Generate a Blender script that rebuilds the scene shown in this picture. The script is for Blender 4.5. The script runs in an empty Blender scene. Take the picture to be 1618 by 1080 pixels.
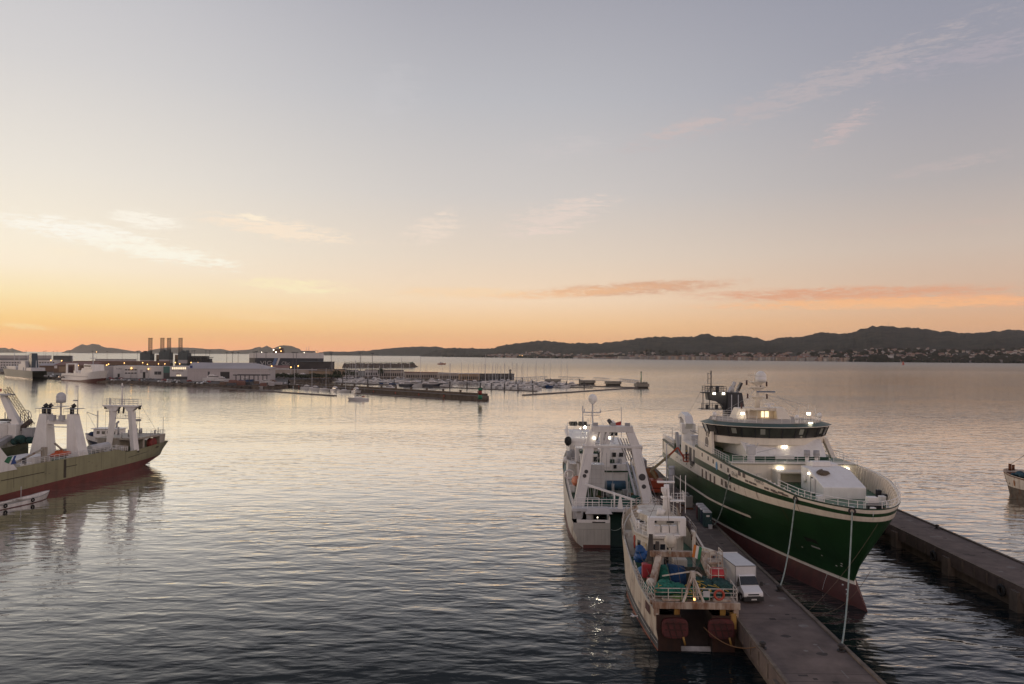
import bpy, bmesh, math, random
from mathutils import Vector, Matrix
random.seed(7)
C = bpy.context.scene.collection
SC = bpy.context.scene
R = math.radians
# ------------------------------------------------------------------ camera, view
FPX = 1246.0; CAMH = 27.0; HORY = 558.9; ROLL = R(0.33)
PITCH = math.atan((HORY - 540) / FPX)
cd = bpy.data.cameras.new('camera'); cam = bpy.data.objects.new('camera', cd); C.objects.link(cam)
cd.sensor_width = 36; cd.lens = 36 * FPX / 1618; cd.clip_start = 0.5; cd.clip_end = 90000
cam.matrix_world = Matrix.Translation((0, 0, CAMH)) @ Matrix.Rotation(R(90) + PITCH, 4, 'X') @ Matrix.Rotation(ROLL, 4, 'Z')
SC.camera = cam
SC.view_settings.view_transform = 'Standard'; SC.view_settings.look = 'None'
SC.view_settings.exposure = 0.0; SC.view_settings.gamma = 1
SC.render.engine = 'CYCLES'
SC.cycles.max_bounces = 6; SC.cycles.volume_bounces = 1; SC.cycles.caustics_reflective = False; SC.cycles.caustics_refractive = False
SC.cycles.sample_clamp_indirect = 3

def at(px, py, z=0.0):
    """ground point (height z) seen at a pixel of the 1618x1080 photograph"""
    u, v = px - 809, 540 - py
    c, s = math.cos(ROLL), math.sin(ROLL)
    u, v = u * c - v * s, v * c + u * s
    y = FPX * math.cos(PITCH) - v * math.sin(PITCH); zz = FPX * math.sin(PITCH) + v * math.cos(PITCH)
    t = (z - CAMH) / zz
    return (u * t, y * t)
def dirpx(px, py):
    u, v = px - 809, 540 - py
    c, s = math.cos(ROLL), math.sin(ROLL)
    u, v = u * c - v * s, v * c + u * s
    d = Vector((u, FPX * math.cos(PITCH) - v * math.sin(PITCH), FPX * math.sin(PITCH) + v * math.cos(PITCH)))
    return d
def s2l(c):
    return tuple((x / 255 / 12.92 if x <= 10.3 else ((x / 255 + .055) / 1.055) ** 2.4) for x in c)

# ------------------------------------------------------------------ world: dusk sky
W = bpy.data.worlds.new('World'); SC.world = W; W.use_nodes = True
nt = W.node_tree
for n in list(nt.nodes): nt.nodes.remove(n)
def mth(op, a, b=None, c=None, clamp=False, T=nt):
    n = T.nodes.new('ShaderNodeMath'); n.operation = op; n.use_clamp = clamp
    for i, x in enumerate((a, b, c)):
        if x is None: continue
        if isinstance(x, (int, float)): n.inputs[i].default_value = x
        else: T.links.new(x, n.inputs[i])
    return n.outputs[0]
tc = nt.nodes.new('ShaderNodeTexCoord'); sep = nt.nodes.new('ShaderNodeSeparateXYZ'); nt.links.new(tc.outputs['Generated'], sep.inputs[0])
X_, Y_, Z_ = sep.outputs
elev = mth('ARCSINE', Z_)                       # radians
az = mth('ARCTAN2', X_, Y_)                     # 0 ahead, + right
def ramp(stops):
    r = nt.nodes.new('ShaderNodeValToRGB'); r.color_ramp.interpolation = 'LINEAR'
    e = r.color_ramp.elements
    while len(e) < len(stops): e.new(0.5)
    for i, (d, c) in enumerate(stops):
        e[i].position = d / 90.0; e[i].color = (*s2l(c), 1)
    nt.links.new(mth('DIVIDE', elev, R(90)), r.inputs[0])
    return r.outputs[0]
def mixc(f, a, b, T=nt, bt='MIX'):
    n = T.nodes.new('ShaderNodeMix'); n.data_type = 'RGBA'; n.blend_type = bt
    for i, x in ((0, f), (6, a), (7, b)):
        if isinstance(x, (int, float)): n.inputs[i].default_value = x
        elif isinstance(x, tuple): n.inputs[i].default_value = (*x, 1)[:4]
        else: T.links.new(x, n.inputs[i])
    return n.outputs[2]
sunside = ramp([(0, (253, 168, 118)), (.8, (255, 184, 114)), (1.8, (255, 206, 126)), (3.6, (255, 231, 180)), (5.4, (255, 240, 214)), (7, (252, 241, 220)), (11.5, (237, 230, 219)), (18, (214, 211, 210)), (24, (198, 197, 202)), (40, (148, 153, 170)), (90, (88, 94, 110))])
midside = ramp([(0, (238, 168, 124)), (.8, (246, 182, 126)), (2, (248, 202, 148)), (3.9, (249, 220, 188)), (7, (231, 214, 196)), (11.5, (209, 203, 199)), (18, (187, 187, 192)), (24, (168, 168, 177)), (40, (128, 138, 162)), (90, (88, 94, 110))])
offside = ramp([(0, (212, 160, 128)), (2.2, (224, 174, 134)), (3.6, (218, 183, 156)), (7, (206, 188, 174)), (11.5, (179, 173, 173)), (18, (157, 157, 168)), (24, (146, 148, 163)), (40, (108, 116, 138)), (90, (88, 94, 110))])
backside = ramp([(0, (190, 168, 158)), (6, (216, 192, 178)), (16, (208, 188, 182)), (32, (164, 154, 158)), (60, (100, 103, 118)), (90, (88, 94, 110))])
def smooth(x, a, b):
    n = nt.nodes.new('ShaderNodeMapRange'); n.interpolation_type = 'SMOOTHSTEP'
    nt.links.new(x, n.inputs[0]); n.inputs[1].default_value = a; n.inputs[2].default_value = b
    return n.outputs[0]
dAz = mth('ABSOLUTE', mth('ADD', az, R(36)))
sky = mixc(smooth(dAz, R(0), R(38)), sunside, midside)
sky = mixc(smooth(dAz, R(34), R(70)), sky, offside)
bsc = nt.nodes.new('ShaderNodeVectorMath'); bsc.operation = 'SCALE'; nt.links.new(backside, bsc.inputs[0]); bsc.inputs['Scale'].default_value = 1.5  # sky behind the camera brightened beyond dusk, added fill for the ship fronts
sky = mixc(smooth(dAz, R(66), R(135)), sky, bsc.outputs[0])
# thin clouds: streaky noise inside soft elongated patches
comb = nt.nodes.new('ShaderNodeCombineXYZ')
nt.links.new(mth('MULTIPLY', az, 1.3), comb.inputs[0]); nt.links.new(mth('MULTIPLY', elev, 7.5), comb.inputs[1])
def noise(scale, detail, rough, w=0.0):
    n = nt.nodes.new('ShaderNodeTexNoise'); n.inputs['Scale'].default_value = scale; n.inputs['Detail'].default_value = detail
    n.inputs['Roughness'].default_value = rough; n.inputs['Distortion'].default_value = .5
    mp = nt.nodes.new('ShaderNodeMapping'); mp.inputs['Location'].default_value = (w, w * .7, w); nt.links.new(comb.outputs[0], mp.inputs[0]); nt.links.new(mp.outputs[0], n.inputs[0])
    return n.outputs[0]
nA = noise(22, 9, .68); nB = noise(70, 7, .68, 3.1)
clouds = [  # px, py, half width px, half height px, tilt (px up per px right), colour, strength, noise low, noise high
    (1010, 455, 150, 10, .045, (218, 168, 136), .9, .26, .50), (900, 462, 140, 7, .06, (248, 196, 148), .6, .32, .6),
    (1340, 464, 240, 11, .0, (226, 166, 132), .9, .24, .50), (1560, 474, 230, 10, -.03, (238, 176, 138), .9, .26, .52), (1400, 479, 290, 9, .0, (250, 190, 138), .85, .28, .56),
    (130, 366, 130, 18, -.11, (255, 250, 238), 1, .28, .50), (250, 397, 130, 17, -.14, (255, 249, 232), 1, .26, .48), (230, 347, 60, 14, -.1, (255, 248, 234), .9, .30, .52),
    (440, 362, 120, 16, -.1, (254, 234, 210), .8, .32, .54), (400, 343, 28, 7, 0, (255, 240, 216), .9, .26, .46), (680, 362, 50, 26, .3, (242, 224, 208), .7, .32, .56), (880, 340, 100, 28, .25, (232, 214, 203), .7, .34, .58), (870, 365, 50, 9, 0, (236, 216, 204), .7, .28, .5),
    (460, 452, 90, 13, -.03, (255, 238, 198), .9, .28, .52), (45, 516, 45, 5, -.1, (255, 216, 152), .8, .26, .5), (410, 500, 100, 7, -.05, (255, 216, 162), .6, .30, .5), (730, 462, 110, 8, .0, (252, 216, 172), .6, .32, .56), (100, 398, 40, 8, 0, (255, 240, 214), .6, .3, .5),
    (1260, 148, 320, 26, .26, (196, 182, 182), .45, .34, .66), (1080, 202, 80, 12, .2, (206, 188, 184), .5, .3, .56), (1330, 205, 60, 20, .5, (205, 184, 182), .6, .34, .58), (1540, 85, 180, 22, .1, (186, 174, 182), .4, .36, .66), (1490, 262, 120, 12, .12, (196, 182, 180), .5, .36, .6), (900, 232, 90, 20, .1, (208, 200, 200), .35, .36, .62), (620, 150, 60, 50, .5, (206, 203, 206), .2, .40, .66), (1500, 356, 220, 7, .05, (204, 184, 174), .45, .34, .6)]
for px, py, hw, hh, tilt, col, st, lo, hi in clouds:
    d = dirpx(px, py).normalized(); a0 = math.atan2(d.x, d.y); e0 = math.asin(d.z)
    k = 1 / FPX * math.cos(a0) ** 2
    sa, se = hw * k, hh / FPX * math.cos(a0)
    da = mth('SUBTRACT', az, a0); de = mth('SUBTRACT', mth('SUBTRACT', elev, e0), mth('MULTIPLY', da, tilt))
    q = mth('ADD', mth('POWER', mth('ABSOLUTE', mth('DIVIDE', da, sa)), 2.0), mth('POWER', mth('ABSOLUTE', mth('DIVIDE', de, se)), 2.0))
    m = mth('EXPONENT', mth('MULTIPLY', q, -1.0))
    nn = mth('ADD', mth('MULTIPLY', nA, .55), mth('MULTIPLY', nB, .45))
    solid = px > 600 and 440 < py < 490; lo_ = .30 if solid else .355 if px < 560 else .385
    f = smooth(mth('SUBTRACT', nn, mth('MULTIPLY', mth('SUBTRACT', 1.0, m), .16)), lo_, lo_ + (.22 if solid else .15))
    f = mth('MULTIPLY', mth('MULTIPLY', f, smooth(m, .05, .6)), st, clamp=True)
    sky = mixc(f, sky, s2l(col))
lift = mth('ADD', 1.0, mth('MULTIPLY', mth('EXPONENT', mth('MULTIPLY', mth('MAXIMUM', elev, 0.0), -1 / R(1.6))), .22))
vm = nt.nodes.new('ShaderNodeVectorMath'); vm.operation = 'SCALE'; nt.links.new(sky, vm.inputs[0]); nt.links.new(lift, vm.inputs['Scale']); sky = vm.outputs[0]
below = mth('LESS_THAN', Z_, -0.002)
sky = mixc(below, sky, (.05, .055, .06))
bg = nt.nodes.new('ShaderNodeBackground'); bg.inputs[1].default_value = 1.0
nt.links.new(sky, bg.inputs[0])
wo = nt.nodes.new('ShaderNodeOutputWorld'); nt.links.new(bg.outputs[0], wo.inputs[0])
W.cycles.sampling_method = 'MANUAL'; W.cycles.sample_map_resolution = 1024

sl = bpy.data.lights.new('afterglow', 'SUN'); sl.energy = .8; sl.angle = R(24); sl.color = (1, .74, .52)
sun = bpy.data.objects.new('afterglow', sl); C.objects.link(sun)      # low warm glow of the set sun, from the left
sun.rotation_euler = Vector((-math.sin(R(-62)) * math.cos(R(5)), -math.cos(R(-62)) * math.cos(R(5)), -math.sin(R(5)))).to_track_quat('-Z', 'Y').to_euler()

# ------------------------------------------------------------------ materials
MATS = {}
def mat(name, col, rough=.6, metal=0.0, var=.12, scale=.6, streak=0.0, rust=0.0, bump=0.0, bscale=6.0, spec=.5, dirt=None):
    """painted / weathered surface: noise mottling, vertical streaks and rust patches in object space"""
    if name in MATS: return MATS[name]
    m = bpy.data.materials.new(name); m.use_nodes = True; T = m.node_tree
    b = T.nodes['Principled BSDF']; b.inputs['Roughness'].default_value = rough; b.inputs['Metallic'].default_value = metal
    b.inputs['Specular IOR Level'].default_value = spec
    t = T.nodes.new('ShaderNodeTexCoord')
    def nz(sc, det=4, stretch=None, rg=.6):
        n = T.nodes.new('ShaderNodeTexNoise'); n.inputs['Scale'].default_value = sc; n.inputs['Detail'].default_value = det; n.inputs['Roughness'].default_value = rg
        if stretch:
            mp = T.nodes.new('ShaderNodeMapping'); mp.inputs['Scale'].default_value = stretch; T.links.new(t.outputs['Object'], mp.inputs[0]); T.links.new(mp.outputs[0], n.inputs[0])
        else: T.links.new(t.outputs['Object'], n.inputs[0])
        return n.outputs[0]
    def mr(x, a, b_, c, d):
        n = T.nodes.new('ShaderNodeMapRange'); T.links.new(x, n.inputs[0])
        for i, v in enumerate((a, b_, c, d)): n.inputs[i + 1].default_value = v
        return n.outputs[0]
    c0 = mixc(mr(nz(scale), .3, .7, 0, 1), tuple(x * (1 - var) for x in col), tuple(min(1, x * (1 + var)) for x in col), T)
    if streak: c0 = mixc(mr(nz(1.6, 5, (1, 1, .08)), .45, .75, 0, streak), c0, dirt or tuple(x * .45 for x in col), T)
    if rust:
        c0 = mixc(mr(nz(.9, 7, (1, 1, .22), .7), .62 - rust * .25, .74 - rust * .2, 0, .85), c0, (.17, .065, .022), T)
    T.links.new(c0, b.inputs['Base Color'])
    if bump:
        bp = T.nodes.new('ShaderNodeBump'); bp.inputs['Strength'].default_value = bump; bp.inputs['Distance'].default_value = .05
        T.links.new(nz(bscale, 5), bp.inputs['Height']); T.links.new(bp.outputs[0], b.inputs['Normal'])
    MATS[name] = m; return m
def glow(name, col, st):
    if name in MATS: return MATS[name]
    m = bpy.data.materials.new(name); m.use_nodes = True; b = m.node_tree.nodes['Principled BSDF']
    b.inputs['Base Color'].default_value = (.8, .8, .8, 1); b.inputs['Emission Color'].default_value = (*col, 1); b.inputs['Emission Strength'].default_value = st
    MATS[name] = m; return m
white = mat('ship_white', (.82, .80, .77), .45, var=.06, streak=.22, dirt=(.42, .36, .28))
cream = mat('ship_cream', (.80, .73, .62), .45, var=.06, streak=.25, dirt=(.42, .34, .25))
rwhite = mat('rusty_white', (.62, .58, .52), .55, var=.1, streak=.35, rust=.55, dirt=(.3, .22, .15))
grey = mat('grey_paint', (.36, .36, .37), .5, streak=.2)
pale = mat('pale_grey', (.52, .52, .53), .5, streak=.15)
steel = mat('galvanised', (.42, .43, .45), .4, .5)
black = mat('black_paint', (.022, .022, .026), .45)
rubber = mat('rubber', (.015, .015, .015), .8)
glass = mat('dark_glass', (.022, .024, .025), .06, spec=.8, var=.3, scale=.4)
green = mat('hull_green', (.015, .056, .019), .35, var=.2, scale=.25, streak=.25)
capgreen = mat('cap_green', (.014, .046, .025), .4, var=.1)
deckgreen = mat('deck_green', (.035, .135, .075), .35, var=.25, scale=.8)
redlead = mat('boot_red', (.11, .030, .024), .6, var=.25, streak=.4, dirt=(.05, .03, .025))
netgreen = mat('net_green', (.015, .15, .105), .9, var=.5, scale=5, bump=1, bscale=14)
netdark = mat('net_dark', (.018, .06, .055), .9, var=.6, scale=5, bump=1, bscale=14)
orange = mat('orange', (.55, .12, .03), .5, var=.2)
red = mat('red_paint', (.35, .03, .025), .5, var=.2)
blue = mat('blue_tarp', (.012, .075, .23), .55, var=.3, bump=.5, bscale=4)
yellow = mat('yellow', (.55, .38, .05), .55)
rusty = mat('rust', (.14, .05, .02), .85, var=.5, scale=2)
rope_m = mat('rope_pale', (.30, .36, .33), .9)
lampon = glow('lamp_white', (1, .88, .66), 6)
lampbright = glow('lamp_bright', (1, .88, .66), 45)
lampsoft = glow('lamp_warm', (1, .50, .12), 4)

# ------------------------------------------------------------------ geometry helpers
class G:
    def __init__(s): s.v = []; s.f = []; s.m = []; s.s = []
    def add(s, vs, fs, mi=0, sm=False):
        o = len(s.v); s.v += [tuple(v) for v in vs]
        for f in fs: s.f.append(tuple(i + o for i in f)); s.m.append(mi); s.s.append(sm)
        return s
    def hexa(s, b, t, mi=0):
        """bottom 4 points, top 4 points (both counter-clockwise from above)"""
        return s.add(list(b) + list(t), [(3, 2, 1, 0), (4, 5, 6, 7), (0, 1, 5, 4), (1, 2, 6, 5), (2, 3, 7, 6), (3, 0, 4, 7)], mi)
    def box(s, x0, x1, y0, y1, z0, z1, mi=0):
        return s.hexa([(x0, y0, z0), (x1, y0, z0), (x1, y1, z0), (x0, y1, z0)], [(x0, y0, z1), (x1, y0, z1), (x1, y1, z1), (x0, y1, z1)], mi)
    def cbox(s, c, d, mi=0, rz=0):
        a = [(-.5, -.5), (.5, -.5), (.5, .5), (-.5, .5)]; cs, sn = math.cos(rz), math.sin(rz)
        p = [(c[0] + (x * d[0]) * cs - (y * d[1]) * sn, c[1] + (x * d[0]) * sn + (y * d[1]) * cs) for x, y in a]
        return s.hexa([(x, y, c[2] - d[2] / 2) for x, y in p], [(x, y, c[2] + d[2] / 2) for x, y in p], mi)
    def beam(s, p, q, w, h=None, mi=0, w2=None, h2=None):
        p, q = Vector(p), Vector(q); d = (q - p); h = h or w; w2 = w2 or w; h2 = h2 or h
        u = d.cross(Vector((0, 0, 1)));  u = Vector((1, 0, 0)) if u.length < 1e-4 else u.normalized()
        n = u.cross(d).normalized()
        A = [p - u * w / 2 - n * h / 2, p + u * w / 2 - n * h / 2, p + u * w / 2 + n * h / 2, p - u * w / 2 + n * h / 2]
        B = [q - u * w2 / 2 - n * h2 / 2, q + u * w2 / 2 - n * h2 / 2, q + u * w2 / 2 + n * h2 / 2, q - u * w2 / 2 + n * h2 / 2]
        return s.hexa(A, B, mi)
    def cyl(s, p, q, r, r2=None, n=10, mi=0):
        p, q = Vector(p), Vector(q); r2 = r if r2 is None else r2; d = (q - p).normalized()
        u = d.cross(Vector((0, 0, 1)));  u = Vector((1, 0, 0)) if u.length < 1e-4 else u.normalized()
        w = d.cross(u); vs = []
        for c, rr in ((p, r), (q, r2)):
            for i in range(n):
                a = 2 * math.pi * i / n; vs.append(c + (u * math.cos(a) + w * math.sin(a)) * rr)
        s.add(vs, [(i, (i + 1) % n, n + (i + 1) % n, n + i) for i in range(n)], mi, n > 5)
        return s.add(vs, [tuple(range(n - 1, -1, -1)), tuple(range(n, 2 * n))], mi)
    def tube(s, pts, r, n=5, mi=0):
        for a, b in zip(pts, pts[1:]): s.cyl(a, b, r, n=n, mi=mi)
        return s
    def sph(s, c, r, n=14, k=9, mi=0, sc=(1, 1, 1), wob=0, seed=0):
        rn = random.Random(seed); vs = []; fs = []
        for j in range(k + 1):
            th = math.pi * j / k
            for i in range(n):
                ph = 2 * math.pi * i / n; w = 1 + wob * (rn.random() - .5) * 2
                vs.append((c[0] + r * sc[0] * w * math.sin(th) * math.cos(ph), c[1] + r * sc[1] * w * math.sin(th) * math.sin(ph), c[2] + r * sc[2] * w * math.cos(th)))
        for j in range(k):
            for i in range(n): fs.append((j * n + i, (j + 1) * n + i, (j + 1) * n + (i + 1) % n, j * n + (i + 1) % n))
        return s.add(vs, fs, mi, True)
    def torus(s, c, R0, r, axis='x', n=14, k=6, mi=0):
        vs = []; fs = []
        for i in range(n):
            a = 2 * math.pi * i / n
            for j in range(k):
                b = 2 * math.pi * j / k; rr = R0 + r * math.cos(b); h = r * math.sin(b)
                p = (rr * math.cos(a), rr * math.sin(a), h)
                if axis == 'x': p = (p[2], p[0], p[1])
                elif axis == 'y': p = (p[0], p[2], p[1])
                vs.append((c[0] + p[0], c[1] + p[1], c[2] + p[2]))
        for i in range(n):
            for j in range(k): fs.append((i * k + j, ((i + 1) % n) * k + j, ((i + 1) % n) * k + (j + 1) % k, i * k + (j + 1) % k))
        return s.add(vs, fs, mi, True)
    def prism(s, poly, z0, z1, mi=0, top=None):
        """plan polygon (ccw) from z0 to z1; top = other polygon for the upper face"""
        n = len(poly); top = top or poly
        vs = [(x, y, z0) for x, y in poly] + [(x, y, z1) for x, y in top]
        s.add(vs, [(i, (i + 1) % n, n + (i + 1) % n, n + i) for i in range(n)], mi)
        return s.add(vs, [tuple(range(n - 1, -1, -1)), tuple(range(n, 2 * n))], mi)
    def side(s, poly, y0, y1, mi=0):
        """profile polygon in x,z extruded in y"""
        n = len(poly); vs = [(x, y0, z) for x, z in poly] + [(x, y1, z) for x, z in poly]
        s.add(vs, [(i, (i + 1) % n, n + (i + 1) % n, n + i) for i in range(n)], mi)
        return s.add(vs, [tuple(range(n - 1, -1, -1)), tuple(range(n, 2 * n))], mi)
    def grid(s, rows, mi=0, sm=False):
        n = len(rows[0]); vs = [p for r in rows for p in r]
        return s.add(vs, [(j * n + i, j * n + i + 1, (j + 1) * n + i + 1, (j + 1) * n + i) for j in range(len(rows) - 1) for i in range(n - 1)], mi, sm)
    def rail(s, pts, h=1.05, rows=3, step=1.6, r=.03, mi=0):
        for k in range(rows):
            z = h * (k + 1) / rows
            s.tube([(p[0], p[1], p[2] + z) for p in pts], r if k == rows - 1 else r * .8, 4, mi)
        for a, b in zip(pts, pts[1:]):
            a, b = Vector(a), Vector(b); L = (b - a).length; n = max(1, round(L / step))
            for i in range(n + 1):
                p = a.lerp(b, i / n); s.cyl(p, p + Vector((0, 0, h)), r, n=4, mi=mi)
        return s
    def obj(s, name, mats, parent=None, bevel=0):
        me = bpy.data.meshes.new(name); me.from_pydata(s.v, [], s.f)
        for m in (mats if isinstance(mats, (list, tuple)) else [mats]): me.materials.append(m)
        me.polygons.foreach_set('material_index', s.m); me.polygons.foreach_set('use_smooth', s.s)
        bm = bmesh.new(); bm.from_mesh(me); bmesh.ops.remove_doubles(bm, verts=bm.verts, dist=1e-4)
        bmesh.ops.recalc_face_normals(bm, faces=bm.faces)
        bm.to_mesh(me); bm.free(); me.update()
        o = bpy.data.objects.new(name, me); C.objects.link(o)
        if parent: o.parent = parent
        if bevel:
            b = o.modifiers.new('bevel', 'BEVEL'); b.width = bevel; b.segments = 2; b.limit_method = 'ANGLE'
        return o
def tag(o, label, cat, group=None):
    o['label'] = label; o['category'] = cat
    if group: o['group'] = group
    return o
def thing(name, label, cat, loc=(0, 0, 0), rz=0, group=None):
    o = bpy.data.objects.new(name, None); C.objects.link(o); o.location = loc; o.rotation_euler = (0, 0, rz)
    o.empty_display_size = .5
    return tag(o, label, cat, group)
def pieces(g, name, mats, parent=None, bevel=0):
    """link every separate lump of a bmesh list as an object of its own"""
    n = len(g.v); p = list(range(n))
    def fd(a):
        while p[a] != a: p[a] = p[p[a]]; a = p[a]
        return a
    for f in g.f:
        for a in f[1:]: p[fd(a)] = fd(f[0])
    comp = {}
    for i in range(n): comp.setdefault(fd(i), []).append(i)
    bx = [[[min(g.v[i][k] for i in c) - .02 for k in range(3)], [max(g.v[i][k] for i in c) + .02 for k in range(3)], c] for c in comp.values()]
    q = list(range(len(bx)))
    def fq(a):
        while q[a] != a: q[a] = q[q[a]]; a = q[a]
        return a
    for i in range(len(bx)):
        for j in range(i):
            A, B = bx[i], bx[j]
            if all(A[0][k] <= B[1][k] and B[0][k] <= A[1][k] for k in range(3)): q[fq(i)] = fq(j)
    gr = {}
    for i in range(len(bx)): gr.setdefault(fq(i), []).extend(bx[i][2])
    out = []
    for c in gr.values():
        cs = set(c); mp = {}; h = G()
        for i in sorted(cs): mp[i] = len(h.v); h.v.append(g.v[i])
        for f, m, sm in zip(g.f, g.m, g.s):
            if f[0] in cs: h.f.append(tuple(mp[i] for i in f)); h.m.append(m); h.s.append(sm)
        out.append(h.obj(name, mats, parent, bevel))
    return out
def struct(o, kind='structure'): o['kind'] = kind; return o
def copy_tree(o, parent=None):
    c = o.copy(); C.objects.link(c)
    if parent: c.parent = parent
    for ch in list(o.children): copy_tree(ch, c)
    return c
def textmesh(body, size):
    cu = bpy.data.curves.new('lettering', 'FONT'); cu.body = body; cu.size = size; cu.resolution_u = 2
    o = bpy.data.objects.new('lettering', cu); C.objects.link(o)
    me = bpy.data.meshes.new_from_object(o.evaluated_get(bpy.context.evaluated_depsgraph_get()))
    bpy.data.objects.remove(o); bpy.data.curves.remove(cu)
    return me
def text(name, body, size, fn, m, parent):
    """lettering laid on a surface: fn(tx, ty) -> local point"""
    me = textmesh(body, size)
    for v in me.vertices: v.co = fn(v.co.x, v.co.y)
    me.materials.clear(); me.materials.append(m)
    o = bpy.data.objects.new(name, me); C.objects.link(o); o.parent = parent; return o
def lamp(parent, p, power, r=.12, col=(1, .82, .55)):
    l = bpy.data.lights.new('lamp_light', 'POINT'); l.energy = power * .4; l.color = col; l.shadow_soft_size = r
    o = bpy.data.objects.new('lamp_light', l); C.objects.link(o); o.parent = parent; o.location = p; return o
def interp(tab, x):
    if x <= tab[0][0]: return tab[0][1]
    for (a, b), (c, d) in zip(tab, tab[1:]):
        if x <= c: return b + (d - b) * (x - a) / (c - a)
    return tab[-1][1]
def flood(parent, p, size=(.25, .8, .35), power=60, off=(.6, 0, -.3), m=None):
    g = G(); g.cbox(p, size); o = g.obj('floodlight', m or lampon, parent)
    lamp(parent, (p[0] + off[0], p[1] + off[1], p[2] + off[2]), power); return o
def catenary(a, b, sag, n=14):
    a, b = Vector(a), Vector(b)
    return [a.lerp(b, i / n) - Vector((0, 0, sag * 4 * (i / n) * (1 - i / n))) for i in range(n + 1)]

# ------------------------------------------------------------------ water
def water_mat():
    m = bpy.data.materials.new('harbour_water'); m.use_nodes = True; T = m.node_tree; b = T.nodes['Principled BSDF']
    b.inputs['Base Color'].default_value = (.010, .016, .018, 1); b.inputs['Roughness'].default_value = .6; b.inputs['Specular IOR Level'].default_value = 0
    gl = T.nodes.new('ShaderNodeBsdfAnisotropic') if 0 else T.nodes.new('ShaderNodeBsdfGlossy'); gl.inputs['Color'].default_value = (.97, .97, .97, 1)
    fr_ = T.nodes.new('ShaderNodeFresnel'); fr_.inputs['IOR'].default_value = 1.333
    mr_ = T.nodes.new('ShaderNodeMapRange'); T.links.new(fr_.outputs[0], mr_.inputs[0])
    for i_, v_ in enumerate((.105, .40, .03, .96)): mr_.inputs[i_ + 1].default_value = v_
    ms = T.nodes.new('ShaderNodeMixShader'); T.links.new(b.outputs[0], ms.inputs[1]); T.links.new(gl.outputs[0], ms.inputs[2]); T.links.new(ms.outputs[0], T.nodes['Material Output'].inputs['Surface'])
    t = T.nodes.new('ShaderNodeTexCoord')
    def nz(sx, sy, det, rot=0, kind='n'):
        mp = T.nodes.new('ShaderNodeMapping'); mp.inputs['Scale'].default_value = (sx, sy, 1); mp.inputs['Rotation'].default_value = (0, 0, rot)
        T.links.new(t.outputs['Object'], mp.inputs[0])
        n = T.nodes.new('ShaderNodeTexNoise'); n.inputs['Scale'].default_value = 1; n.inputs['Detail'].default_value = det; n.inputs['Roughness'].default_value = .5
        n.inputs['Distortion'].default_value = .4
        T.links.new(mp.outputs[0], n.inputs[0]); return n.outputs[0]
    M_ = lambda op, a, b_: mth(op, a, b_, T=T)
    def mrs(x, a_, b_, c_, d_):
        n_ = T.nodes.new('ShaderNodeMapRange'); n_.interpolation_type = 'SMOOTHSTEP'; T.links.new(x, n_.inputs[0])
        for i_, v_ in enumerate((a_, b_, c_, d_)): n_.inputs[i_ + 1].default_value = v_
        return n_.outputs[0]
    sp = T.nodes.new('ShaderNodeSeparateXYZ'); T.links.new(t.outputs['Object'], sp.inputs[0])
    rg = T.nodes.new('ShaderNodeMapRange'); T.links.new(sp.outputs[1], rg.inputs[0])     # unresolved wavelets further out
    for i_, v_ in enumerate((150, 2600, .05, .22)): rg.inputs[i_ + 1].default_value = v_
    T.links.new(rg.outputs[0], gl.inputs['Roughness'])
    h = M_('MULTIPLY', nz(.14, .30, 2, R(14)), 1.0)
    h = M_('ADD', h, M_('MULTIPLY', nz(.36, .74, 2, R(-18)), .36))
    h = M_('ADD', h, M_('MULTIPLY', nz(1.5, 2.4, 2, R(25)), .045))
    calm = nz(.006, .016, 3, R(5))                       # slicks and wind lanes
    n = T.nodes.new('ShaderNodeMapRange'); T.links.new(calm, n.inputs[0]); n.inputs[1].default_value = .38; n.inputs[2].default_value = .62; n.inputs[3].default_value = .45; n.inputs[4].default_value = 1.0
    bp = T.nodes.new('ShaderNodeBump'); bp.inputs['Distance'].default_value = .8
    chop = M_('MAXIMUM', mrs(sp.outputs[1], 600, 1700, 0, 1), M_('MULTIPLY', mrs(M_('DIVIDE', sp.outputs[0], M_('MAXIMUM', sp.outputs[1], 50)), -.02, .5, 0, .8), mrs(sp.outputs[1], 120, 500, 0, 1)))
    wind = M_('SUBTRACT', 1.0, M_('MULTIPLY', chop, M_('ADD', .30, M_('MULTIPLY', mrs(sp.outputs[0], -900, 900, 0, 1), .22))))   # ruffled open channel reflects less of the low sky
    T.links.new(M_('MULTIPLY', mr_.outputs[0], wind), ms.inputs[0])
    shl = T.nodes.new('ShaderNodeMapRange'); shl.interpolation_type = 'SMOOTHSTEP'; T.links.new(sp.outputs[0], shl.inputs[0])     # basin sheltered by the port, channel open
    for i_, v_ in enumerate((-140, 90, .30, .66)): shl.inputs[i_ + 1].default_value = v_
    T.links.new(M_('MULTIPLY', M_('MULTIPLY', n.outputs[0], .72), shl.outputs[0]), bp.inputs['Strength'])
    T.links.new(h, bp.inputs['Height']); [T.links.new(bp.outputs[0], q_.inputs['Normal']) for q_ in (b, gl, fr_)]
    return m
g = G(); g.grid([[(x, y, 0) for x in (-40000, -800, 0, 800, 40000)] for y in (-400, 0, 900, 4000, 40000)])
struct(g.obj('water', water_mat()))
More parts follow.
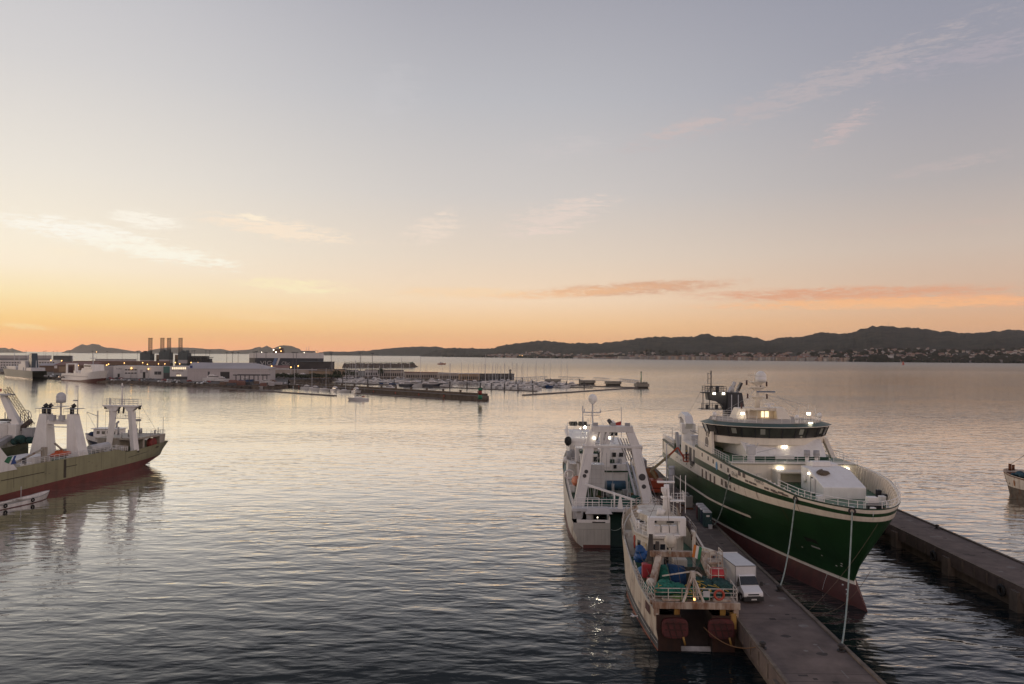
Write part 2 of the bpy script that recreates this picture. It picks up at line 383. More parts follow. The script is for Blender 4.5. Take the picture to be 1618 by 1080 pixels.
# ------------------------------------------------------------------ concrete piers
conc = mat('pier_concrete', (.135, .103, .089), .85, var=.34, scale=.5, rust=0, bump=.4, bscale=9)
concw = mat('pier_wall', (.15, .12, .095), .9, var=.35, scale=.7, streak=.7, bump=.4)
concd = mat('pier_stain', (.05, .042, .038), .9, var=.3)
concl = mat('pier_patch', (.19, .17, .155), .8, var=.2, scale=1.5)
PR = R(-1.6)
def pier(name, label, loc, w, y0, y1):
    t = thing(name, label, 'pier', loc, PR)
    g = G(); g.box(-w, 0, y0, y1, 1.15, 2.6); g.obj('deck_slab', conc, t)
    g = G()
    for x0, x1 in ((-.38, -.03), (-w + .03, -w + .33)): g.box(x0, x1, y0, y1, 2.6, 2.78)
    g.obj('kerb', concl if 0 else concw, t, .03)
    g = G(); y = y0 + 4
    while y < y1 - 1:
        for x in (-w - .12, .12):
            g.cbox((x + (.45 if x < 0 else -.45), y, .35), (1.3, 1.5, 3.6))
            for q in (3, 5.5, 8, 10.5): g.cbox((x + (.30 if x < 0 else -.30), y + q, 1.9), (.5, .3, 1.2))
        g.box(-w + .2, -.2, y - .6, y + .6, .3, 1.15); y += 14
    g.box(-w + .55, -.55, y0 + .1, y1 - .1, -1, 1.145); g.obj('pile_cap', concw, t)
    g = G(); rn = random.Random(int(loc[0])); y = y0 + 4
    while y < y1 - 1:
        for d in (-.75, .75): g.box(-w + .35, -.4, y + d - .03, y + d + .03, 2.6, 2.604, 0)
        for k in range(3):
            x = -w + 1 + rn.random() * (w - 2.2); yy = y + rn.uniform(-1, 1); a, b = rn.uniform(.15, .4), rn.uniform(.1, .25)
            g.box(x - a, x + a, yy - b, yy + b, 2.6, 2.604, 0)
        for k in range(5):
            x = -w + 1.2 + rn.random() * (w - 2.4); yy = y + rn.uniform(2, 12); a = rn.uniform(.12, .6)
            g.prism([(x + a * math.cos(q * .5236) * rn.uniform(.7, 1), yy + a * .8 * math.sin(q * .5236) * rn.uniform(.7, 1)) for q in range(12)], 2.6, 2.605, rn.choice((0, 1, 1)))
        y += 14
    for k in range(9):
        yy = y0 + 3 + k * (y1 - y0 - 8) / 9; f = G(); f.torus((-w - .2, yy, 1.5), .5, .2, 'x', 12, 6); f.obj('tyre_fender', rubber, t)
    # a worn line along the traffic side
    for k in range(int((y1 - y0) / 5)):
        if rn.random() < .6: g.box(-2.35, -2.25, y0 + k * 5, y0 + k * 5 + rn.uniform(1, 4), 2.6, 2.604, 1)
    pieces(g, 'deck_marking', [concd, concl], t)
    return t
P1 = pier('pier', 'long concrete pier with a white truck, lying between the trawlers and the green ship', (28.5, 80, 0), 7.5, -80, 92)
P2 = pier('pier', 'bare weathered concrete pier to the right of the green ship', (60.5, 90, 0), 6.6, -80, 60)
def onpier(P, x, y):
    c, s = math.cos(PR), math.sin(PR); return (P.location.x + x * c - y * s, P.location.y + x * s + y * c)
def bollard(p, label, z=2.6):
    t = G(); t.cyl((0, 0, 0), (0, 0, .1), .34, n=12); t.cyl((0, 0, .1), (0, 0, .42), .17, .2, 12); t.cyl((0, 0, .42), (0, 0, .55), .3, .26, 12); t.sph((0, 0, .55), .24, 10, 5, sc=(1, 1, .35))
    o = t.obj('bollard', mat('iron', (.03, .027, .026), .6, var=.4)); o.location = (*p, z); tag(o, label, 'bollard', 'mooring bollards on the piers'); return o
bollard(onpier(P1, -.75, 2), 'iron bollard on the pier edge holding the rope behind the truck')
bollard(onpier(P1, -.75, -14.5), 'nearest iron bollard on the pier edge, under the hanging green rope')
bollard(onpier(P1, -.75, 32), 'iron bollard beside the portable toilets holding the far green rope')
bollard(onpier(P1, -7.1, -14.2), 'iron bollard at the pier corner holding the rusty stern trawler rope')
bollard(onpier(P2, -.8, 1.5), 'dark bollard on the outer edge of the bare right pier')
bollard(onpier(P2, -.8, 22), 'far dark bollard on the bare right pier')
# ------------------------------------------------------------------ hull tools
class Hull:
    """s = metres aft of the stem head; local x = L/2 - s; y to port"""
    def __init__(h, L, B, so, le, p, q, stern, ov=None):
        h.ov = ov; h.L, h.B, h.so, h.le, h.p, h.q, h.stern = L, B, so, le, p, q, stern
    def hb(h, s, z):
        so = interp(h.so, z); u = (s - so) / interp(h.le, z)
        if u <= 0: return 0.0
        y = h.B if u >= 1 else h.B * (1 - (1 - u) ** interp(h.p, z)) ** (1 / interp(h.q, z))
        return y * h.stern(s / h.L, z)
    def X(h, s, z=None): return h.L / 2 - s - (h.ov(h.L - s, z) if h.ov and z is not None else 0)
    def rows(h, zfs, s0=None, s1=None, n=46, inset=0, extra=()):
        out = []
        for zf in zfs:
            so = interp(h.so, zf(0)) if s0 is None else s0; e = h.L if s1 is None else s1
            ss = [so + (e - so) * (i / n) ** (1.9 if s0 is None else 1) for i in range(n + 1)]
            ss = sorted(set(ss) | set(x for x in extra if x > so))
            out.append([(h.X(s, zf(s)), max(0.0, h.hb(s, zf(s)) - inset), zf(s)) for s in ss])
        return out
    def shell(h, g, zfs, mis, side=(1, -1), **k):
        R_ = h.rows(zfs, **k)
        for sd in side:
            rr = [[(x, y * sd, z) for x, y, z in r] for r in R_]
            for a, b, mi in zip(rr, rr[1:], mis): g.grid([a, b], mi, True)
        return R_
    def deck(h, g, z, s0, s1, n=20, inset=.05, mi=0):
        zf = z if callable(z) else (lambda s: z)
        ss = [s0 + (s1 - s0) * (i / n) ** 1.5 for i in range(n + 1)]
        a = [(h.X(s), -max(0, h.hb(s, zf(s)) - inset), zf(s)) for s in ss]; b = [(x, -y, z) for x, y, z in a]
        g.grid([a, b], mi); return g
    def pt(h, s, z, sd, off=.03):
        y = h.hb(s, z); d = h.hb(s + .2, z) - y
        n = Vector((d, .2, 0)).normalized()          # outward in plan, port side
        return (h.X(s, z) + n.x * off, (y + n.y * off) * sd, z)
    def patch(h, g, s0, s1, z0, z1, sd, off=.03, n=1, mi=0):
        z0f = z0 if callable(z0) else (lambda s: z0); z1f = z1 if callable(z1) else (lambda s: z1)
        ss = [s0 + (s1 - s0) * i / n for i in range(n + 1)]
        g.grid([[h.pt(s, z0f(s), sd, off) for s in ss], [h.pt(s, z1f(s), sd, off) for s in ss]], mi); return g
# ------------------------------------------------------------------ the big green trawler
MK = Hull(84, 8.7,
          [(-1, 1.3), (0, 1.5), (1, 3.0), (2.2, 5.0), (4, 3.9), (6, 2.3), (9, .4), (11, 0), (13, -.3)],
          [(0, 44), (2.2, 42), (6, 35), (9, 29), (11, 26), (13, 25)],
          [(0, 1.5), (3, 1.5), (9, 1.8), (11, 1.9)], [(0, 1.05), (2, 1.1), (5, 1.3), (8, 1.7), (11, 2.0)],
          lambda t, z: 1 - (max(0, t - .72) / .28) ** 2 * (.45 if z < 1.5 else .16 if z < 5 else .06))
mk = thing('factory_trawler', 'big dark green and cream factory trawler with floodlights lit, bow towards us beside the pier', 'ship', (37.6 + .028 * 42, 82 + 42, 0), R(-91.6))
gt = lambda s: interp([(0, 9.75), (5, 9.55), (21, 8.8), (46, 7.6), (84, 6.7)], s)
sb = lambda s: interp([(0, 10.25), (5, 10.3), (21, 9.95), (46, 9.25), (84, 9.0)], s)
st_ = lambda s: interp([(0, 10.6), (5, 10.8), (21, 10.75), (48, 10.2)], s)
ct = lambda s: interp([(0, 11.0), (6, 11.1), (13, 11.75), (21, 11.9), (48, 11.9)], s)
tp = lambda s: interp([(0, 11.15), (6, 11.3), (13, 12.1), (21, 12.25), (48, 12.2)], s)
stp = lambda s: sb(s) if s < 48.01 else (8.75 if s < 67.9 else 9.35)
stc = lambda s: stp(s) - (.25 if s > 67.9 else 0)
g = G()
MK.shell(g, [lambda s: -1.2, lambda s: 0, lambda s: 1.0, lambda s: 1.95, lambda s: 2.25, lambda s: 4, lambda s: 6, gt, stc, stp], [1, 1, 1, 2, 0, 0, 0, 2, 3], extra=(48, 48.02, 67.85, 67.95))
tr = [MK.rows([lambda s, z=z: z], s0=83.9, s1=84, n=1)[0][-1] for z in (-1.2, 1.95, 4, 6.7, 9.35)]
g.grid([[(x, y * k, z) for k in (-1, -.5, 0, .5, 1)] for x, y, z in tr], 0)
g.obj('hull', [green, redlead, cream, capgreen], mk)
g = G(); MK.shell(g, [sb, st_, ct, tp], [0, 1, 2], s1=48, n=40)
for sd in (1, -1): g.box(-6.1, -5.95, sd * 8.0, sd * 8.69, 8.6, 12.2, 1)
g.obj('upper_hull', [green, cream, capgreen], mk)
g = G()                                                           # bulwark inside with stiffeners
for sd in (1, -1):
    ss = [.35 + 27 * (i / 30) ** 1.6 for i in range(31)]
    g.grid([[(MK.X(s), sd * max(0, MK.hb(s, 9.6) - .3), 9.6) for s in ss], [(MK.X(s), sd * max(0, MK.hb(s, 11.2) - .22), tp(s) - .02) for s in ss], [(MK.X(s), sd * max(0, MK.hb(s, 11.3)), tp(s) + .01) for s in ss]], 0)
    for k in range(24):
        s = 1.6 + k * 1.0; g.beam((MK.X(s), sd * (MK.hb(s, 9.7) - .55), 9.86), (MK.X(s), sd * (MK.hb(s, 11.1) - .42), tp(s) - .06), .08, .3)
g.obj('bulwark', cream, mk)
g = G(); MK.deck(g, 9.85, .4, 27, 24, .1); g.obj('foredeck', deckgreen, mk)
g = G(); MK.deck(g, 12.25, 25, 48.2, 10, .1); MK.deck(g, 7.6, 48, 83.9, 8, .15); g.obj('deck', deckgreen, mk)
g = G()                                                           # belt, fore bulkhead
for sd in (1, -1): MK.patch(g, 21, 83.5, lambda s: interp([(21, 5.75), (84, 3.5)], s), lambda s: interp([(21, 6.1), (84, 3.85)], s), sd, .08, 30)
g.obj('rubbing_strake', cream, mk)
g = G(); X = MK.X
g.box(X(25.4), X(25.2), -8.45, 8.45, 9.85, 12.3); g.box(X(27), X(25.2), -8.3, 8.3, 12.2, 12.33)
g.box(X(26), X(22.5), -3.0, -2.6, 9.85, 11.6); g.box(X(26), X(22.6), -2.6, 3, 11.4, 11.6); g.box(X(25), X(24.3), -5.2, -4.5, 10.2, 11.0)
g.obj('fore_bulkhead', cream, mk)
g = G(); g.rail([(X(25.3), -8.2, 12.33), (X(25.3), 3.5, 12.33)], 1.05, 3, 1.5); g.rail([(X(25.3), 5.4, 12.33), (X(25.3), 8.1, 12.33)], 1.05, 3, 1.5)
for sd in (1, -1):
    g.rail([(X(s), sd * (MK.hb(s, 11.3) - .05), tp(s)) for s in (25.5, 29, 33, 37, 41, 45, 48)], 1.0, 3, 1.6)
ss = [.15, .4, .9, 1.7, 3, 4.6, 6.4, 8.2, 10]
g.rail([(X(s), -MK.hb(s, 11.1) + .02, tp(s)) for s in ss[::-1]] + [(X(s), MK.hb(s, 11.1) - .02, tp(s)) for s in ss], .75, 2, 1.3, .04)
for sd in (1, -1): g.rail([(X(s), sd * (MK.hb(s, 9) - .1), 9.35) for s in (68.2, 74, 79, 83.8)], 1.2, 3, 1.2, .04)
g.rail([(X(83.8), -7.6, 9.35), (X(83.8), 7.6, 9.35)], 1.2, 3, 1.4, .04)
g.beam((X(25), 4.2, 12.3), (X(22), 5.0, 9.9), .9, .06); g.rail([(X(25), 4.7, 12.3), (X(22), 5.5, 9.9)], .9, 2, 1, .03)
pieces(g, 'railing', white, mk)
# foredeck house with sloping roof
g = G(); hx0, hx1 = X(20.5), X(12.6)
g.side([(hx0, 9.85), (hx1, 9.85), (hx1, 11.25), (hx1 - 5.2, 12.75), (hx0, 12.75)], -.6, 4.5)
g.box(hx0 - 3.0, hx0, 1.0, 4.2, 9.85, 13.0); g.box(hx0 - .2, hx0 + .9, .6, 2.9, 12.76, 13.4)
house = g.obj('deckhouse', white, mk, .08)
g = G(); g.box(X(16.9), X(16.1), -.64, -.60, 10.0, 11.9); g.obj('door', black, house)
g = G(); g.box(X(16.0), X(15.2), -.9, -.62, 10.0, 11.8); g.obj('door', white, house, .04)
g = G(); g.cyl((X(18.8), -.62, 11.3), (X(18.8), -.95, 11.3), .42, n=14); g.obj('vent', white, house)
g = G(); g.sph((X(16.4), .7, 12.4), .8, 10, 6, sc=(1.05, .9, .5), wob=.25, seed=4); g.obj('fender_roll', mat('hemp', (.13, .10, .075), .95, var=.4, scale=6, bump=1, bscale=20), mk)
flood(mk, (X(17.3), -.75, 12.2), (.3, .15, .18), 3, (0, -.5, -.2))
# small deck gear in the bow
g = G()
for s, y, dx, dy, dz in ((4.2, -.6, .5, .6, .7), (6.6, 2.6, 1.0, 1.1, 1.4), (9.5, 5.0, .7, .7, 1.0), (3.0, 1.2, .5, .5, .9), (10.5, -1.8, .7, .7, .8), (7.2, -3.0, .9, .6, .6)): g.cbox((X(s), y, 9.85 + dz / 2), (dx, dy, dz))
for s, y in ((8.3, -4.6), (8.3, 4.9), (5, 3.9), (3.4, -2.2)):
    for k in (-.4, .4): g.cyl((X(s) + k, y, 9.85), (X(s) + k, y, 10.4), .13, .16, 10)
pieces(g, 'mooring_winch', [white], mk, .04)
g = G()
for s, y, dx, dy, dz in ((5.6, 2.5, .6, 1.7, .8), (10.3, 5.6, .6, .5, 1.1), (12.5, 5.9, .6, .5, 1.2), (8.8, 3.6, 1.1, .9, .5)): g.cbox((X(s), y, 9.85 + dz / 2), (dx, dy, dz))
pieces(g, 'deck_box', black, mk, .04)
g = G(); g.sph((X(5.0), 3.6, 10.0), .6, 10, 6, sc=(1.3, 1, .5), wob=.2); g.obj('rope_heap', rusty, mk)
# superstructure tier under the bridge: big sloping front
g = G()
g.hexa([(X(48), -6, 12.3), (X(30), -4.6, 12.3), (X(30), 6.3, 12.3), (X(48), 6.3, 12.3)], [(X(48), -6, 14.8), (X(33.4), -5.2, 14.8), (X(33.4), 6.6, 14.8), (X(48), 6.3, 14.8)])
g.hexa([(X(39), -6.2, 12.3), (X(31.5), -4.4, 12.3), (X(31.5), -4.3, 12.3), (X(39), -4.3, 12.3)], [(X(39), -6.2, 14.8), (X(35), -5.6, 14.8), (X(35), -4.3, 14.8), (X(39), -4.3, 14.8)])
g.box(X(31.2), X(29.7), -1.0, 1.6, 12.3, 12.9); g.obj('accommodation_front', white, mk, .12)
g = G(); g.hexa([(X(31), -4.9, 12.31), (X(29.9), -4.75, 12.31), (X(29.9), 6.45, 12.31), (X(31), 6.4, 12.31)], [(X(31), -4.9, 12.62), (X(30.3), -4.8, 12.62), (X(30.3), 6.5, 12.62), (X(31), 6.4, 12.62)]); g.obj('base_band', green, mk)
# side block on the starboard edge with arched opening, and raking leg to port
g = G()
g.side([(X(46), 12.2), (X(35.8), 12.2), (X(36.4), 15.5), (X(46), 15.5)], -8.6, -8.25); g.box(X(46), X(45.7), -8.6, 8.6, 12.2, 15.4); g.box(X(46), X(39), 8.25, 8.6, 12.2, 15.5)
g.hexa([(X(33.5), 7.9, 12.2), (X(32.6), 7.9, 12.2), (X(32.6), 8.5, 12.2), (X(33.5), 8.5, 12.2)], [(X(37.2), 7.9, 14.7), (X(35.9), 7.9, 14.7), (X(35.9), 8.5, 14.7), (X(37.2), 8.5, 14.7)])
pieces(g, 'bridge_support', cream, mk)
g = G()
for s, z in ((38.7, 15.0), (40.0, 15.0)): g.box(X(s), X(s - .75), -8.64, -8.61, z - .45, z + .3)
g.side([(X(40.6), 12.9), (X(38.4), 12.9), (X(38.4), 13.9), (X(39), 14.4), (X(40), 14.4), (X(40.6), 13.9)], -8.64, -8.61)
pieces(g, 'side_opening', mat('opening_grey', (.20, .18, .16), .7), mk)
# wheelhouse
def arc(inset, dz=0):
    pts = [(40.5, -9.1), (37.4, -9.1), (35.4, -8.3), (33.6, -6.9), (32.4, -5.2), (31.6, -3.4), (31.1, -1.5), (31.0, .4), (31.3, 2.4), (31.9, 4.3), (32.9, 6.1), (34.3, 7.6), (36.2, 8.8), (38, 9.1), (40.5, 9.1)]
    c = Vector((40, 0)); out = []
    for s, y in pts:
        d = Vector((s - 40, y)); k = (d.length + inset) / d.length; out.append((X(40 + d.x * k), y * k))
    return out
back = [(X(46), 6.6), (X(46), -6.6)]
g = G(); g.prism(arc(-.62) + back, 14.05, 15.1); g.obj('bridge_apron', cream, mk)
lo, hi = arc(-.55), arc(.05)
g = G(); g.prism(arc(-.72) + back, 15.11, 16.6, 0, arc(-.15) + back); g.obj('wheelhouse', mat('bridge_dark', (.02, .02, .022), .4), mk)
g = G()
for (a, b) in zip(lo, hi): g.beam((a[0], a[1], 15.1), (b[0], b[1], 16.66), .16, .14)
for r, z in ((lo, 15.14), (hi, 16.62)):
    for p, q in zip(r, r[1:]): g.beam((p[0], p[1], z), (q[0], q[1], z), .1, .1)
g.obj('window_mullion', black, mk)
rn = random.Random(3)
for i in range(len(lo) - 1):
    a, b, c, d = lo[i], lo[i + 1], hi[i + 1], hi[i]
    m = G(); m.add([(a[0], a[1], 15.14), (b[0], b[1], 15.14), (c[0], c[1], 16.62), (d[0], d[1], 16.62)], [(0, 1, 2, 3)])
    w = m.obj('window', mat('bridge_glass', (.055, .053, .047), .09, spec=.8, var=.35, scale=.5), mk)
    if i in (3, 5, 8, 10, 11):
        q = lambda u, v: tuple((1 - v) * ((1 - u) * a[k] + u * b[k]) + v * ((1 - u) * d[k] + u * c[k]) for k in (0, 1))
        u0 = rn.uniform(.2, .5); dx, dy = X(40) - (a[0] + b[0]) / 2, -(a[1] + b[1]) / 2; L_ = math.hypot(dx, dy); f = G()
        f.add([(*q(u0, .3), 15.6), (*q(u0 + .35, .3), 15.6), (*q(u0 + .35, .85), 16.4), (*q(u0, .85), 16.4)], [(0, 1, 2, 3)])
        for k, v in enumerate(f.v): f.v[k] = (v[0] - dx / L_ * .03, v[1] - dy / L_ * .03, v[2])
        f.obj('blind', mat('blind', (.30, .31, .27), .6), w)
g = G(); g.prism(arc(.42) + back, 16.66, 16.74, 1); g.prism(arc(.40) + back, 16.74, 17.12, 0, arc(-.95) + back); g.obj('bridge_roof_visor', [capgreen, cream], mk)
roofm = mat('roof_beige', (.42, .36, .30), .7)
g = G(); g.prism(arc(-1.0) + back, 17.1, 17.16); g.obj('bridge_roof', roofm, mk)
g = G(); rp = [(x, y, 17.16) for x, y in arc(-1.5)][1:6]; g.rail(rp, .95, 3, 1.1, .028); g.rail([(x, y, 17.16) for x, y in arc(-1.5)][9:14], .95, 3, 1.1, .028)
g.rail([(X(38.5), -8, 17.16), (X(45), -6, 17.16), (X(45), 6, 17.16)], .95, 3, 1.4, .028)
for y in (-2.0, .8, 2.0, 5.6): g.cyl((X(32.9), y, 17.1), (X(32.9), y, 18.0), .03)
g.cyl((X(37), 4.6, 17.1), (X(37), 4.6, 19.4), .035, n=5); g.cyl((X(38.5), 6.2, 17.1), (X(38.5), 6.6, 19.6), .03, n=5); g.cyl((X(38), 7.4, 17.1), (X(38), 7.4, 19.0), .03, n=5)
pieces(g, 'roof_railing', white, mk)
g = G()                                                           # arch house carrying the mast
for y0, y1, z in ((-4.1, -2.3, 18.75), (2.4, 4.6, 18.85)):
    g.hexa([(X(44), y0, 17.1), (X(40.2), y0, 17.1), (X(40.2), y1, 17.1), (X(44), y1, 17.1)], [(X(43.6), y0 + (.65 if y0 < 0 else 0), z), (X(41), y0 + (.65 if y0 < 0 else 0), z), (X(41), y1 - (.0 if y0 < 0 else .9), z), (X(43.6), y1 - (.0 if y0 < 0 else .9), z)])
g.box(X(43.4), X(41.2), -2.5, 3.6, 18.3, 18.82); g.box(X(43.6), X(42.2), -2.3, 2.4, 17.1, 18.31)
for y in (-1.9, -.6, .5): g.box(X(40.9), X(40.7), y, y + .12, 17.1, 18.4)
g.prism([(X(40.7) + .9 * math.cos(a), -.3 + 1.3 * math.sin(a)) for a in [k * .524 for k in range(12)]], 18.5, 18.66)
g.obj('mast_house', cream, mk, .05)
g = G(); g.box(X(42.18), X(42.1), .5, 1.6, 17.3, 18.2); g.obj('lit_doorway', glow('doorway_glow', (1, .75, .42), 1.6), mk)
g = G(); g.cyl((X(42), -.2, 18.6), (X(42), -.2, 22.6), .42, .34, 14)
for z, w in ((20.45, 2.5), (21.9, 2.0), (22.75, 2.2)):
    g.box(X(42.6), X(41.4), -.2 - w * .6, -.2 + w * .5, z, z + .12); g.hexa([(X(42.3), -.5, z - .5), (X(41.7), -.5, z - .5), (X(41.7), .1, z - .5), (X(42.3), .1, z - .5)], [(X(42.5), -1.1, z), (X(41.5), -1.1, z), (X(41.5), .8, z), (X(42.5), .8, z)])
g.cyl((X(42), -1.5, 23.9), (X(42), -.2, 23.9), .06); g.cyl((X(42), -.6, 22.8), (X(42), -.6, 24.3), .05)
g.obj('mast', cream, mk)
g = G(); g.sph((X(42), .35, 23.7), .85, 16, 10); g.cyl((X(42), .35, 22.8), (X(42), .35, 23.6), .83, .85, 16); g.obj('radome', white, mk)
g = G(); g.box(X(40.9), X(40.7), -.6, 2.2, 21.25, 21.45); g.obj('radar_scanner', mat('scanner_blue', (.12, .16, .24), .5), mk)
g = G(); g.box(X(40.7), X(40.45), .5, 2.0, 19.35, 19.55); g.cyl((X(40.6), 1.2, 18.7), (X(40.6), 1.2, 19.35), .28); g.obj('radar_scanner', white, mk)
g = G()
for y, z in ((-1.75, 20.6), (1.25, 20.55), (-1.9, 22.7), (1.2, 22.5)): g.cyl((X(41.8), y, z - .35), (X(41.8), y, z + .4), .13)
g.cyl((X(41), -2.9, 18.7), (X(41), -2.9, 19.6), .13); g.cyl((X(44), .9, 21.8), (X(44), .9, 22.2), .1)
pieces(g, 'navigation_light', mat('lantern_dark', (.06, .02, .02), .5), mk)
for y, s in ((-7.9, 37.5), (7.9, 37.6), (3.0, 33.0)):             # searchlights and satellite domes on the roof edge
    g = G(); g.cyl((X(s), y, 17.1), (X(s), y, 17.6), .22); g.sph((X(s), y, 17.95), .36, 10, 7, sc=(1, 1, 1.2)); g.obj('searchlight', [white], mk)
for p, pw in (((X(39.9), -3.0, 18.0), 90), ((X(36.5), 5.9, 18.3), 90), ((X(33.0), 5.0, 17.2), 30)): flood(mk, p, (.3, .5, .36) if pw > 50 else (.25, .5, .18), pw * .09, (1.6, 0, -.1))
for y in (-4.2, .9, 5.4): flood(mk, (X(31.9 if abs(y) < 3 else 32.5), y, 13.92), (.3, .62, .18), 6, (1.3, 0, -.5))
for y in (-1.9, 6.9): flood(mk, (X(24.9), y, 11.75), (.2, .8, .2), 4, (1.0, 0, -.5))
for y in (-6.6, -7.3): flood(mk, (X(43), y, 14.3), (.2, .25, .2), 4, (.5, 0, -.3))
# logo and lettering on the sloping front
fr = lambda y, z: X(30 + (z - 12.3) / 2.5 * 3.4) + .035
text('lettering', 'METVA', .42, lambda tx, ty: (fr(0, 14.2 + ty), -1.2 + tx, 14.2 + ty), black, mk)
g = G(); g.add([(fr(0, 14.0), -1.75, 14.08), (fr(0, 14.35), -1.5, 14.35), (fr(0, 14.6), -1.75, 14.62), (fr(0, 14.35), -2.0, 14.35)], [(0, 1, 2, 3)]); g.obj('emblem', black, mk)
# crane-like davit and twin vents in front of it
g = G(); g.cyl((X(27.2), -5.2, 12.3), (X(27.2), -5.2, 13.3), .55, .48, 14); g.cbox((X(27.2), -5.2, 13.9), (.9, 1.1, 1.2)); g.cbox((X(27.2), -5.0, 14.4), (.6, .6, .5)); g.beam((X(26.8), -4.5, 13.6), (X(27.5), -1.6, 14.2), .12)
for k in (0, 1): g.tube([(X(27), -5.8 + k * 1.2, 14.2), (X(27), -6.1 + k * 1.8, 14.8), (X(27), -5.6 + k * 1.3, 14.9)], .05)
g.obj('deck_crane', pale, mk, .05)
for y in (2.4, 3.7):
    g = G(); g.cyl((X(27), y, 12.3), (X(27), y, 13.2), .25); g.obj('vent', white, mk)
    g = G(); g.cyl((X(27), y, 13.05), (X(27), y, 13.95), .42, .42, 12); g.obj('vent_cowl', grey, mk)
# black funnel with platform arm to starboard
g = G()
g.hexa([(X(58), -2.0, 12.2), (X(54), -2.0, 12.2), (X(54), 1.9, 12.2), (X(58), 1.9, 12.2)], [(X(57.6), -1.7, 20.5), (X(54.4), -1.7, 20.5), (X(54.4), .7, 20.5), (X(57.6), .7, 20.5)])
fy = [(-5.0, 19.2), (-5.2, 20.6), (-1.5, 20.6), (-1.5, 16.5), (-2.1, 17.5), (-2.6, 18.4), (-3.3, 18.9)]
for a in (0,):
    n = len(fy); vs = [(X(57), y, z) for y, z in fy] + [(X(55), y, z) for y, z in fy]
    g.add(vs, [(i, (i + 1) % n, n + (i + 1) % n, n + i) for i in range(n)] + [tuple(range(n - 1, -1, -1)), tuple(range(n, 2 * n))])
g.obj('funnel', mat('funnel_black', (.026, .028, .034), .5, var=.2), mk)
g = G(); g.box(X(56.2), X(54.5), -6.2, -4.6, 20.4, 20.55); g.rail([(X(54.8), -5.6, 20.55), (X(54.8), -1.9, 20.55)], 1.0, 3, .9, .04); g.rail([(X(57), -5.6, 20.55), (X(57), -1.9, 20.55)], 1.0, 3, .9, .04)
g.box(X(57), X(54.7), -6.3, -1.9, 17.55, 17.65); g.rail([(X(54.8), -6.2, 17.65), (X(54.8), -2.4, 17.65)], 1.0, 3, .9, .04)
for y in (-5.9, -4.8): g.beam((X(55), y, 17.6), (X(55), y, 20.5), .12)
for y in (-5.2, -3.6): g.cbox((X(55), y, 18.0), (.5, .45, .8))
g.cyl((X(55.5), -4.4, 20.5), (X(55.5), -4.4, 24.3), .1); g.cyl((X(55.5), -4.95, 22), (X(55.5), -4.95, 23.9), .05)
for z in (22, 22.9, 23.8): g.beam((X(55.5), -4.95, z), (X(55.5), -4.4, z), .05)
for k in (-.6, .6): g.beam((X(55.5), -4.4 + k, 20.6), (X(55.5), -4.4, 21.7), .08)
g.cyl((X(55.5), -3.3, 20.5), (X(55.5), -3.3, 21.6), .25, .35); g.obj('funnel_platform', black, mk)
g = G()
for y, z1, r in ((-1.3, 21.2, .25), (-.7, 22.0, .33), (.2, 21.3, .27)): g.tube([(X(56), y, 20.4), (X(56), y + .15, z1 - .5), (X(56), y + .55, z1 + .3)], r, 10)
for y in (-3.6, -2.5): g.cyl((X(48), y + .9, 12.3), (X(48), y + .9, 20.5), .06)
g.cyl((X(48), -.2, 16.8), (X(48), -.2, 18.4), .05); pieces(g, 'exhaust_pipe', pale, mk)
g = G(); g.beam((X(56), .35, 20.8), (X(56), .95, 22.2), 1.2, .35, w2=1.2); g.obj('exhaust_hood', black, mk)
for y in (-4.1, -2.5): flood(mk, (X(54.4), y, 20.35), (.2, .42, .34), 15, (1.2, 0, -.4))
# aft working deck
g = G(); g.box(X(60), X(48.3), -8.5, -6.9, 7.6, 11.6); g.box(X(80), X(48.3), 6, 8.6, 7.6, 11.5); g.box(X(56), X(48.3), -6.9, 6, 7.6, 12.2); g.box(X(84), X(76), -7.6, -6.8, 9.3, 10.0)
pieces(g, 'working_deck_house', cream, mk, .05)
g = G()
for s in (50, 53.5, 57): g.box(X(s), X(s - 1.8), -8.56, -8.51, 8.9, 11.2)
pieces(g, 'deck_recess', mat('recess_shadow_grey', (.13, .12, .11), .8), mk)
g = G(); g.cyl((X(53), -7.6, 8.7), (X(53), -7.6, 12.6), .8, .7, 14); g.cbox((X(53), -7.6, 12.9), (1.4, 1.6, .8)); g.beam((X(53), -7.0, 13.3), (X(49.5), -4.2, 12.6), .5, .4); g.obj('side_crane', pale, mk, .05)
g = G(); g.cyl((X(67), -6.2, 7.6), (X(67), -6.2, 12.4), 1.3, 1.15, 16); g.cbox((X(67), -6.2, 13.2), (2.2, 2.6, 1.8)); g.obj('crane_pedestal', white, mk, .08)
g = G(); g.side([(X(66), 13.0), (X(65.2), 14.2), (X(66.6), 15.6), (X(70.5), 16.0), (X(73), 15.2), (X(73.2), 14.5), (X(70.2), 15.1), (X(67.4), 14.6)], -6.9, -5.5); g.cbox((X(72.5), -6.2, 14.2), (.7, 1.0, 1.4)); g.beam((X(66.2), -5.2, 13), (X(68.6), -5.2, 15.2), .35); g.obj('crane_boom', white, mk, .06)
g = G(); g.hexa([(X(70.2), -7.7, 7.7), (X(68.2), -7.7, 7.7), (X(68.2), -7.2, 7.7), (X(70.2), -7.2, 7.7)], [(X(72), -7.7, 12), (X(71), -7.7, 12), (X(71), -7.2, 12), (X(72), -7.2, 12)])
g.cbox((X(74), -5.5, 10.2), (2.6, 2, 1.6)); g.cbox((X(79), -5, 10), (2, 2.6, 1.2)); g.cyl((X(79), -7, 9.4), (X(79), -7, 12.3), .06, n=5); pieces(g, 'trawl_gallows', grey, mk, .04)
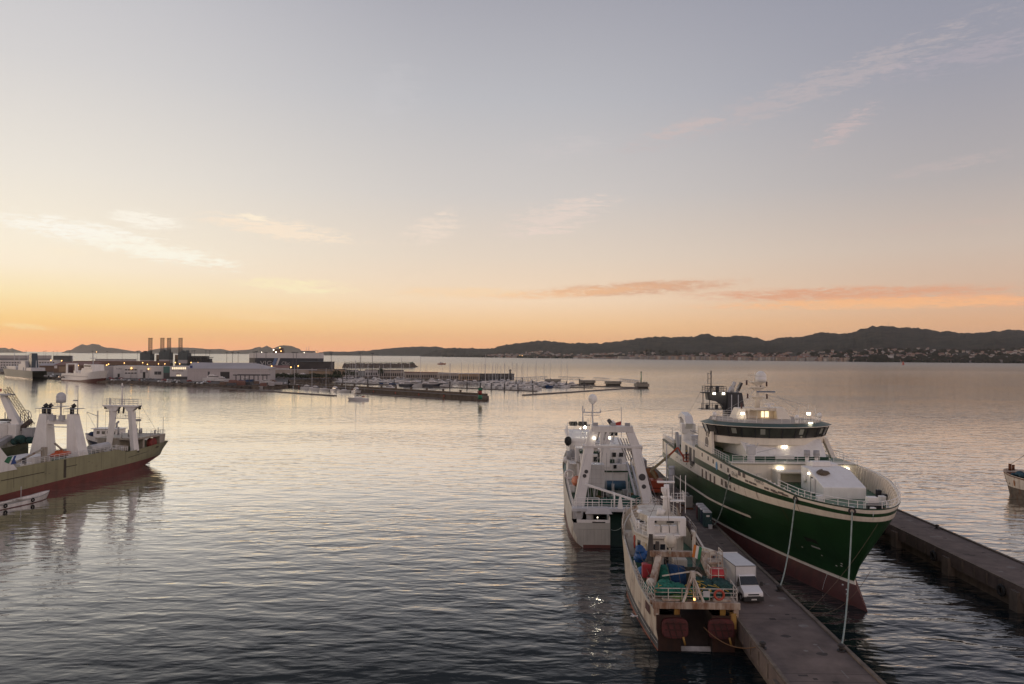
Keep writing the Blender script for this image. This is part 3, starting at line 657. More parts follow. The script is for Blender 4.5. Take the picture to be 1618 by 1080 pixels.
g = G(); g.beam((X(58), -4.5, 12.5), (X(58), -7.5, 13.6), .18); g.beam((X(50), -2, 13.5), (X(58), -7, 13.6), .12); g.cyl((X(54), -4, 13.5), (X(54), -4, 14.4), .12); g.obj('boom', grey, mk)
# side windows, doors, freeing ports, lettering
def ws(px): return 26.63 / ((px - 809) / 1246 - .028) - 82
winm = mat('pane_grey', (.17, .14, .12), .25, var=.2)
def swin(s, z0, z1, w):
    m = G(); MK.patch(m, s + w / 2, s - w / 2, z0, z1, -1, .035); m.obj('window', winm, mk)
for px in (1111, 1120.5, 1128.6, 1141, 1152): swin(ws(px), 11.0, 11.6, .85)
for px in (1111.3, 1117.5, 1124, 1130.5): swin(ws(px), 7.75 + .02 * (46 - ws(px)), 9.0 + .02 * (46 - ws(px)), 1.0)
for px in (1142, 1148): swin(ws(px), 8.7, 9.55, .95)
for px in (1153.5, 1159): swin(ws(px), 8.95, 9.35, .4)
g = G(); c = ws(1134); vs = [MK.pt(c + .62 * math.cos(k * .3927), 10.95 + .62 * math.sin(k * .3927), -1, .05) for k in range(16)]; g.add(vs, [tuple(range(16))]); g.obj('round_logo', mat('logo_blue', (.10, .30, .52), .5, var=.25, scale=3), mk)
for px in (1174.2, 1178.5, 1182.3, 1190.5, 1196, 1202): swin(ws(px) - (1.2 if px > 1186 else .4), 10.95, 11.2, 1.05)
for s in (10.6, 8.7): swin(s, 10.85, 11.08, 1.1)
for s, w in ((20.6, .95), (18.9, .95)): swin(s, 11.35, 11.95, w)
text('lettering', 'GR 6-81', .78, lambda tx, ty: MK.pt(ws(1157.5) - tx, 10.95 + ty, -1, .05), black, mk)
text('lettering', 'MARKUS', .62, lambda tx, ty: MK.pt(15.5 - tx, 11.38 + ty, -1, .05), black, mk)
for sd in (1, -1):                                                # draft marks and anchor pockets, name on the port bow
    m = G(); MK.patch(m, 9.6, 7.6, 5.0, 6.1, sd, .04); m.obj('anchor_pocket', mat('anchor_black', (.012, .016, .012), .6), mk)
    m = G(); MK.patch(m, 9.3, 7.9, 4.95, 5.15, sd, .1); m.obj('anchor', pale, mk)
    m = G(); MK.patch(m, 24.5, 23.4, 5.2, 5.6, sd, .04); m.obj('thruster_mark', black, mk)
m = G()
for s, z in ((5.9, 3.9), (6.1, 3.6), (6.9, 3.4), (8.6, 4.1), (11, 4.6), (11.7, 4.3), (5.4, 1.2), (5.1, .8), (6.2, 1.5)): MK.patch(m, s, s - .25, z, z + .12, -1, .035)
for k in range(8): MK.patch(m, 8.7 + .02 * k, 8.62 + .02 * k, .25 + k * .22, .37 + k * .22, -1, .035)
pieces(m, 'hull_mark', white, mk)
m = G()
for q in range(5, 82, 6):
    for sg in (1, -1): MK.patch(m, q + .05, q, 2.4, lambda s: gt(s) - .1, sg, .02, 1)
for z in (3.4, 4.6, 6.6): MK.patch(m, 82, 6.5, z, z + .035, -1, .02, 30)
m.obj('plate_seam', mat('seam_dark_green', (.010, .040, .014), .5), mk)
m = G(); rn = random.Random(6)
for k in range(26):
    q = rn.uniform(7, 80); z = rn.choice((gt(q) - .1, 5.3, gt(q) + 1.3)); MK.patch(m, q + rn.uniform(.03, .09), q, z - rn.uniform(.5, 1.6), z, -1, .025)
m.obj('rust_run', mat('rust_run', (.12, .07, .035), .8, var=.5), mk)
m = G(); MK.patch(m, 22, 9, lambda s: 7.1 + .02 * (s - 9), lambda s: 7.14 + .02 * (s - 9), -1, .03, 12); MK.patch(m, 60, 10, 3.0, 3.03, -1, .03, 20); m.obj('weld_seam', mat('seam_green', (.05, .13, .06), .5), mk)
m = G()
for s in (51, 55, 60, 64): MK.patch(m, s + .4, s - .3, 7.95, 8.2, -1, .04)
MK.patch(m, 46.2, 44.9, 7.2, 7.5, -1, .04); MK.patch(m, 51.5, 49.2, 8.4, 9.3, -1, .12); pieces(m, 'hull_fitting', black, mk)
m = G()
for s in (45.8, 44.6): MK.patch(m, s + .04, s - .04, 7.6, 12.0, -1, .05, 1)
MK.patch(m, 83, 82.2, 7.4, 9.2, -1, .05); m.obj('hull_pipe', mat('pipe_grey', (.35, .32, .27), .6), mk)
for s, z in ((6.9, 10.85), (.75, 10.75), (24.8, 10.55)):           # fairleads
    for sd in ((-1, 1) if 5 < s < 9 else (-1,)):
        p = MK.pt(s, z, sd, .05); q = Vector(MK.pt(s - .3, z, sd, .05)) - Vector(MK.pt(s + .3, z, sd, .05))
        m = G(); m.torus((0, 0, 0), .3, .1, 'y', 14, 6); o = m.obj('fairlead', mat('iron', (.03, .027, .026), .6), mk); o.location = p; o.rotation_euler.z = math.atan2(q.y, q.x)
g = G()
for a, b_ in (((42, -.2, 22), (56, -1, 20.6)), ((42, -1.3, 20.6), (44, -6, 17.4)), ((42, 1.2, 20.6), (44, 6.2, 17.4)), ((42, -.2, 22.5), (33.2, -6, 17.2)), ((42, .2, 22.5), (33.2, 6, 17.2)), ((38.5, 6.4, 19.4), (42, .6, 21)), ((37, 4.6, 19.2), (44, 5.8, 17.3)), ((55.5, -4.4, 24), (67, -6.2, 15.6)), ((66, -6, 14.8), (83.5, -7, 10.4))): g.cyl((X(a[0]), a[1], a[2]), (X(b_[0]), b_[1], b_[2]), .022, n=4)
g.obj('rigging_wire', grey, mk)
mkW = lambda p: mk.matrix_basis @ Vector(p)
bpy.context.view_layer.update()
def rope(a, b, sag, r, label, m=rope_m, n=16):
    g = G(); g.tube(catenary(a, b, sag, n), r, 6); o = g.obj('mooring_rope', m); return tag(o, label, 'rope', 'mooring ropes of the ships')
rope(mkW(MK.pt(6.9, 10.8, -1, .1)), (*onpier(P1, -.75, 2), 2.9), 1.6, .075, 'thick pale mooring rope from the green bow down to the pier behind the truck')
rope(mkW(MK.pt(.75, 10.7, -1, .1)), (*onpier(P1, -.75, -14.5), 2.9), 2.4, .075, 'long pale green mooring rope from the stem to the nearest pier edge')
rope(mkW(MK.pt(24.8, 10.5, -1, .1)), (*onpier(P1, -.75, 32), 2.9), 1.3, .07, 'green mooring rope from the ship side down beside the portable toilets')
rope(mkW((X(1.8), .4, 4.2)), (*onpier(P1, -.5, 2), 2.8), 3.4, .025, 'thin dark line drooping from the red bulb to the pier', mat('line_brown', (.14, .10, .07), .9))
rope(mkW((X(1.0), 1.5, 10.5)), mkW((X(1.6), .5, .6)) if 0 else (*onpier(P1, .2, -3), 1.9), .8, .018, 'thin wire running from the starboard bow to the pier', mat('line_brown', (.14, .10, .07), .9))
# ------------------------------------------------------------------ grey-white stern trawler, stern towards us
S2 = Hull(60, 6.3, [(-1, 5), (0, 4), (4, 2), (9, 0)], [(0, 30), (5, 26), (9, 22)], [(0, 1.6), (9, 1.8)], [(0, 1.15), (9, 1.6)],
          lambda t, z: 1 - (max(0, t - .80) / .20) ** 2.2 * (.26 if z < .6 else .12 if z < 2.5 else .04))
o2 = (14.75 + .028 * 30, 110.3 + 30)
s2 = thing('stern_trawler', 'grey and white stern trawler with a big white gantry, moored behind the small rusty trawler', 'ship', (*o2, 0), R(88.4))
D = lambda d: d - 30
def sd(f): return lambda s: f(60 - s)
t2 = sd(lambda d: interp([(0, 3.5), (2.4, 3.5), (2.6, 5.2), (20, 5.3), (31, 6.2), (36, 6.4), (54, 8.6), (60, 9.2)], d))
dirtyw = mat('stained_white', (.62, .58, .50), .5, var=.08, streak=.45, rust=.3, dirt=(.34, .26, .18))
panelw = mat('panel_grey_white', (.47, .46, .42), .55, var=.08, streak=.25)
g = G(); S2.shell(g, [lambda s: -1, lambda s: 0, sd(lambda d: .7 + .35 * d / 60), lambda s: 2.2, lambda s: 3.4, t2], [1, 1, 0, 0, 0], extra=(57.4, 57.6))
for y0, y1 in ((.9, 5.6), (-5.6, -1.9)):
    yy = lambda z, y: y if abs(y) < 5 else math.copysign(S2.hb(60, z), y)
    zs = (-1, .5, .5, 1.6, 3.5)
    g.grid([[(D(0) - .01, yy(z, y0), z), (D(0) - .01, yy(z, y1), z)] for z in (-1, .45)], 1); g.grid([[(D(0) - .01, yy(z, y0), z), (D(0) - .01, yy(z, y1), z)] for z in (.45, 1.5, 2.5, 3.5)], 2)
for ya, yb in ((1, .2), (-.34, -1)):
    zz = [(-1.0), 0, .7, 1.5, 2.2, 3.0, 3.5]; g.grid([[(D(.02), (S2.hb(59.99, z) - .02) * ya if abs(ya) == 1 else ya * 5, z), (D(.02), (S2.hb(59.99, z) - .02) * yb if abs(yb) == 1 else yb * 5, z)] for z in zz], 2)
g.obj('hull', [dirtyw, redlead, panelw], s2)
g = G()
for k in range(9): g.box(D(0) - .06, D(0), 1.1 + k * .5, 1.14 + k * .5, .6, 2.6)
g.box(D(0) - .06, D(0), .9, 5.5, 2.6, 2.66); g.obj('transom_rib', mat('rib_grey', (.36, .36, .33), .6), s2)
g = G(); g.hexa([(D(-.1), -1.9, -1), (D(0), -1.9, -1), (D(0), .9, -1), (D(-.1), .9, -1)], [(D(8), -1.9, 3.45), (D(8.2), -1.9, 3.45), (D(8.2), .9, 3.45), (D(8), .9, 3.45)])
for y in (-1.95, .9): g.side([(D(0), -1), (D(0), 3.5), (D(9), 3.5), (D(9), 3.3)], y, y + .06)
g.obj('stern_ramp', mat('ramp_dark_green', (.012, .04, .022), .6, streak=.4), s2)
g = G(); S2.deck(g, sd(lambda d: 3.45 if d < 30 else 5.4 + (d - 30) * .07), 2, 52, 16, .1); g.obj('deck', deckgreen, s2)
g = G()
for sg in (1, -1):
    for d in range(3, 30, 2): g.box(D(d), D(d) + .08, sg * 5.75, sg * 6.05, 3.4, 5.2)
g.box(D(.0), D(.25), 1.0, 5.5, 3.5, 3.9); g.box(D(.25), D(3.5), .9, 1.05, 3.4, 4.3)
for sg in (1, -1): g.box(D(3), D(30), sg * 5.98, sg * 6.06, 4.9, 5.2)
pieces(g, 'bulwark', white, s2)
g = G(); g.cyl((D(.9), 3.7, 3.4), (D(.9), 3.7, 5.0), .5, n=14); g.cbox((D(1.2), 5.2, 4.1), (.8, .6, 1.4)); g.cyl((D(.9), -4.2, 3.4), (D(.9), -4.2, 5.0), .5, n=14); pieces(g, 'stern_pillar', pale, s2)
g = G(); g.box(D(-.1), D(.05), 1.6, 3.4, 3.52, 3.66); g.obj('stern_fender', black, s2)
flood(s2, (D(1.0), 2.6, 4.05), (.12, .12, .12), 2, (-.3, 0, 0))
g = G(); g.side([(D(.2), 5.0), (D(1.8), 5.0), (D(1.8), 5.45), (D(.2), 5.45)], -6.2, 6.2)
g.hexa([(D(-.2), .6, 4.75), (D(1.2), .6, 4.75), (D(1.2), 4.4, 4.75), (D(-.2), 4.4, 4.75)], [(D(.1), 1.2, 5.6), (D(1.2), 1.2, 5.6), (D(1.2), 4.0, 5.6), (D(.1), 4.0, 5.6)]); g.obj('stern_bridge', pale, s2, .04)
g = G(); g.rail([(D(.9), 6.0, 5.45), (D(.9), -6.0, 5.45)], 1.15, 3, 1.3, .045); g.rail([(D(.9), 5.6, 5.45), (D(.9), 2.4, 5.45)], 1.35, 2, 1.6, .05); g.rail([(D(3), 6.0, 5.2), (D(12), 6.0, 5.2), (D(22), 6.1, 5.6)], 1.0, 2, 1.6)
g.rail([(D(3), -6.0, 5.2), (D(12), -6.0, 5.2), (D(22), -6.1, 5.6)], 1.0, 2, 1.6); pieces(g, 'railing', white, s2)
g = G(); g.hexa([(D(.3), -.9, 5.45), (D(1), -.9, 5.45), (D(1), -.2, 5.45), (D(.3), -.2, 5.45)], [(D(.5), -.7, 7.0), (D(.8), -.7, 7.0), (D(.8), -.4, 7.0), (D(.5), -.4, 7.0)]); g.obj('stern_light_post', white, s2)
g = G(); g.cyl((D(.9), .25, 5.4), (D(.9), .25, 7.6), .11); g.beam((D(3), 4.3, 8.4), (D(.6), -2.6, 6.6), .28); g.obj('derrick', white, s2)
# gantry
gan = mat('gantry_white', (.66, .64, .62), .45, var=.06, streak=.3)
g = G()
for sg in (1, -1):
    g.hexa([(D(3), sg * 4.6, 3.4), (D(5.2), sg * 4.6, 3.4), (D(5.2), sg * 6.1, 3.4), (D(3), sg * 6.1, 3.4)][::sg], [(D(6), sg * 2.7, 13.4), (D(7.6), sg * 2.7, 13.4), (D(7.6), sg * 4.1, 13.4), (D(6), sg * 4.1, 13.4)][::sg])
    g.hexa([(D(6), sg * 2.7, 13.41), (D(7.6), sg * 2.7, 13.41), (D(7.6), sg * 4.1, 13.41), (D(6), sg * 4.1, 13.41)][::sg], [(D(6.6), sg * 1.8, 16.2), (D(7.8), sg * 1.8, 16.2), (D(7.8), sg * 3.0, 16.2), (D(6.6), sg * 3.0, 16.2)][::sg])
g.side([(D(6.4), 15.5), (D(8), 15.5), (D(8), 16.4), (D(6.4), 16.4)], -3.02, 3.02); g.side([(D(5.9), 13.2), (D(7.7), 13.2), (D(7.7), 13.6), (D(5.9), 13.6)], -4.4, 4.4)
g.side([(D(6.4), 12.7), (D(7.4), 12.7), (D(7.4), 13.2), (D(6.4), 13.2)], 2.2, 3.0); g.side([(D(6.4), 12.7), (D(7.4), 12.7), (D(7.4), 13.2), (D(6.4), 13.2)], -4.4, -2.2); g.obj('gantry', gan, s2, .06)
g = G()
for y, z, r in ((3.95, 9.9, .28), (4.2, 9.3, .28), (-4.15, 9.2, .5), (-4.35, 7.9, .32)):
    x = D(3 + (z - 3.4) / 10 * 3) - .04; g.cyl((x, y, z), (x - .05, y, z + .01), r, n=14)
pieces(g, 'gantry_hole', black, s2)
g = G()
for y, z in ((3.3, 16.4), (-.2, 16.4), (-3.0, 16.4)): g.cbox((D(7), y * .75, z + .2), (.8, .7, .5))
for y in (2.5, 1.9, .9, .2, -.4): g.cyl((D(7), y, 15.6), (D(7), y + .3, 14.3), .16, .1, 8); 
for y in (1.6, .9, 0): g.cyl((D(5.5), y, 5.4), (D(6.2), y, 12.5), .025, n=4)
for k in range(5): g.beam((D(6.8), -.8 - k * .4, 14.6), (D(7), -2.2 - k * .35, 11.3), .14)
pieces(g, 'gantry_block', grey, s2)
for y, z, d in ((2.75, 14.7, 5.9), (.45, 14.7, 6.2)): flood(s2, (D(d), y, z), (.2, .32, .32), 2.0, (-1.2, 0, -.2))
g = G()
for k in range(14):
    rn = random.Random(k); g.sph((D(6.5 + rn.random() * 2.4), -5 + k * .72, 4.4 + rn.random() * .4), 1.1, 9, 6, sc=(1.2, 1.0, .95), wob=.16, seed=k)
g.obj('net_heap', mat('net_teal', (.012, .075, .055), .9, var=.4, scale=4, bump=1, bscale=12), s2)
g = G(); g.box(D(11.5), D(14), .7, 3.3, 6.4, 10.0); box2 = g.obj('panelled_cabin', mat('cabin_panel', (.60, .60, .60), .5, var=.05, streak=.15), s2, .05)
g = G()
for k in range(1, 5): g.box(D(11.47), D(11.5), .7, 3.3, 6.4 + k * .72, 6.43 + k * .72)
for y in (1.35, 2.0, 2.65): g.box(D(11.47), D(11.5), y, y + .03, 6.4, 10.0)
g.obj('panel_joint', grey, box2)
g = G(); g.box(D(14), D(17), 1.0, 4.4, 3.4, 6.4)
for k in range(26):
    rn = random.Random(50 + k); g.cbox((D(10 + rn.random() * 7), rn.uniform(-4.6, 4.8), 3.5 + rn.random() * 1.0), (rn.uniform(.4, 1.2), rn.uniform(.4, 1.2), rn.uniform(.5, 2.0)), rn.randint(0, 3), rn.random())
pieces(g, 'deck_gear', [mat('gear_green', (.04, .08, .03), .8), mat('gear_ochre', (.20, .13, .06), .8), grey, mat('gear_dark', (.05, .045, .04), .8)], s2)
g = G(); g.cyl((D(19), -.2, 5.6), (D(19), -3.4, 5.6), .8, n=14); g.obj('net_drum', mat('drum_blue', (.03, .085, .14), .6, var=.3), s2)
g = G()
for y in (-4.3, -5.0): g.beam((D(9), y, 3.6), (D(18), y + .8, 9.5), .28)
for k in range(9): g.beam((D(9.5 + k), -4.2 + k * .05, 4.2 + k * .6), (D(9.5 + k), -5.2 + k * .1, 3.8 + k * .62), .1); g.cyl((D(10 + k * .8), -5.4, 3.5), (D(10 + k * .8), -5.2, 5 + k * .3), .1)
pieces(g, 'stair', pale, s2)
# house
g = G(); g.prism([(D(24), 2.4), (D(21.5), 2.0), (D(20.4), .4), (D(20.2), -1.4), (D(20.8), -3.6), (D(24), -4.4), (D(44), -5.0), (D(44), 5.0)], 3.45, 8.9)
g.prism([(D(23), 1.8), (D(22), .2), (D(22), -2), (D(23), -4), (D(41), -4.6), (D(41), 4.6), (D(23), 4.6)], 8.91, 11.2); g.obj('superstructure', white, s2, .08)
g = G(); g.prism([(D(26.5), 5.4), (D(26.5), 1.9), (D(42), 1.9), (D(42), 5.4)], 8.9, 11.9); g.prism([(D(26.2), 5.7), (D(26.2), 1.0), (D(27.2), 1.0), (D(42.4), 1.0), (D(42.4), 5.7)], 11.9, 12.5); g.obj('bridge_wing', white, s2, .05)
g = G(); g.box(D(20.1), D(20.2), -4.4, 2.2, 7.6, 7.85); g.hexa([(D(21), 2.2, 9.0), (D(22), 2.2, 9.0), (D(22), -1.8, 9.0), (D(21), -1.8, 9.0)][::-1], [(D(21), 2.2, 9.5), (D(22), 2.2, 9.5), (D(22), -1.8, 9.5), (D(21), -1.8, 9.5)][::-1]); g.prism([(D(20.2), 4), (D(20.2), 1), (D(23), 1), (D(23), 4)], 10.6, 11.0); pieces(g, 'green_trim', capgreen, s2)
g = G(); g.box(D(19.5), D(22.5), 1.1, 3.9, 8.9, 10.6); g.obj('aft_control_cabin', white, s2, .05)
for y in (1.5, 2.5, 3.3):
    g = G(); g.box(D(19.44), D(19.48), y - .3, y + .3, 9.4, 10.2); g.obj('window', glass, s2)
for y, z in ((-1.8, 8.5),):
    g = G(); g.box(D(20.1), D(20.14), y - .25, y + .25, z - .3, z + .3); g.obj('window', glass, s2)
for k in range(2):
    g = G(); g.box(D(29 + k * 1.3), D(30 + k * 1.3), 5.42, 5.46, 10.6, 11.3); g.obj('window', glass, s2)
for y in (-3, -1.8, -.6, .6):
    g = G(); g.box(D(21.9), D(21.94), y - .35, y + .35, 9.9, 10.6); g.obj('window', glass, s2)
g = G(); g.box(D(16.5), D(18), -.6, .9, 8.9, 15.2); g.box(D(16), D(18.4), -.8, 1.1, 15.2, 15.4); g.obj('tower', white, s2, .06)
g = G()
g.cyl((D(34), .9, 12.4), (D(34), .9, 18.0), .16, .12); g.cyl((D(34), 2.7, 12.4), (D(34), 2.7, 17.6), .1); g.beam((D(34), 2.6, 16.4), (D(34), -.6, 16.4), .22); g.beam((D(34), 2.4, 15.9), (D(34), -.4, 15.9), .12)
for y in (2.4, -.5): g.cyl((D(34), y, 16.4), (D(34), y, 17), .12)
g.cyl((D(30), 6.6 - 1, 12.5), (D(30), 5.6, 15), .05, n=5); g.cyl((D(30), -3.9, 12.4), (D(30), -3.9, 17.6), .07, n=5); g.cyl((D(30), 2, 12.4), (D(30), 2, 15.6), .05, n=5); g.tube([(D(34), 2.7, 17.4), (D(30), 5.0, 12.6)], .02, 4); g.tube([(D(34), .0, 16.4), (D(31), -3, 12.6)], .02, 4); pieces(g, 'mast', pale, s2)
g = G(); g.sph((D(34), .9, 18.9), .85, 14, 9); g.cyl((D(34), .9, 17.9), (D(34), .9, 18.4), .3, .6); pieces(g, 'radome', white, s2)
g = G(); g.sph((D(28), 5.9, 8.5), .62, 12, 8); g.sph((D(12), -4.2, 10.4), .75, 12, 8); g.sph((D(33), -2.6, 14.5), .6, 10, 7); pieces(g, 'radome', white, s2)
g = G()
for y in (4.9, 4.2, 3.3, 2.5): g.cbox((D(31), y, 14.6), (.7, .55, .75), rz=.3)
g.beam((D(31), 5.4, 14.7), (D(31), 1.6, 14.3), .2); g.tube([(D(30), -2.2, 12.6), (D(30), -2.2, 14.6), (D(29.5), -1.6, 15.4)], .35, 8); g.cyl((D(30), -3, 12.6), (D(30), -3, 13.9), .25); pieces(g, 'searchlight', black, s2)
g = G(); g.rail([(D(26.6), 5.5, 12.5), (D(26.6), 1.4, 12.5)], 1, 3, 1); g.rail([(D(26.6), 5.5, 12.5), (D(41), 5.5, 12.5)], 1, 3, 1.5); g.rail([(D(23), 4.5, 11.2), (D(23), -4, 11.2)], 1, 3, 1.2)
g.rail([(D(20.5), 5.4, 8.9), (D(20.5), 2.6, 8.9)], 1, 3, 1)
for k in range(8): g.beam((D(23.9), 4.3, 6 + k * .35), (D(23.9), 5.1, 6 + k * .35), .05)
pieces(g, 'railing', white, s2)
g = G(); g.box(D(20.5), D(25), 4.5, 5.6, 8.75, 8.9); g.box(D(24), D(31), 2.3, 5.8, 3.45, 8.75); pieces(g, 'side_house', white, s2, .05)
g = G(); g.cyl((D(25), 5.5, 9.0), (D(25), 5.5, 10.4), .5); g.cbox((D(25.6), 4.8, 9.8), (1.2, 1.3, 1.5)); g.cbox((D(22), 3.4, 9.4), (1, 1.3, .9)); pieces(g, 'deck_locker', grey, s2)
g = G(); g.sph((D(26), 5.7, 12.0), .8, 10, 7, sc=(1, .8, 1), wob=.1); g.obj('liferaft', rubber, s2)
g = G(); g.sph((D(18), 4.6, 6.4), 1.1, 12, 8, sc=(2.0, .8, .75)); g.obj('lifeboat', mat('lifeboat_orange', (.52, .16, .07), .5), s2)
g = G(); g.beam((D(20), 4.2, 5.2), (D(20), 4.3, 9), .3, w2=.1); g.cbox((D(17), 5.4, 5.4), (1, .8, 1.0)); g.torus((D(21), 5.7, 7.0), .7, .2, 'x', 12, 5); pieces(g, 'davit', white, s2)
for p in ((D(26), 2.85, 14.4), (D(26), .8, 14.4)): flood(s2, p, (.2, .36, .36), 2, (-1, 0, -.2), lampbright)
for y in (3.6, .2):
    g = G(); g.cbox((D(26), y, 14.2), (.12, .14, .14)); g.obj('floodlight', lampon, s2)
fl = G(); fl.grid([[(D(30), -3.95 + .0, 15.2), (D(30), -3.2, 15.0), (D(30), -2.3, 14.8)], [(D(30), -3.95, 14.4), (D(30), -3.2, 14.15), (D(30), -2.3, 14.2)]])
for i, v in enumerate(fl.v): fl.v[i] = (v[0] + .12 * math.sin(v[1] * 4), v[1] + (-.0 if 0 else 0) + (2 * (-3.95 - v[1]) if 0 else 0), v[2])
tag(fl.obj('flag', red), 'small red ensign flying from the white trawler mast', 'flag'); bpy.data.objects['flag'].location = (0, 0, 0)
fo = bpy.data.objects['flag']; bpy.context.view_layer.update(); fo.matrix_world = s2.matrix_basis.copy()

g = G()
for a, b_ in (((34, .9, 17.8), (17, .2, 15.3)), ((34, 2.7, 17.4), (18, 3.4, 13.6)), ((34, -.5, 16.5), (30, -3.9, 17.4)), ((7, 2.6, 16.2), (20, 4.5, 9)), ((7, -2.6, 16.2), (20, -4.4, 9)), ((7, 1, 15.6), (12, 1.2, 10)), ((7, 0, 15.6), (12, 2.4, 10)), ((17, .2, 15.2), (9, -1, 16.2)), ((6.5, 3.6, 13.4), (1, 5.8, 6.4)), ((6.5, -3.6, 13.4), (1, -5.8, 6.4)), ((42, 0, 12), (34, .9, 17)), ((58, 0, 10), (34, .9, 17.5))): g.cyl((D(a[0]), a[1], a[2]), (D(b_[0]), b_[1], b_[2]), .025, n=4)
g.obj('rigging_wire', grey, s2)
g = G(); rn = random.Random(31)
for k in range(46):
    x, y = rn.uniform(9, 21), rn.uniform(-5.2, 5.2); g.cyl((D(x), y, 3.5), (D(x) + rn.uniform(-.4, .4), y + rn.uniform(-.4, .4), rn.uniform(4.4, 7.6)), rn.uniform(.03, .11), n=5)
for k in range(16): x, y = rn.uniform(20.5, 23), rn.uniform(-4, 4.4); g.cbox((D(x), y, 8.95 + .3), (rn.uniform(.2, .6), rn.uniform(.2, .7), rn.uniform(.4, 1.0)))
for k in range(12): g.cyl((D(rn.uniform(23, 40)), rn.uniform(-4, 5), 11.2), (D(rn.uniform(23, 40)), rn.uniform(-4, 5), 11.3), .06, n=5)
pieces(g, 'deck_fitting', pale, s2)
# ------------------------------------------------------------------ small rusty trawler
S3 = Hull(33, 4.35, [(-1, 3), (0, 2.2), (3, 1), (7, 0)], [(0, 15), (4, 13), (7, 11)], [(0, 1.7), (7, 2)], [(0, 1.25), (7, 1.8)],
          lambda t, z: 1 - (max(0, t - .55) / .45) ** 2 * (.20 if z < 1.5 else .16))
s3 = thing('rusty_trawler', 'small rusty trawler with green nets and two red trawl doors on its stern', 'ship', (16.95 + .028 * 16.5, 72.2 + 16.5, 0), R(88.4))
D = lambda d: d - 16.5
sd3 = lambda f: (lambda s: f(33 - s))
t3 = sd3(lambda d: interp([(0, 3.3), (8, 3.7), (20, 5.5), (33, 7.2)], d))
cream3 = mat('cream_hull', (.62, .54, .43), .5, var=.08, streak=.45, rust=.35, dirt=(.26, .17, .10))
hullgrey = mat('hull_dark_grey', (.045, .046, .05), .5, var=.2, streak=.3, dirt=(.10, .07, .05))
afoul = mat('antifoul_orange', (.30, .08, .035), .6, var=.3, streak=.4)
rtran = mat('transom_rust', (.024, .0075, .0035), .75, var=.6, scale=1.2, streak=.6, dirt=(.060, .020, .006))
g = G(); S3.shell(g, [lambda s: -1, lambda s: 0, sd3(lambda d: .1 + .012 * d), sd3(lambda d: 1.0 + .03 * d), t3], [1, 1, 0, 2], n=40)
for ya, yb in ((-1, -.42), (.42, 1)):
    g.grid([[(D(0) - .01, S3.hb(33, z) * ya if abs(ya) == 1 else ya * 3.4, z), (D(0) - .01, S3.hb(33, z) * yb if abs(yb) == 1 else yb * 3.4, z)] for z in (-1, 0, 1, 2, 3.3)], 3)
g.obj('hull', [hullgrey, afoul, cream3, rtran], s3)
g = G(); S3.patch(g, 32.8, 2, sd3(lambda d: .62 + .02 * d), sd3(lambda d: .68 + .02 * d), 1, .03, 30); g.obj('boot_line', white, s3)
g = G(); g.hexa([(D(-.05), -1.42, -1), (D(.1), -1.42, -1), (D(.1), 1.42, -1), (D(-.05), 1.42, -1)], [(D(4.4), -1.42, 2.9), (D(4.6), -1.42, 2.9), (D(4.6), 1.42, 2.9), (D(4.4), 1.42, 2.9)])
for y in (-1.46, 1.40): g.side([(D(0), -1), (D(0), 3.3), (D(5), 3.3), (D(5), 2.8)], y, y + .06)
g.obj('stern_ramp', mat('ramp_black_rust', (.035, .022, .017), .6, var=.5, streak=.6), s3)
g = G(); g.hexa([(D(-.16), -1.35, -.3), (D(-.1), -1.35, -.3), (D(-.1), 1.35, -.3), (D(-.16), 1.35, -.3)], [(D(.35), -1.35, .35), (D(.41), -1.35, .35), (D(.41), 1.35, .35), (D(.35), 1.35, .35)]); g.obj('ramp_sill', mat('worn_steel', (.34, .31, .28), .35, .6, var=.4, streak=.6), s3)
g = G(); S3.deck(g, sd3(lambda d: 2.85 if d < 15 else 3.4 + .06 * (d - 15)), 1.2, 27.5, 16, .12); g.obj('deck', deckgreen, s3)
g = G()
ss = [33 - k * 1.0 for k in range(32)]
for a, b in zip(ss, ss[1:]):
    for sg in (1, -1): g.hexa(*[[(S3.X(a), sg * S3.hb(a, 4), z3(a)), (S3.X(b), sg * S3.hb(b, 4), z3(b)), (S3.X(b), sg * (S3.hb(b, 4) - .16), z3(b)), (S3.X(a), sg * (S3.hb(a, 4) - .16), z3(a))] for z3 in (lambda s: t3(s) - .02, lambda s: t3(s) + .08)])
g.obj('cap_rail', dirtyw, s3)
g = G()
for sg in (1, -1):
    pts = [(S3.X(s), sg * (S3.hb(s, 5) - .1), t3(s) + .05) for s in (32.6, 30, 27, 24, 21.5)]; g.rail(pts, .95, 3, 1.1, .035)
    pts = [(S3.X(s), sg * (S3.hb(s, 6) - .1), t3(s) + .05) for s in (12, 9, 6, 4, 2.4, 1.2, .5)]; g.rail(pts, 1.0, 3, 1.2, .04)
g.rail([(D(.35), -3.75, 4.5), (D(.35), 3.75, 4.5)], 1.1, 3, 1.35, .04); g.rail([(D(.35), -3.75, 4.5), (D(3.4), -3.9, 4.5)], 1.1, 3, 1.3, .04); g.rail([(D(.35), 3.75, 4.5), (D(3.4), 3.9, 4.5)], 1.1, 3, 1.3, .04)
pieces(g, 'railing', rwhite, s3)
rbeam = mat('beam_rust_cream', (.50, .43, .35), .6, var=.15, streak=.6, rust=.8, dirt=(.25, .11, .05))
g = G(); g.box(D(.0), D(3.6), -3.95, 3.95, 4.15, 4.2); g.box(D(-.08), D(.2), -3.95, 3.95, 3.85, 4.45); g.box(D(.3), D(.9), -3.2, -1.6, 4.45, 4.6); g.box(D(.3), D(.9), 1.4, 3.0, 4.45, 4.6)
for sg in (1, -1): g.cbox((D(.3), sg * 3.6, 3.5), (.5, .45, .75)); g.cbox((D(2.6), sg * 3.6, 3.5), (.5, .4, 1.4))
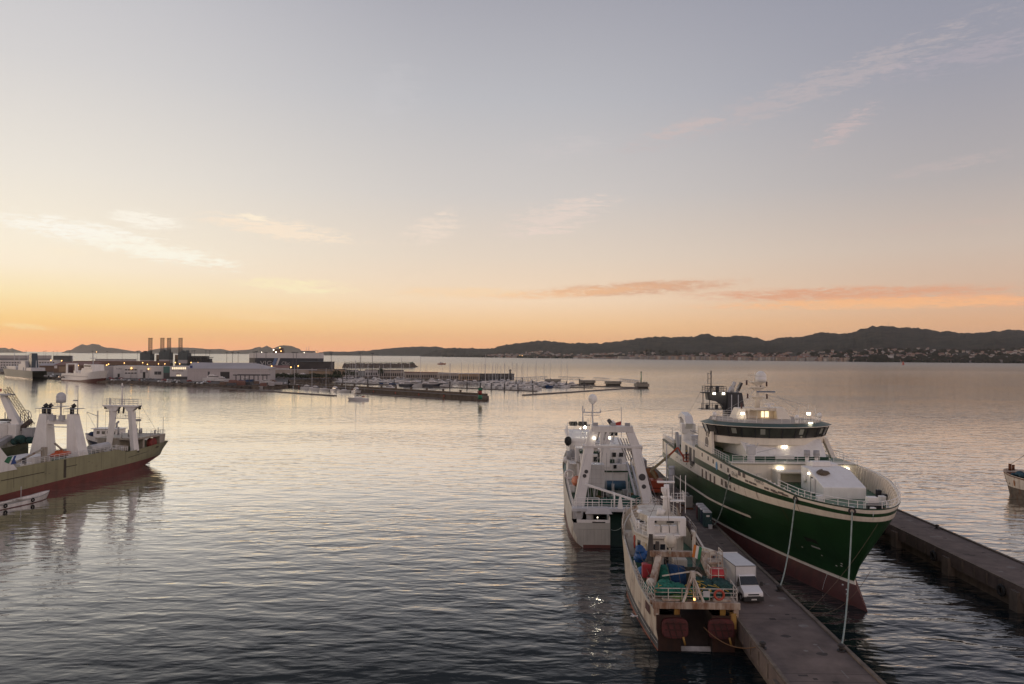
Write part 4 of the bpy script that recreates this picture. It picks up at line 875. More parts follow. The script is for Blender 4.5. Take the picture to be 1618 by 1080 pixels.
pieces(g, 'stern_platform', rbeam, s3, .03)
g = G(); g.cbox((D(.2), -3.35, 2.8), (.5, .5, 1.4)); g.obj('corner_post', mat('ochre_paint', (.34, .20, .05), .6, rust=.5), s3)
for i, y in enumerate((2.0, -2.15)):
    g = G(); pl = []
    for k in range(20):
        a = 2 * math.pi * k / 20; c, s_ = math.cos(a), math.sin(a); pl.append((y + 1.2 * math.copysign(abs(c) ** .55, c), 2.2 + .88 * math.copysign(abs(s_) ** .55, s_)))
    n = 20; vs = [(D(-.45 + .12 * (z - 2)), yy, z) for yy, z in pl] + [(D(-.1 + .12 * (z - 2)), yy, z) for yy, z in pl]
    g.add(vs, [(k, (k + 1) % n, n + (k + 1) % n, n + k) for k in range(n)] + [tuple(range(n - 1, -1, -1)), tuple(range(n, 2 * n))])
    td = g.obj('trawl_door', mat('door_red', (.062, .005, .005), .6, var=.45, scale=1.5, streak=.35), s3, .05)
    g = G()
    for k in range(3): g.beam((D(-.5), y - .75 + k * .55, 1.35), (D(-.42), y - .4 + k * .55, 2.75), .07, .12)
    for z in (1.5, 2.1, 2.65): g.beam((D(-.5), y - .95, z), (D(-.5), y + .95, z), .06, .06)
    g.obj('door_rib', mat('door_rib_dark', (.035, .008, .006), .7), td)
    g = G(); g.cyl((D(-.5), y - .9, .75), (D(-.5), y - .7, 1.5), .1); g.beam((D(.4), y - .3, 3.2), (D(.2), y - .3, 4.0), .5, .12); pieces(g, 'door_bracket', mat('ochre_paint', (.34, .20, .05), .6, rust=.5), s3)
m = G(); S3.patch(m, 30.6, 28.6, 2.5, 3.3, 1, .03, 2); m.obj('side_port', mat('port_red_black', (.06, .014, .012), .7), s3)
text('lettering', 'WEST', .62, lambda tx, ty: S3.pt(25.0 + tx - 0, 1.75 + ty, 1, .04), mat('faded_lettering', (.25, .24, .22), .7), s3)
text('lettering', 'S 238', .5, lambda tx, ty: S3.pt(20.5 + tx, 2.9 + ty, 1, .04), mat('faded_lettering', (.25, .24, .22), .7), s3)
m = G()
for s in (31.2, 25.6, 19.2, 13.4): S3.patch(m, s, s - .3, -.4, 1.5, 1, .12)
pieces(m, 'hull_fender', rubber, s3)
# aft A frame, lamp, gallows
g = G()
for y0, x0 in ((1.1, .1), (-.8, .1)): g.beam((D(x0), y0 + .1, 4.4), (D(.9), .15, 6.6), .16)
g.beam((D(1.4), .9, 4.4), (D(1.0), 0.3, 6.9), .12); g.beam((D(1.2), -.4, 4.4), (D(1.0), .1, 6.9), .12); g.cbox((D(.9), .15, 6.75), (.4, .4, .6)); g.cyl((D(.3), .2, 4.4), (D(.3), .2, 6.4), .06); g.beam((D(1), -.1, 6.9), (D(3.8), -1.1, 5.8), .4, .2); g.beam((D(3), 2.6, 6.0), (D(1), .2, 7.0), .12); g.obj('stern_frame', rwhite, s3)
g = G(); g.cbox((D(-.02), .2, 4.75), (.14, .14, .18)); g.obj('stern_lamp', lampsoft, s3)
g = G()
for y0, y1 in ((3.6, 1.9), (-3.6, -2.3)): g.beam((D(5.2), y0, 3.0), (D(9), y1, 6.7), .75, .5, w2=.6)
g.beam((D(9), 2.9, 6.6), (D(9), -3.4, 6.6), .6, .55); g.cbox((D(7.2), -3.2, 6.3), (1.2, 1.2, .2)); g.cbox((D(7.2), -3.2, 4.6), (.5, .5, 3.3)); g.obj('net_gantry', rbeam, s3, .04)
g = G(); g.sph((D(6.1), 3.3, 4.5), .42, 12, 8); g.cyl((D(8.3), 1.0, 6.8), (D(8.3), 1.0, 7.7), .12); pieces(g, 'gantry_float', dirtyw, s3)
g = G(); g.sph((D(8.3), 0.95, 8.15), .62, 14, 9, sc=(1, 1, 1.1)); g.cyl((D(8.3), .95, 7.4), (D(8.3), .95, 7.9), .3, .56); g.obj('radome', dirtyw, s3)
g = G(); g.rail([(D(6.5), -2.7, 6.4), (D(6.5), -3.9, 6.4), (D(8.2), -3.9, 6.4)], 1.1, 3, .6, .04); g.tube([(D(6.5), -3.9, 3.4), (D(6.5), -3.9, 6.4)], .05); g.tube([(D(6.5), -3.5, 3.5), (D(6.5), -3.5, 6.4)], .05)
for k in range(10): g.beam((D(6.5), -3.9, 3.8 + k * .3), (D(6.5), -3.5, 3.8 + k * .3), .04)
g.obj('gantry_railing', dirtyw, s3)
# net drums
g = G(); g.cyl((D(9.6), 2.0, 4.0), (D(9.6), 1.0, 4.0), 1.3, n=18); g.obj('net_drum', netgreen, s3)
g = G(); g.cyl((D(9.6), 0.98, 4.0), (D(9.6), -.7, 4.0), 1.4, 1.2, 18); g.obj('net_drum', mat('drum_net_blue', (.008, .05, .14), .85, var=.4, scale=4, bump=1, bscale=12), s3)
g = G(); g.cyl((D(9.6), -.72, 4.0), (D(9.6), -2.4, 4.0), 1.1, n=18)
for k in range(8): g.sph((D(9.2), -1 - k * .18, 4.3 + .1 * (k % 3)), .6, 8, 6, wob=.2, seed=k)
g.obj('net_drum', mat('drum_brown', (.05, .045, .03), .9, var=.4, bump=1, bscale=10), s3)
def heap(name, m, c, n, sp, r, seed, par=s3):
    g = G(); rn = random.Random(seed)
    for k in range(n): g.sph((c[0] + rn.uniform(-sp[0], sp[0]), c[1] + rn.uniform(-sp[1], sp[1]), c[2] + rn.uniform(-sp[2], sp[2])), r * rn.uniform(.6, 1.1), 10, 7, sc=(1.1, 1.1, .8), wob=.13, seed=seed * 31 + k)
    return g.obj(name, m, par)
heap('net_heap', netgreen, (D(2.4), 2.1, 4.8), 12, (.8, .9, .45), .85, 1); heap('net_heap', mat('net_emerald', (.014, .17, .10), .9, var=.5, scale=6, bump=1, bscale=16), (D(2.6), .3, 4.5), 9, (.8, 1.6, .2), .65, 2)
heap('net_heap', netdark, (D(3.2), -2.2, 4.8), 16, (1.4, 1.1, .4), .85, 3); heap('net_heap', mat('net_lime', (.10, .16, .05), .9, var=.3, bump=1), (D(1.1), 1.6, 4.5), 6, (.25, .6, .1), .38, 4)
heap('net_heap', netgreen, (D(6.5), 3.3, 3.6), 8, (1.5, .35, .2), .5, 5); heap('net_heap', mat('net_brown', (.07, .06, .04), .9, var=.4, bump=1, bscale=12), (D(9.2), 3.0, 4.6), 10, (.7, .25, 1.0), .55, 8)
g = G()
for k in range(9):
    rn = random.Random(k + 9); c = (D(1.6 + rn.random()), 3.2 - k * .72, 5.2); g.tube([(c[0] + rn.uniform(-.6, .6), c[1] + rn.uniform(-.8, .8), 4.6 + rn.random()) for q in range(5)], .03, 4)
pieces(g, 'net_rope', yellow, s3)
g = G()
for k in range(10):
    rn = random.Random(k); g.sph((D(1.0 + rn.random() * 2), 3.3 - rn.random() * 5, 5.1 + rn.random() * .4), .13, 8, 6)
pieces(g, 'net_float', mat('float_yellow', (.55, .34, .06), .5), s3)
g = G(); g.torus((D(.2), -2.1, 5.1), .42, .11, 'x', 16, 6); g.obj('lifebuoy', mat('buoy_red', (.42, .07, .04), .5), s3)
g = G(); g.cbox((D(.25), -.95, 5.15), (.06, .6, .55)); g.obj('notice_board', pale, s3)
g = G(); g.cbox((D(5.6), -2.9, 5.6), (1.6, 1.5, .3)); g.obj('equipment_platform', rbeam, s3)
g = G(); g.cyl((D(4.6), -3.5, 5.8), (D(4.6), -2.3, 5.8), .62, n=14); g.obj('red_container', mat('can_red', (.42, .03, .035), .45), s3, .05)
g = G(); g.rail([(D(3.9), -3.6, 5.2), (D(3.9), -2.2, 5.2), (D(5.4), -2.2, 5.2)], 1.3, 2, .7, .04); g.obj('container_cage', dirtyw, s3)
g = G(); g.beam((D(9), 3.0, 3.2), (D(9.8), 2.7, 8.4), .9, .7, w2=.35, h2=.3); g.beam((D(9.5), 2.2, 3.2), (D(10), 2.0, 7.6), .6, .5, w2=.3); g.obj('hanging_net', mat('net_grey', (.09, .08, .07), .95, var=.3, bump=1, bscale=14), s3)
# blue tarpaulin heap and red bins on the port side
heap('tarpaulin', blue, (D(13.4), 3.2, 5.4), 9, (.6, .35, .8), .6, 6); heap('tarpaulin', mat('tarp_pale_blue', (.05, .19, .40), .5, var=.3, bump=.6, bscale=4), (D(10.6), 3.1, 4.3), 5, (.5, .3, .1), .75, 7)
g = G(); g.cbox((D(8.6), 3.3, 5.0), (.9, .95, 1.4)); g.cbox((D(7.3), 3.1, 4.2), (.7, .7, .8)); pieces(g, 'red_bin', mat('bin_red', (.30, .02, .03), .5, var=.2), s3, .08)
# wheelhouse
W3 = [(D(15.6), -1.0), (D(15.6), 2.1), (D(18.2), 3.2), (D(25), 2.9), (D(26.0), 1.2), (D(26.0), -1.0), (D(24.5), -2.0), (D(17), -2.0)][::-1]
sc3 = lambda k, dx=0: [((x - D(20.5)) * k + D(20.5) + dx, (y - .5) * k + .5) for x, y in W3]
g = G(); g.prism(W3, 3.3, 6.5); g.prism(sc3(.96), 6.5, 6.62); g.prism(sc3(1.06), 6.62, 6.85); house3 = g.obj('wheelhouse', dirtyw, s3, .03)
for y in (1.3, .55, -.2):
    m = G(); m.box(D(15.54), D(15.57), y - .27, y + .27, 5.4, 6.0); m.obj('window', glass, house3)
m = G(); m.box(D(15.54), D(15.57), -.1, .4, 3.6, 4.8); m.obj('window', glass, house3)
m = G(); m.hexa([(D(17.2), 2.82, 5.2), (D(17.7), 3.02, 5.2), (D(17.68), 3.06, 5.2), (D(17.18), 2.86, 5.2)], [(D(17.2), 2.82, 6.0), (D(17.7), 3.02, 6.0), (D(17.68), 3.06, 6.0), (D(17.18), 2.86, 6.0)]); m.obj('window', glass, house3)
m = G(); m.hexa([(D(15.9), 2.26, 3.9), (D(16.7), 2.6, 3.9), (D(16.68), 2.64, 3.9), (D(15.88), 2.3, 3.9)], [(D(15.9), 2.26, 6.0), (D(16.7), 2.6, 6.0), (D(16.68), 2.64, 6.0), (D(15.88), 2.3, 6.0)]); m.obj('door', mat('door_cream', (.48, .42, .33), .55), house3)
m = G(); m.torus((D(18.6), 3.27, 5.9), .32, .09, 'y', 12, 5); m.torus((D(18.6), 3.27, 5.2), .32, .09, 'y', 12, 5); pieces(m, 'lifebuoy', mat('buoy_red', (.42, .07, .04), .5), s3)
g = G(); g.box(D(16), D(17), 2.2, 2.4, 5.6, 5.9); g.obj('warning_sign', yellow, s3)
g = G(); tb = (D(15.9), D(16.9))
for y in (1.75, -1.75): g.box(*tb, y - .35, y + .35, 6.85, 8.5)
g.box(*tb, -2.1, 2.1, 8.5, 8.85); g.box(tb[0], tb[1] + .6, -1.4, 1.4, 6.85, 6.95); g.obj('bridge_frame', white, s3, .05)
g = G(); g.prism(sc3(.62, 1.6), 6.85, 8.3); g.prism(sc3(.68, 1.6), 8.3, 8.45); g.obj('upper_bridge', dirtyw, s3, .04)
for y in (1.1, -.9):
    m = G(); m.cbox((D(19.0), y, 7.85), (.1, .8, .4)); m.obj('window', glass, s3)
g = G()
for y in (1.0, 0, -.9): g.cbox((D(17.4), y, 7.3), (.7, .8, .8)); 
for y in (2.6, 2.5): g.cyl((D(21), y, 6.85), (D(21), y, 7.6), .35, n=10); g.cbox((D(19.4), y - .2, 7.3), (.9, .7, .8))
g.sph((D(22), 2.2, 8.3), .6, 10, 6, sc=(1.6, .7, .35)); pieces(g, 'roof_locker', white, s3, .05)
g = G(); g.cyl((D(20), -.6, 8.4), (D(20), -.6, 11.9), .5, .3, 12); g.cbox((D(20), -.6, 10.4), (1, 1.2, .15)); g.cbox((D(20), -1.8, 10.0), (.8, 1.8, .12)); g.cbox((D(19.4), -.3, 11.4), (.4, .8, .5)); g.cbox((D(20.5), -.6, 12.1), (.5, 2.0, .18))
for y in (-1.6, -2.4, -3.0): g.cyl((D(21), y, 8.4), (D(21), y, 12.8), .04, n=5)
g.sph((D(19.6), -.35, 11.0), .35, 10, 7); g.cyl((D(19), .4, 8.4), (D(19), .1, 9.2), .35, .5, 10); g.obj('mast', white, s3)
g = G(); g.rail([(D(15.8), 2.0, 6.85), (D(18.2), 3.1, 6.85), (D(25), 2.8, 6.85), (D(26.4), 1, 6.85), (D(26.4), -1, 6.85)], 1, 3, 1.1, .035); g.rail([(D(15.8), -2, 6.85), (D(24.6), -2, 6.85)], 1, 3, 1.1, .035); g.rail([(D(19), -2.4, 10.05), (D(19), -1, 10.05)], 1, 3, .6, .03); g.rail([(D(21), -2.6, 10.05), (D(19), -2.6, 10.05)], 1, 3, .6, .03); g.cyl((D(26), 2.7, 6.4), (D(26), 2.7, 9), .06, n=5); pieces(g, 'house_railing', white, s3)
g = G(); g.box(D(13.6), D(15.5), -1.8, -.3, 3.3, 4.8); g.cyl((D(14), -2.6, 3), (D(14), -2.6, 7.8), .18); pieces(g, 'winch_house', dirtyw, s3, .05)
g = G(); g.beam((D(24), -2.6, 8.9), (D(11), -3.4, 5.2), .35, .35); g.beam((D(20), -2.8, 7.9), (D(12), -3.2, 6.2), .1)
for k in range(4): g.cyl((D(22 - k * 3), -2.8, 8.2 - k * .9), (D(22 - k * 3), -2.8, 8.8 - k * .9), .15)
g.obj('crane_boom', mat('boom_brown', (.05, .028, .02), .6, rust=.4), s3)
g = G(); g.beam((D(24), -3.0, 5.5), (D(24), -2.6, 9.1), .3); g.beam((D(13), -3.2, 6.2), (D(8.5), -3.4, 6.9), .5, .4); g.beam((D(17), -3.0, 7.2), (D(10), -3.7, 5.2), .4, .3); pieces(g, 'crane_post', dirtyw, s3)
g = G(); g.hexa([(D(19), 3.6, 3.7), (D(20), 3.6, 3.7), (D(20), 2.6, 3.7), (D(19), 2.6, 3.7)][::-1], [(D(22.6), 4.0, 5.8), (D(23.3), 4.0, 5.8), (D(23.3), 2.6, 5.8), (D(22.6), 2.6, 5.8)][::-1]); g.cbox((D(24), 3.3, 5.2), (.6, .5, .9)); pieces(g, 'deck_winch', dirtyw, s3)
g = G()
for k, m_ in enumerate((0, 1, 2)): g.grid([[(D(8.4), -1.45 - k * .28 + .05 * j, 7.75 - j * .32 - k * .1) for j in range(5)], [(D(8.4) + .05, -1.45 - (k + 1) * .28 + .05 * j, 7.7 - j * .32 - (k + 1) * .1) for j in range(5)]], [2, 1, 0][k])
f3 = g.obj('flag', [mat('flag_green', (.03, .2, .09), .8), white, mat('flag_orange', (.6, .2, .04), .8)]); tag(f3, 'green white and orange tricolour flag drooping on the rusty trawler gantry', 'flag'); f3.matrix_world = s3.matrix_basis.copy()
g = G(); g.tube([(D(8.4), -1.3, 6.8), (D(8.4), -1.3, 8.5)], .03, 5); g.obj('flagstaff', dirtyw, s3)
rope(s3.matrix_basis @ Vector((D(-.2), -.6, 2.3)), (*onpier(P1, -7.1, -14.2), 2.9), .9, .04, 'sagging brown mooring rope from the rusty stern to the pier corner', mat('rope_tan', (.20, .11, .05), .9))
rope(s2.matrix_basis @ Vector((-30, .8, 2.6)), s3.matrix_basis @ Vector((D(29), 3.0, 5.6)), .5, .03, 'pale line between the white stern and the small trawler bow')

g = G()
for a, b_ in (((20, -.6, 11.8), (9, .8, 6.9)), ((20, -.6, 11.9), (31, 0, 7.4)), ((20, -.2, 11.6), (15.9, 2, 8.8)), ((9, 2.6, 6.8), (1, .2, 6.8)), ((9, -2.8, 6.8), (1, .1, 6.8)), ((9.2, 1.5, 6.5), (2, 1.8, 5.2)), ((9.2, -1, 6.5), (2.4, -1.8, 5.3)), ((9.2, .2, 6.5), (4.2, .4, 3.2)), ((24, -2.6, 9), (31, -.5, 7.2)), ((6, 3.3, 5), (13, 3.6, 6))): g.cyl((D(a[0]), a[1], a[2]), (D(b_[0]), b_[1], b_[2]), .022, n=4)
g.obj('rigging_wire', mat('wire_brown', (.12, .09, .07), .8), s3)
g = G(); rn = random.Random(17)
for k in range(40):
    x, y = rn.uniform(4.5, 15), rn.uniform(-3.7, 3.7); g.cbox((D(x), y, 3.0 + rn.random() * .5), (rn.uniform(.2, .9), rn.uniform(.2, .7), rn.uniform(.2, 1.2)), rn.randint(0, 3), rn.random() * 3)
for k in range(22): x, y = rn.uniform(18, 26), rn.uniform(-1.8, 2.6); g.cbox((D(x), y, 6.85 + .25), (rn.uniform(.15, .6), rn.uniform(.15, .6), rn.uniform(.3, .9)), 3, rn.random())
for k in range(14): x, y = rn.uniform(26.5, 31), rn.uniform(-1.6, 1.6); g.cbox((D(x), y, 4.3), (rn.uniform(.2, .9), rn.uniform(.2, .9), rn.uniform(.3, 1.0)), rn.choice((0, 3)), rn.random())
pieces(g, 'deck_gear', [rusty, netdark, mat('gear_ochre', (.20, .13, .06), .8), dirtyw], s3)
# ------------------------------------------------------------------ truck on the pier (nose towards us)
tk = thing('box_truck', 'white box truck with a black bumper parked on the pier facing us', 'truck', (23.9, 78.0, 2.6), R(-90 - 1.6 + 6))
carw = mat('truck_white', (.74, .74, .74), .3, var=.03); carb = mat('truck_plastic', (.02, .02, .021), .5); gap = mat('truck_seam', (.16, .16, .16), .6)
g = G(); g.box(-7.2, -2.0, -1.07, 1.07, .95, 3.15); bx = g.obj('cargo_box', mat('box_panel', (.66, .66, .66), .4, var=.05, scale=2, streak=.12), tk, .05)
g = G()
for y in (-1.08, 1.08):
    for z in (.98, 3.12): g.box(-7.2, -1.98, y - .02, y + .02, z - .035, z + .035)
    for x in (-7.19, -2.0): g.box(x - .035, x + .035, y - .02, y + .02, 1.0, 3.1)
g.box(-2.0, -1.96, -1.07, 1.07, 3.085, 3.155); g.obj('edge_trim', gap, bx)
g = G(); g.box(-7.34, -7.26, -1.1, 1.1, .9, 3.2); g.box(-8.2, -7.5, .75, .82, .9, 3.1) if 0 else g.box(-7.5, -7.42, -.9, .9, .8, 2.0); g.hexa([(-8.15, -1.12, .95), (-7.3, -1.12, .95), (-7.3, -1.06, .95), (-8.15, -1.06, .95)], [(-8.15, -1.12, 3.15), (-7.3, -1.12, 3.15), (-7.3, -1.06, 3.15), (-8.15, -1.06, 3.15)]); g.obj('rear_door', carw, bx, .02)
cab = [(-1.9, .45), (.0, .45), (.12, .75), (.08, 1.0), (-.06, 1.12), (-.95, 1.45), (-1.62, 2.22), (-1.72, 2.3), (-1.9, 2.32)]
def cabw(z): return .98 if z < 1.2 else .98 - (z - 1.2) * .14
g = G(); n = len(cab); vs = [(x, -cabw(z), z) for x, z in cab] + [(x, cabw(z), z) for x, z in cab]
g.add(vs, [(i, (i + 1) % n, n + (i + 1) % n, n + i) for i in range(n)] + [tuple(range(n - 1, -1, -1)), tuple(range(n, 2 * n))]); g.box(-2.0, -1.9, -.95, .95, .7, 2.2); g.obj('cab', carw, tk, .07)
g = G(); a, b = Vector((-.98, 0, 1.5)), Vector((-1.58, 0, 2.2)); nrm = Vector((.75, 0, .65)) * .035
g.add([a + nrm + Vector((0, -.9, 0)), a + nrm + Vector((0, .9, 0)), b + nrm + Vector((0, .8, 0)), b + nrm + Vector((0, -.8, 0))], [(0, 1, 2, 3)]); g.obj('windscreen', glass, tk)
for sg in (1, -1):
    g = G(); vs = [(x, sg * (cabw(z) + .012), z) for x, z in ((-1.05, 1.5), (-1.85, 1.5), (-1.85, 2.12), (-1.6, 2.12))]; g.add(vs, [(0, 1, 2, 3)]); g.obj('side_window', glass, tk)
    g = G(); g.cbox((-.95, sg * 1.2, 1.62), (.16, .26, .42)); g.beam((-1.0, sg * .95, 1.5), (-.95, sg * 1.15, 1.5), .06); g.obj('mirror', carb, tk, .04)
    g = G(); g.hexa([(.02, sg * .52, .82), (.1, sg * .55, .82), (.02, sg * .96, .84), (-.05, sg * .96, .84)][::sg], [(-.02, sg * .52, .96), (.06, sg * .55, .96), (-.06, sg * .96, 1.06), (-.12, sg * .96, 1.06)][::sg]); g.obj('headlight', mat('headlight_glass', (.5, .52, .55), .1), tk)
    for x in (-.75, -5.4):
        w = G(); w.cyl((x, sg * .78, .37), (x, sg * 1.0, .37), .37, n=20); wo_ = w.obj('wheel', rubber, tk, .02); w = G(); w.cyl((x, sg * .99, .37), (x, sg * 1.02, .37), .2, n=14); w.obj('rim', steel, wo_)
    g = G(); g.box(-1.2, -.3, sg * .965, sg * .995, .45, .82); g.box(-2.0, -1.25, sg * .93, sg * .985, .3, .62); g.obj('wheel_arch', carb, tk, .02)
g = G(); g.box(-.12, .2, -1.0, 1.0, .22, .66); g.box(.1, .17, -.7, .7, .58, .72); g.obj('bumper', carb, tk, .05)
g = G(); g.box(.02, .13, -.55, .55, .8, .93); g.obj('grille', carb, tk, .02)
g = G(); g.box(.2, .215, -.26, .26, .36, .48); pl_ = g.obj('number_plate', white, tk)
text('lettering', '4158 LKD', .1, lambda tx, ty: (.218, -.24 + tx, .385 + ty), black, pl_)
g = G()
for sg in (1, -1): g.box(-1.02, -1.0, sg * .985 - .01, sg * .985 + .01, .6, 1.5); g.box(-1.88, -1.86, sg * .985 - .01, sg * .985 + .01, .6, 1.5)
g.box(-.9, -.05, -.86, -.84, 1.2, 1.36) if 0 else None
pieces(g, 'door_seam', gap, tk)
g = G(); g.box(-7.1, -1.9, -.45, .45, .5, .94); g.box(-6.8, -2.2, -1.0, -.95, .45, .8); g.box(-6.8, -2.2, .95, 1.0, .45, .8); pieces(g, 'chassis', carb, tk)
# ------------------------------------------------------------------ things on the pier
loo0 = None
for i, (x, y, col, lab) in enumerate(((-1.55, 32.3, (.012, .055, .06), 'front dark teal portable toilet with a pale roof, nearest on the pier'), (-1.5, 34.3, (.02, .04, .07), 'second portable toilet, dark blue, between the teal one and the green one'), (-1.45, 36.0, (.03, .06, .05), 'third portable toilet, dull green, in the row by the ship'), (-1.4, 37.7, (.10, .035, .04), 'last portable toilet of the row, dull maroon, furthest along the pier'))):
    t = thing('portable_toilet', lab, 'portable toilet', (*onpier(P1, x, y), 2.6), PR, 'portable toilets on the pier')
    mm = mat('toilet_' + 'abcd'[i], col, .5, var=.15)
    g = G(); g.box(-.55, .55, -.55, .55, .15, 2.1); g.obj('cabin', mm, t, .04)
    g = G(); g.hexa([(-.6, -.6, 2.1), (.6, -.6, 2.1), (.6, .6, 2.1), (-.6, .6, 2.1)], [(-.45, -.45, 2.32), (.45, -.45, 2.32), (.45, .45, 2.32), (-.45, .45, 2.32)]); g.obj('roof', pale, t, .03)
    g = G(); g.box(-.42, .42, -.59, -.56, .25, 2.0); dd = g.obj('door', mm, t, .02)
    g = G(); g.box(-.25, .22, -.61, -.595, 1.55, 1.8); g.obj('sign', white, dd); g = G(); g.box(.3, .36, -.62, -.595, 1.0, 1.12); g.obj('handle', steel, dd)
    g = G(); g.box(-.5, .5, -.5, .5, 0, .15); g.obj('skid', black, t)
for x, y, c, lab, s in ((-1.35, 31.2, (.5, .5, .5), 'small white box on the ground in front of the teal toilet', (.5, .4, .5)),):
    g = G(); g.box(-s[0] / 2, s[0] / 2, -s[1] / 2, s[1] / 2, 0, s[2]); g.box(-s[0] / 2 - .03, s[0] / 2 + .03, -s[1] / 2 - .03, s[1] / 2 + .03, s[2], s[2] + .06); o = g.obj('white_box', pale, bevel=.02); o.location = (*onpier(P1, x, y), 2.6); tag(o, lab, 'box')
for i, (x, y, lab) in enumerate(((-1.6, 45.5, 'pale grey plastic bulk tank on the pier, nearer of the two'), (-1.7, 48.0, 'pale grey plastic bulk tank on the pier, further of the two'))):
    t = thing('bulk_tank', lab, 'tank', (*onpier(P1, x, y), 2.6), PR, 'bulk tanks on the pier')
    g = G(); g.box(-.6, .6, -.55, .55, .25, 2.1); g.obj('tank_body', mat('tank_plastic', (.30, .29, .27), .5, streak=.3), t, .1)
    g = G(); g.box(-.64, .64, -.6, .6, 0, .2); g.obj('pallet', rusty, t); g = G(); g.cyl((0, 0, 2.1), (0, 0, 2.22), .2); g.obj('lid', black, t)
g = G(); [g.box(-.6 + .4 * k, -.5 + .4 * k, -.1, .1, 0, 1.5 - .2 * k) for k in range(3)]; g.hexa([(-.5, -.5, 0), (.6, -.5, 0), (.6, .4, 0), (-.5, .4, 0)], [(-.3, -.2, 1.2), (.3, -.1, .9), (.3, .3, .9), (-.3, .3, 1.1)]); o = g.obj('wrapped_pallet', mat('wrap_red', (.12, .05, .05), .6, var=.5, scale=2), bevel=.05); o.location = (*onpier(P1, -1.9, 50.5), 2.6); tag(o, 'low dark red wrapped load on the pier behind the grey tanks', 'pallet')
t = thing('steel_column', 'tall grey banded steel cylinder standing on the pier beside the boom lift basket', 'column', (*onpier(P1, -2.9, 53.5), 2.6))
g = G(); g.cyl((0, 0, .3), (0, 0, 5.6), .52, n=18); g.obj('shaft', pale, t)
g = G()
for k in range(5): g.cyl((0, 0, .8 + k * 1.1), (0, 0, .9 + k * 1.1), .56, n=18)
g.cyl((0, 0, 0), (0, 0, .3), .8, n=18); g.obj('band', grey, t)
lift = thing('boom_lift', 'orange boom lift with its basket raised against the green stern', 'boom lift', (*onpier(P1, -4.6, 58.5), 2.6), PR)
lo_ = mat('lift_orange', (.42, .07, .025), .5, var=.2); ly = mat('lift_cream', (.36, .30, .18), .5)
g = G(); g.box(-1.2, 1.2, -1.6, 1.6, .5, 1.1); g.box(-1.1, 1.1, -1.2, 1.9, 1.15, 2.5); g.obj('chassis', lo_, lift, .08)
for x in (-1.1, 1.1):
    for y in (-1.2, 1.2): g = G(); g.cyl((x - .2, y, .5), (x + .2, y, .5), .5, n=16); g.obj('wheel', rubber, lift)
g = G(); g.beam((0, 1, 2.4), (-.9, .6, 4.0), .5, .5); g.beam((-.9, .6, 4.0), (2.0, -1.2, 7.0), .4, .42); g.obj('lower_boom', ly, lift, .03)
g = G(); g.beam((2.0, -1.2, 7.0), (3.3, -1.8, 8.4), .3, .3); g.beam((3.3, -1.8, 8.4), (4.4, -2.2, 6.5), .26, .26); g.obj('upper_boom', lo_, lift, .03)
g = G(); g.box(4.2, 5.7, -2.8, -1.7, 6.0, 6.1); g.rail([(4.2, -2.8, 6.1), (5.7, -2.8, 6.1), (5.7, -1.7, 6.1), (4.2, -1.7, 6.1), (4.2, -2.8, 6.1)], 1.1, 2, .7, .045); g.obj('basket', lo_, lift)
# two workers in the basket
def person(loc, rz, col, label, rest):
    me = bpy.data.meshes.new('person'); bm = bmesh.new()
    J = {'pel': (0, 0, .95, .15), 'chest': (.02, 0, 1.32, .17), 'neck': (.02, 0, 1.5, .065), 'head': (.03, 0, 1.66, .105), 'top': (.02, 0, 1.74, .08)}
    for s_, n in ((1, 'l'), (-1, 'r')):
        J.update({'hip' + n: (0, .09 * s_, .9, .095), 'knee' + n: (.03, .1 * s_, .49, .07), 'ank' + n: (0, .11 * s_, .09, .05), 'toe' + n: (.16, .12 * s_, .04, .045),
                  'sh' + n: (.01, .2 * s_, 1.43, .07), 'el' + n: (.08, .27 * s_, 1.16, .05), 'wr' + n: (.30, .2 * s_, 1.08, .038), 'ha' + n: (.40, .18 * s_, 1.08, .04)})
    sk = bm.verts.layers.skin.verify(); V = {k: bm.verts.new(v[:3]) for k, v in J.items()}
    E_ = [('pel', 'chest'), ('chest', 'neck'), ('neck', 'head'), ('head', 'top')]
    for n in 'lr': E_ += [('pel', 'hip' + n), ('hip' + n, 'knee' + n), ('knee' + n, 'ank' + n), ('ank' + n, 'toe' + n), ('chest', 'sh' + n), ('sh' + n, 'el' + n), ('el' + n, 'wr' + n), ('wr' + n, 'ha' + n)]
    for a, b in E_: bm.edges.new((V[a], V[b]))
    for k, v in J.items(): V[k][sk].radius = (v[3], v[3])
    V['pel'][sk].use_root = True; bm.to_mesh(me); bm.free()
    o = bpy.data.objects.new('person', me); C.objects.link(o); o.modifiers.new('skin', 'SKIN'); o.modifiers.new('sub', 'SUBSURF').render_levels = 1
    me.materials.append(col); o.location = loc; o.rotation_euler.z = rz; tag(o, label, 'person')
    g = G(); g.sph((.03, 0, 1.72), .135, 12, 7, sc=(1.05, 1, .8)); g.obj('helmet', yellow, o); return o
bpy.context.view_layer.update()
lw = lambda p: lift.matrix_basis @ Vector(p)
person(lw((4.7, -2.1, 6.1)), R(20), mat('workwear_dark', (.05, .04, .05), .8), 'person in dark workwear with a hard hat standing on the left in the lift basket', 0)
person(lw((5.3, -2.4, 6.1)), R(60), mat('workwear_red', (.16, .04, .03), .8), 'person in reddish workwear with a hard hat standing on the right in the lift basket', 0)
g = G(); g.sph((0, 0, 1.6), 2.0, 16, 10, sc=(.85, .9, .9), wob=.06, seed=5); o = g.obj('net_bundle', mat('net_orange', (.26, .10, .03), .9, var=.3, scale=3, bump=1, bscale=9)); o.location = (*onpier(P1, -4.8, 66), 2.6); tag(o, 'rounded heap of orange net on the pier behind the boom lift', 'net heap')
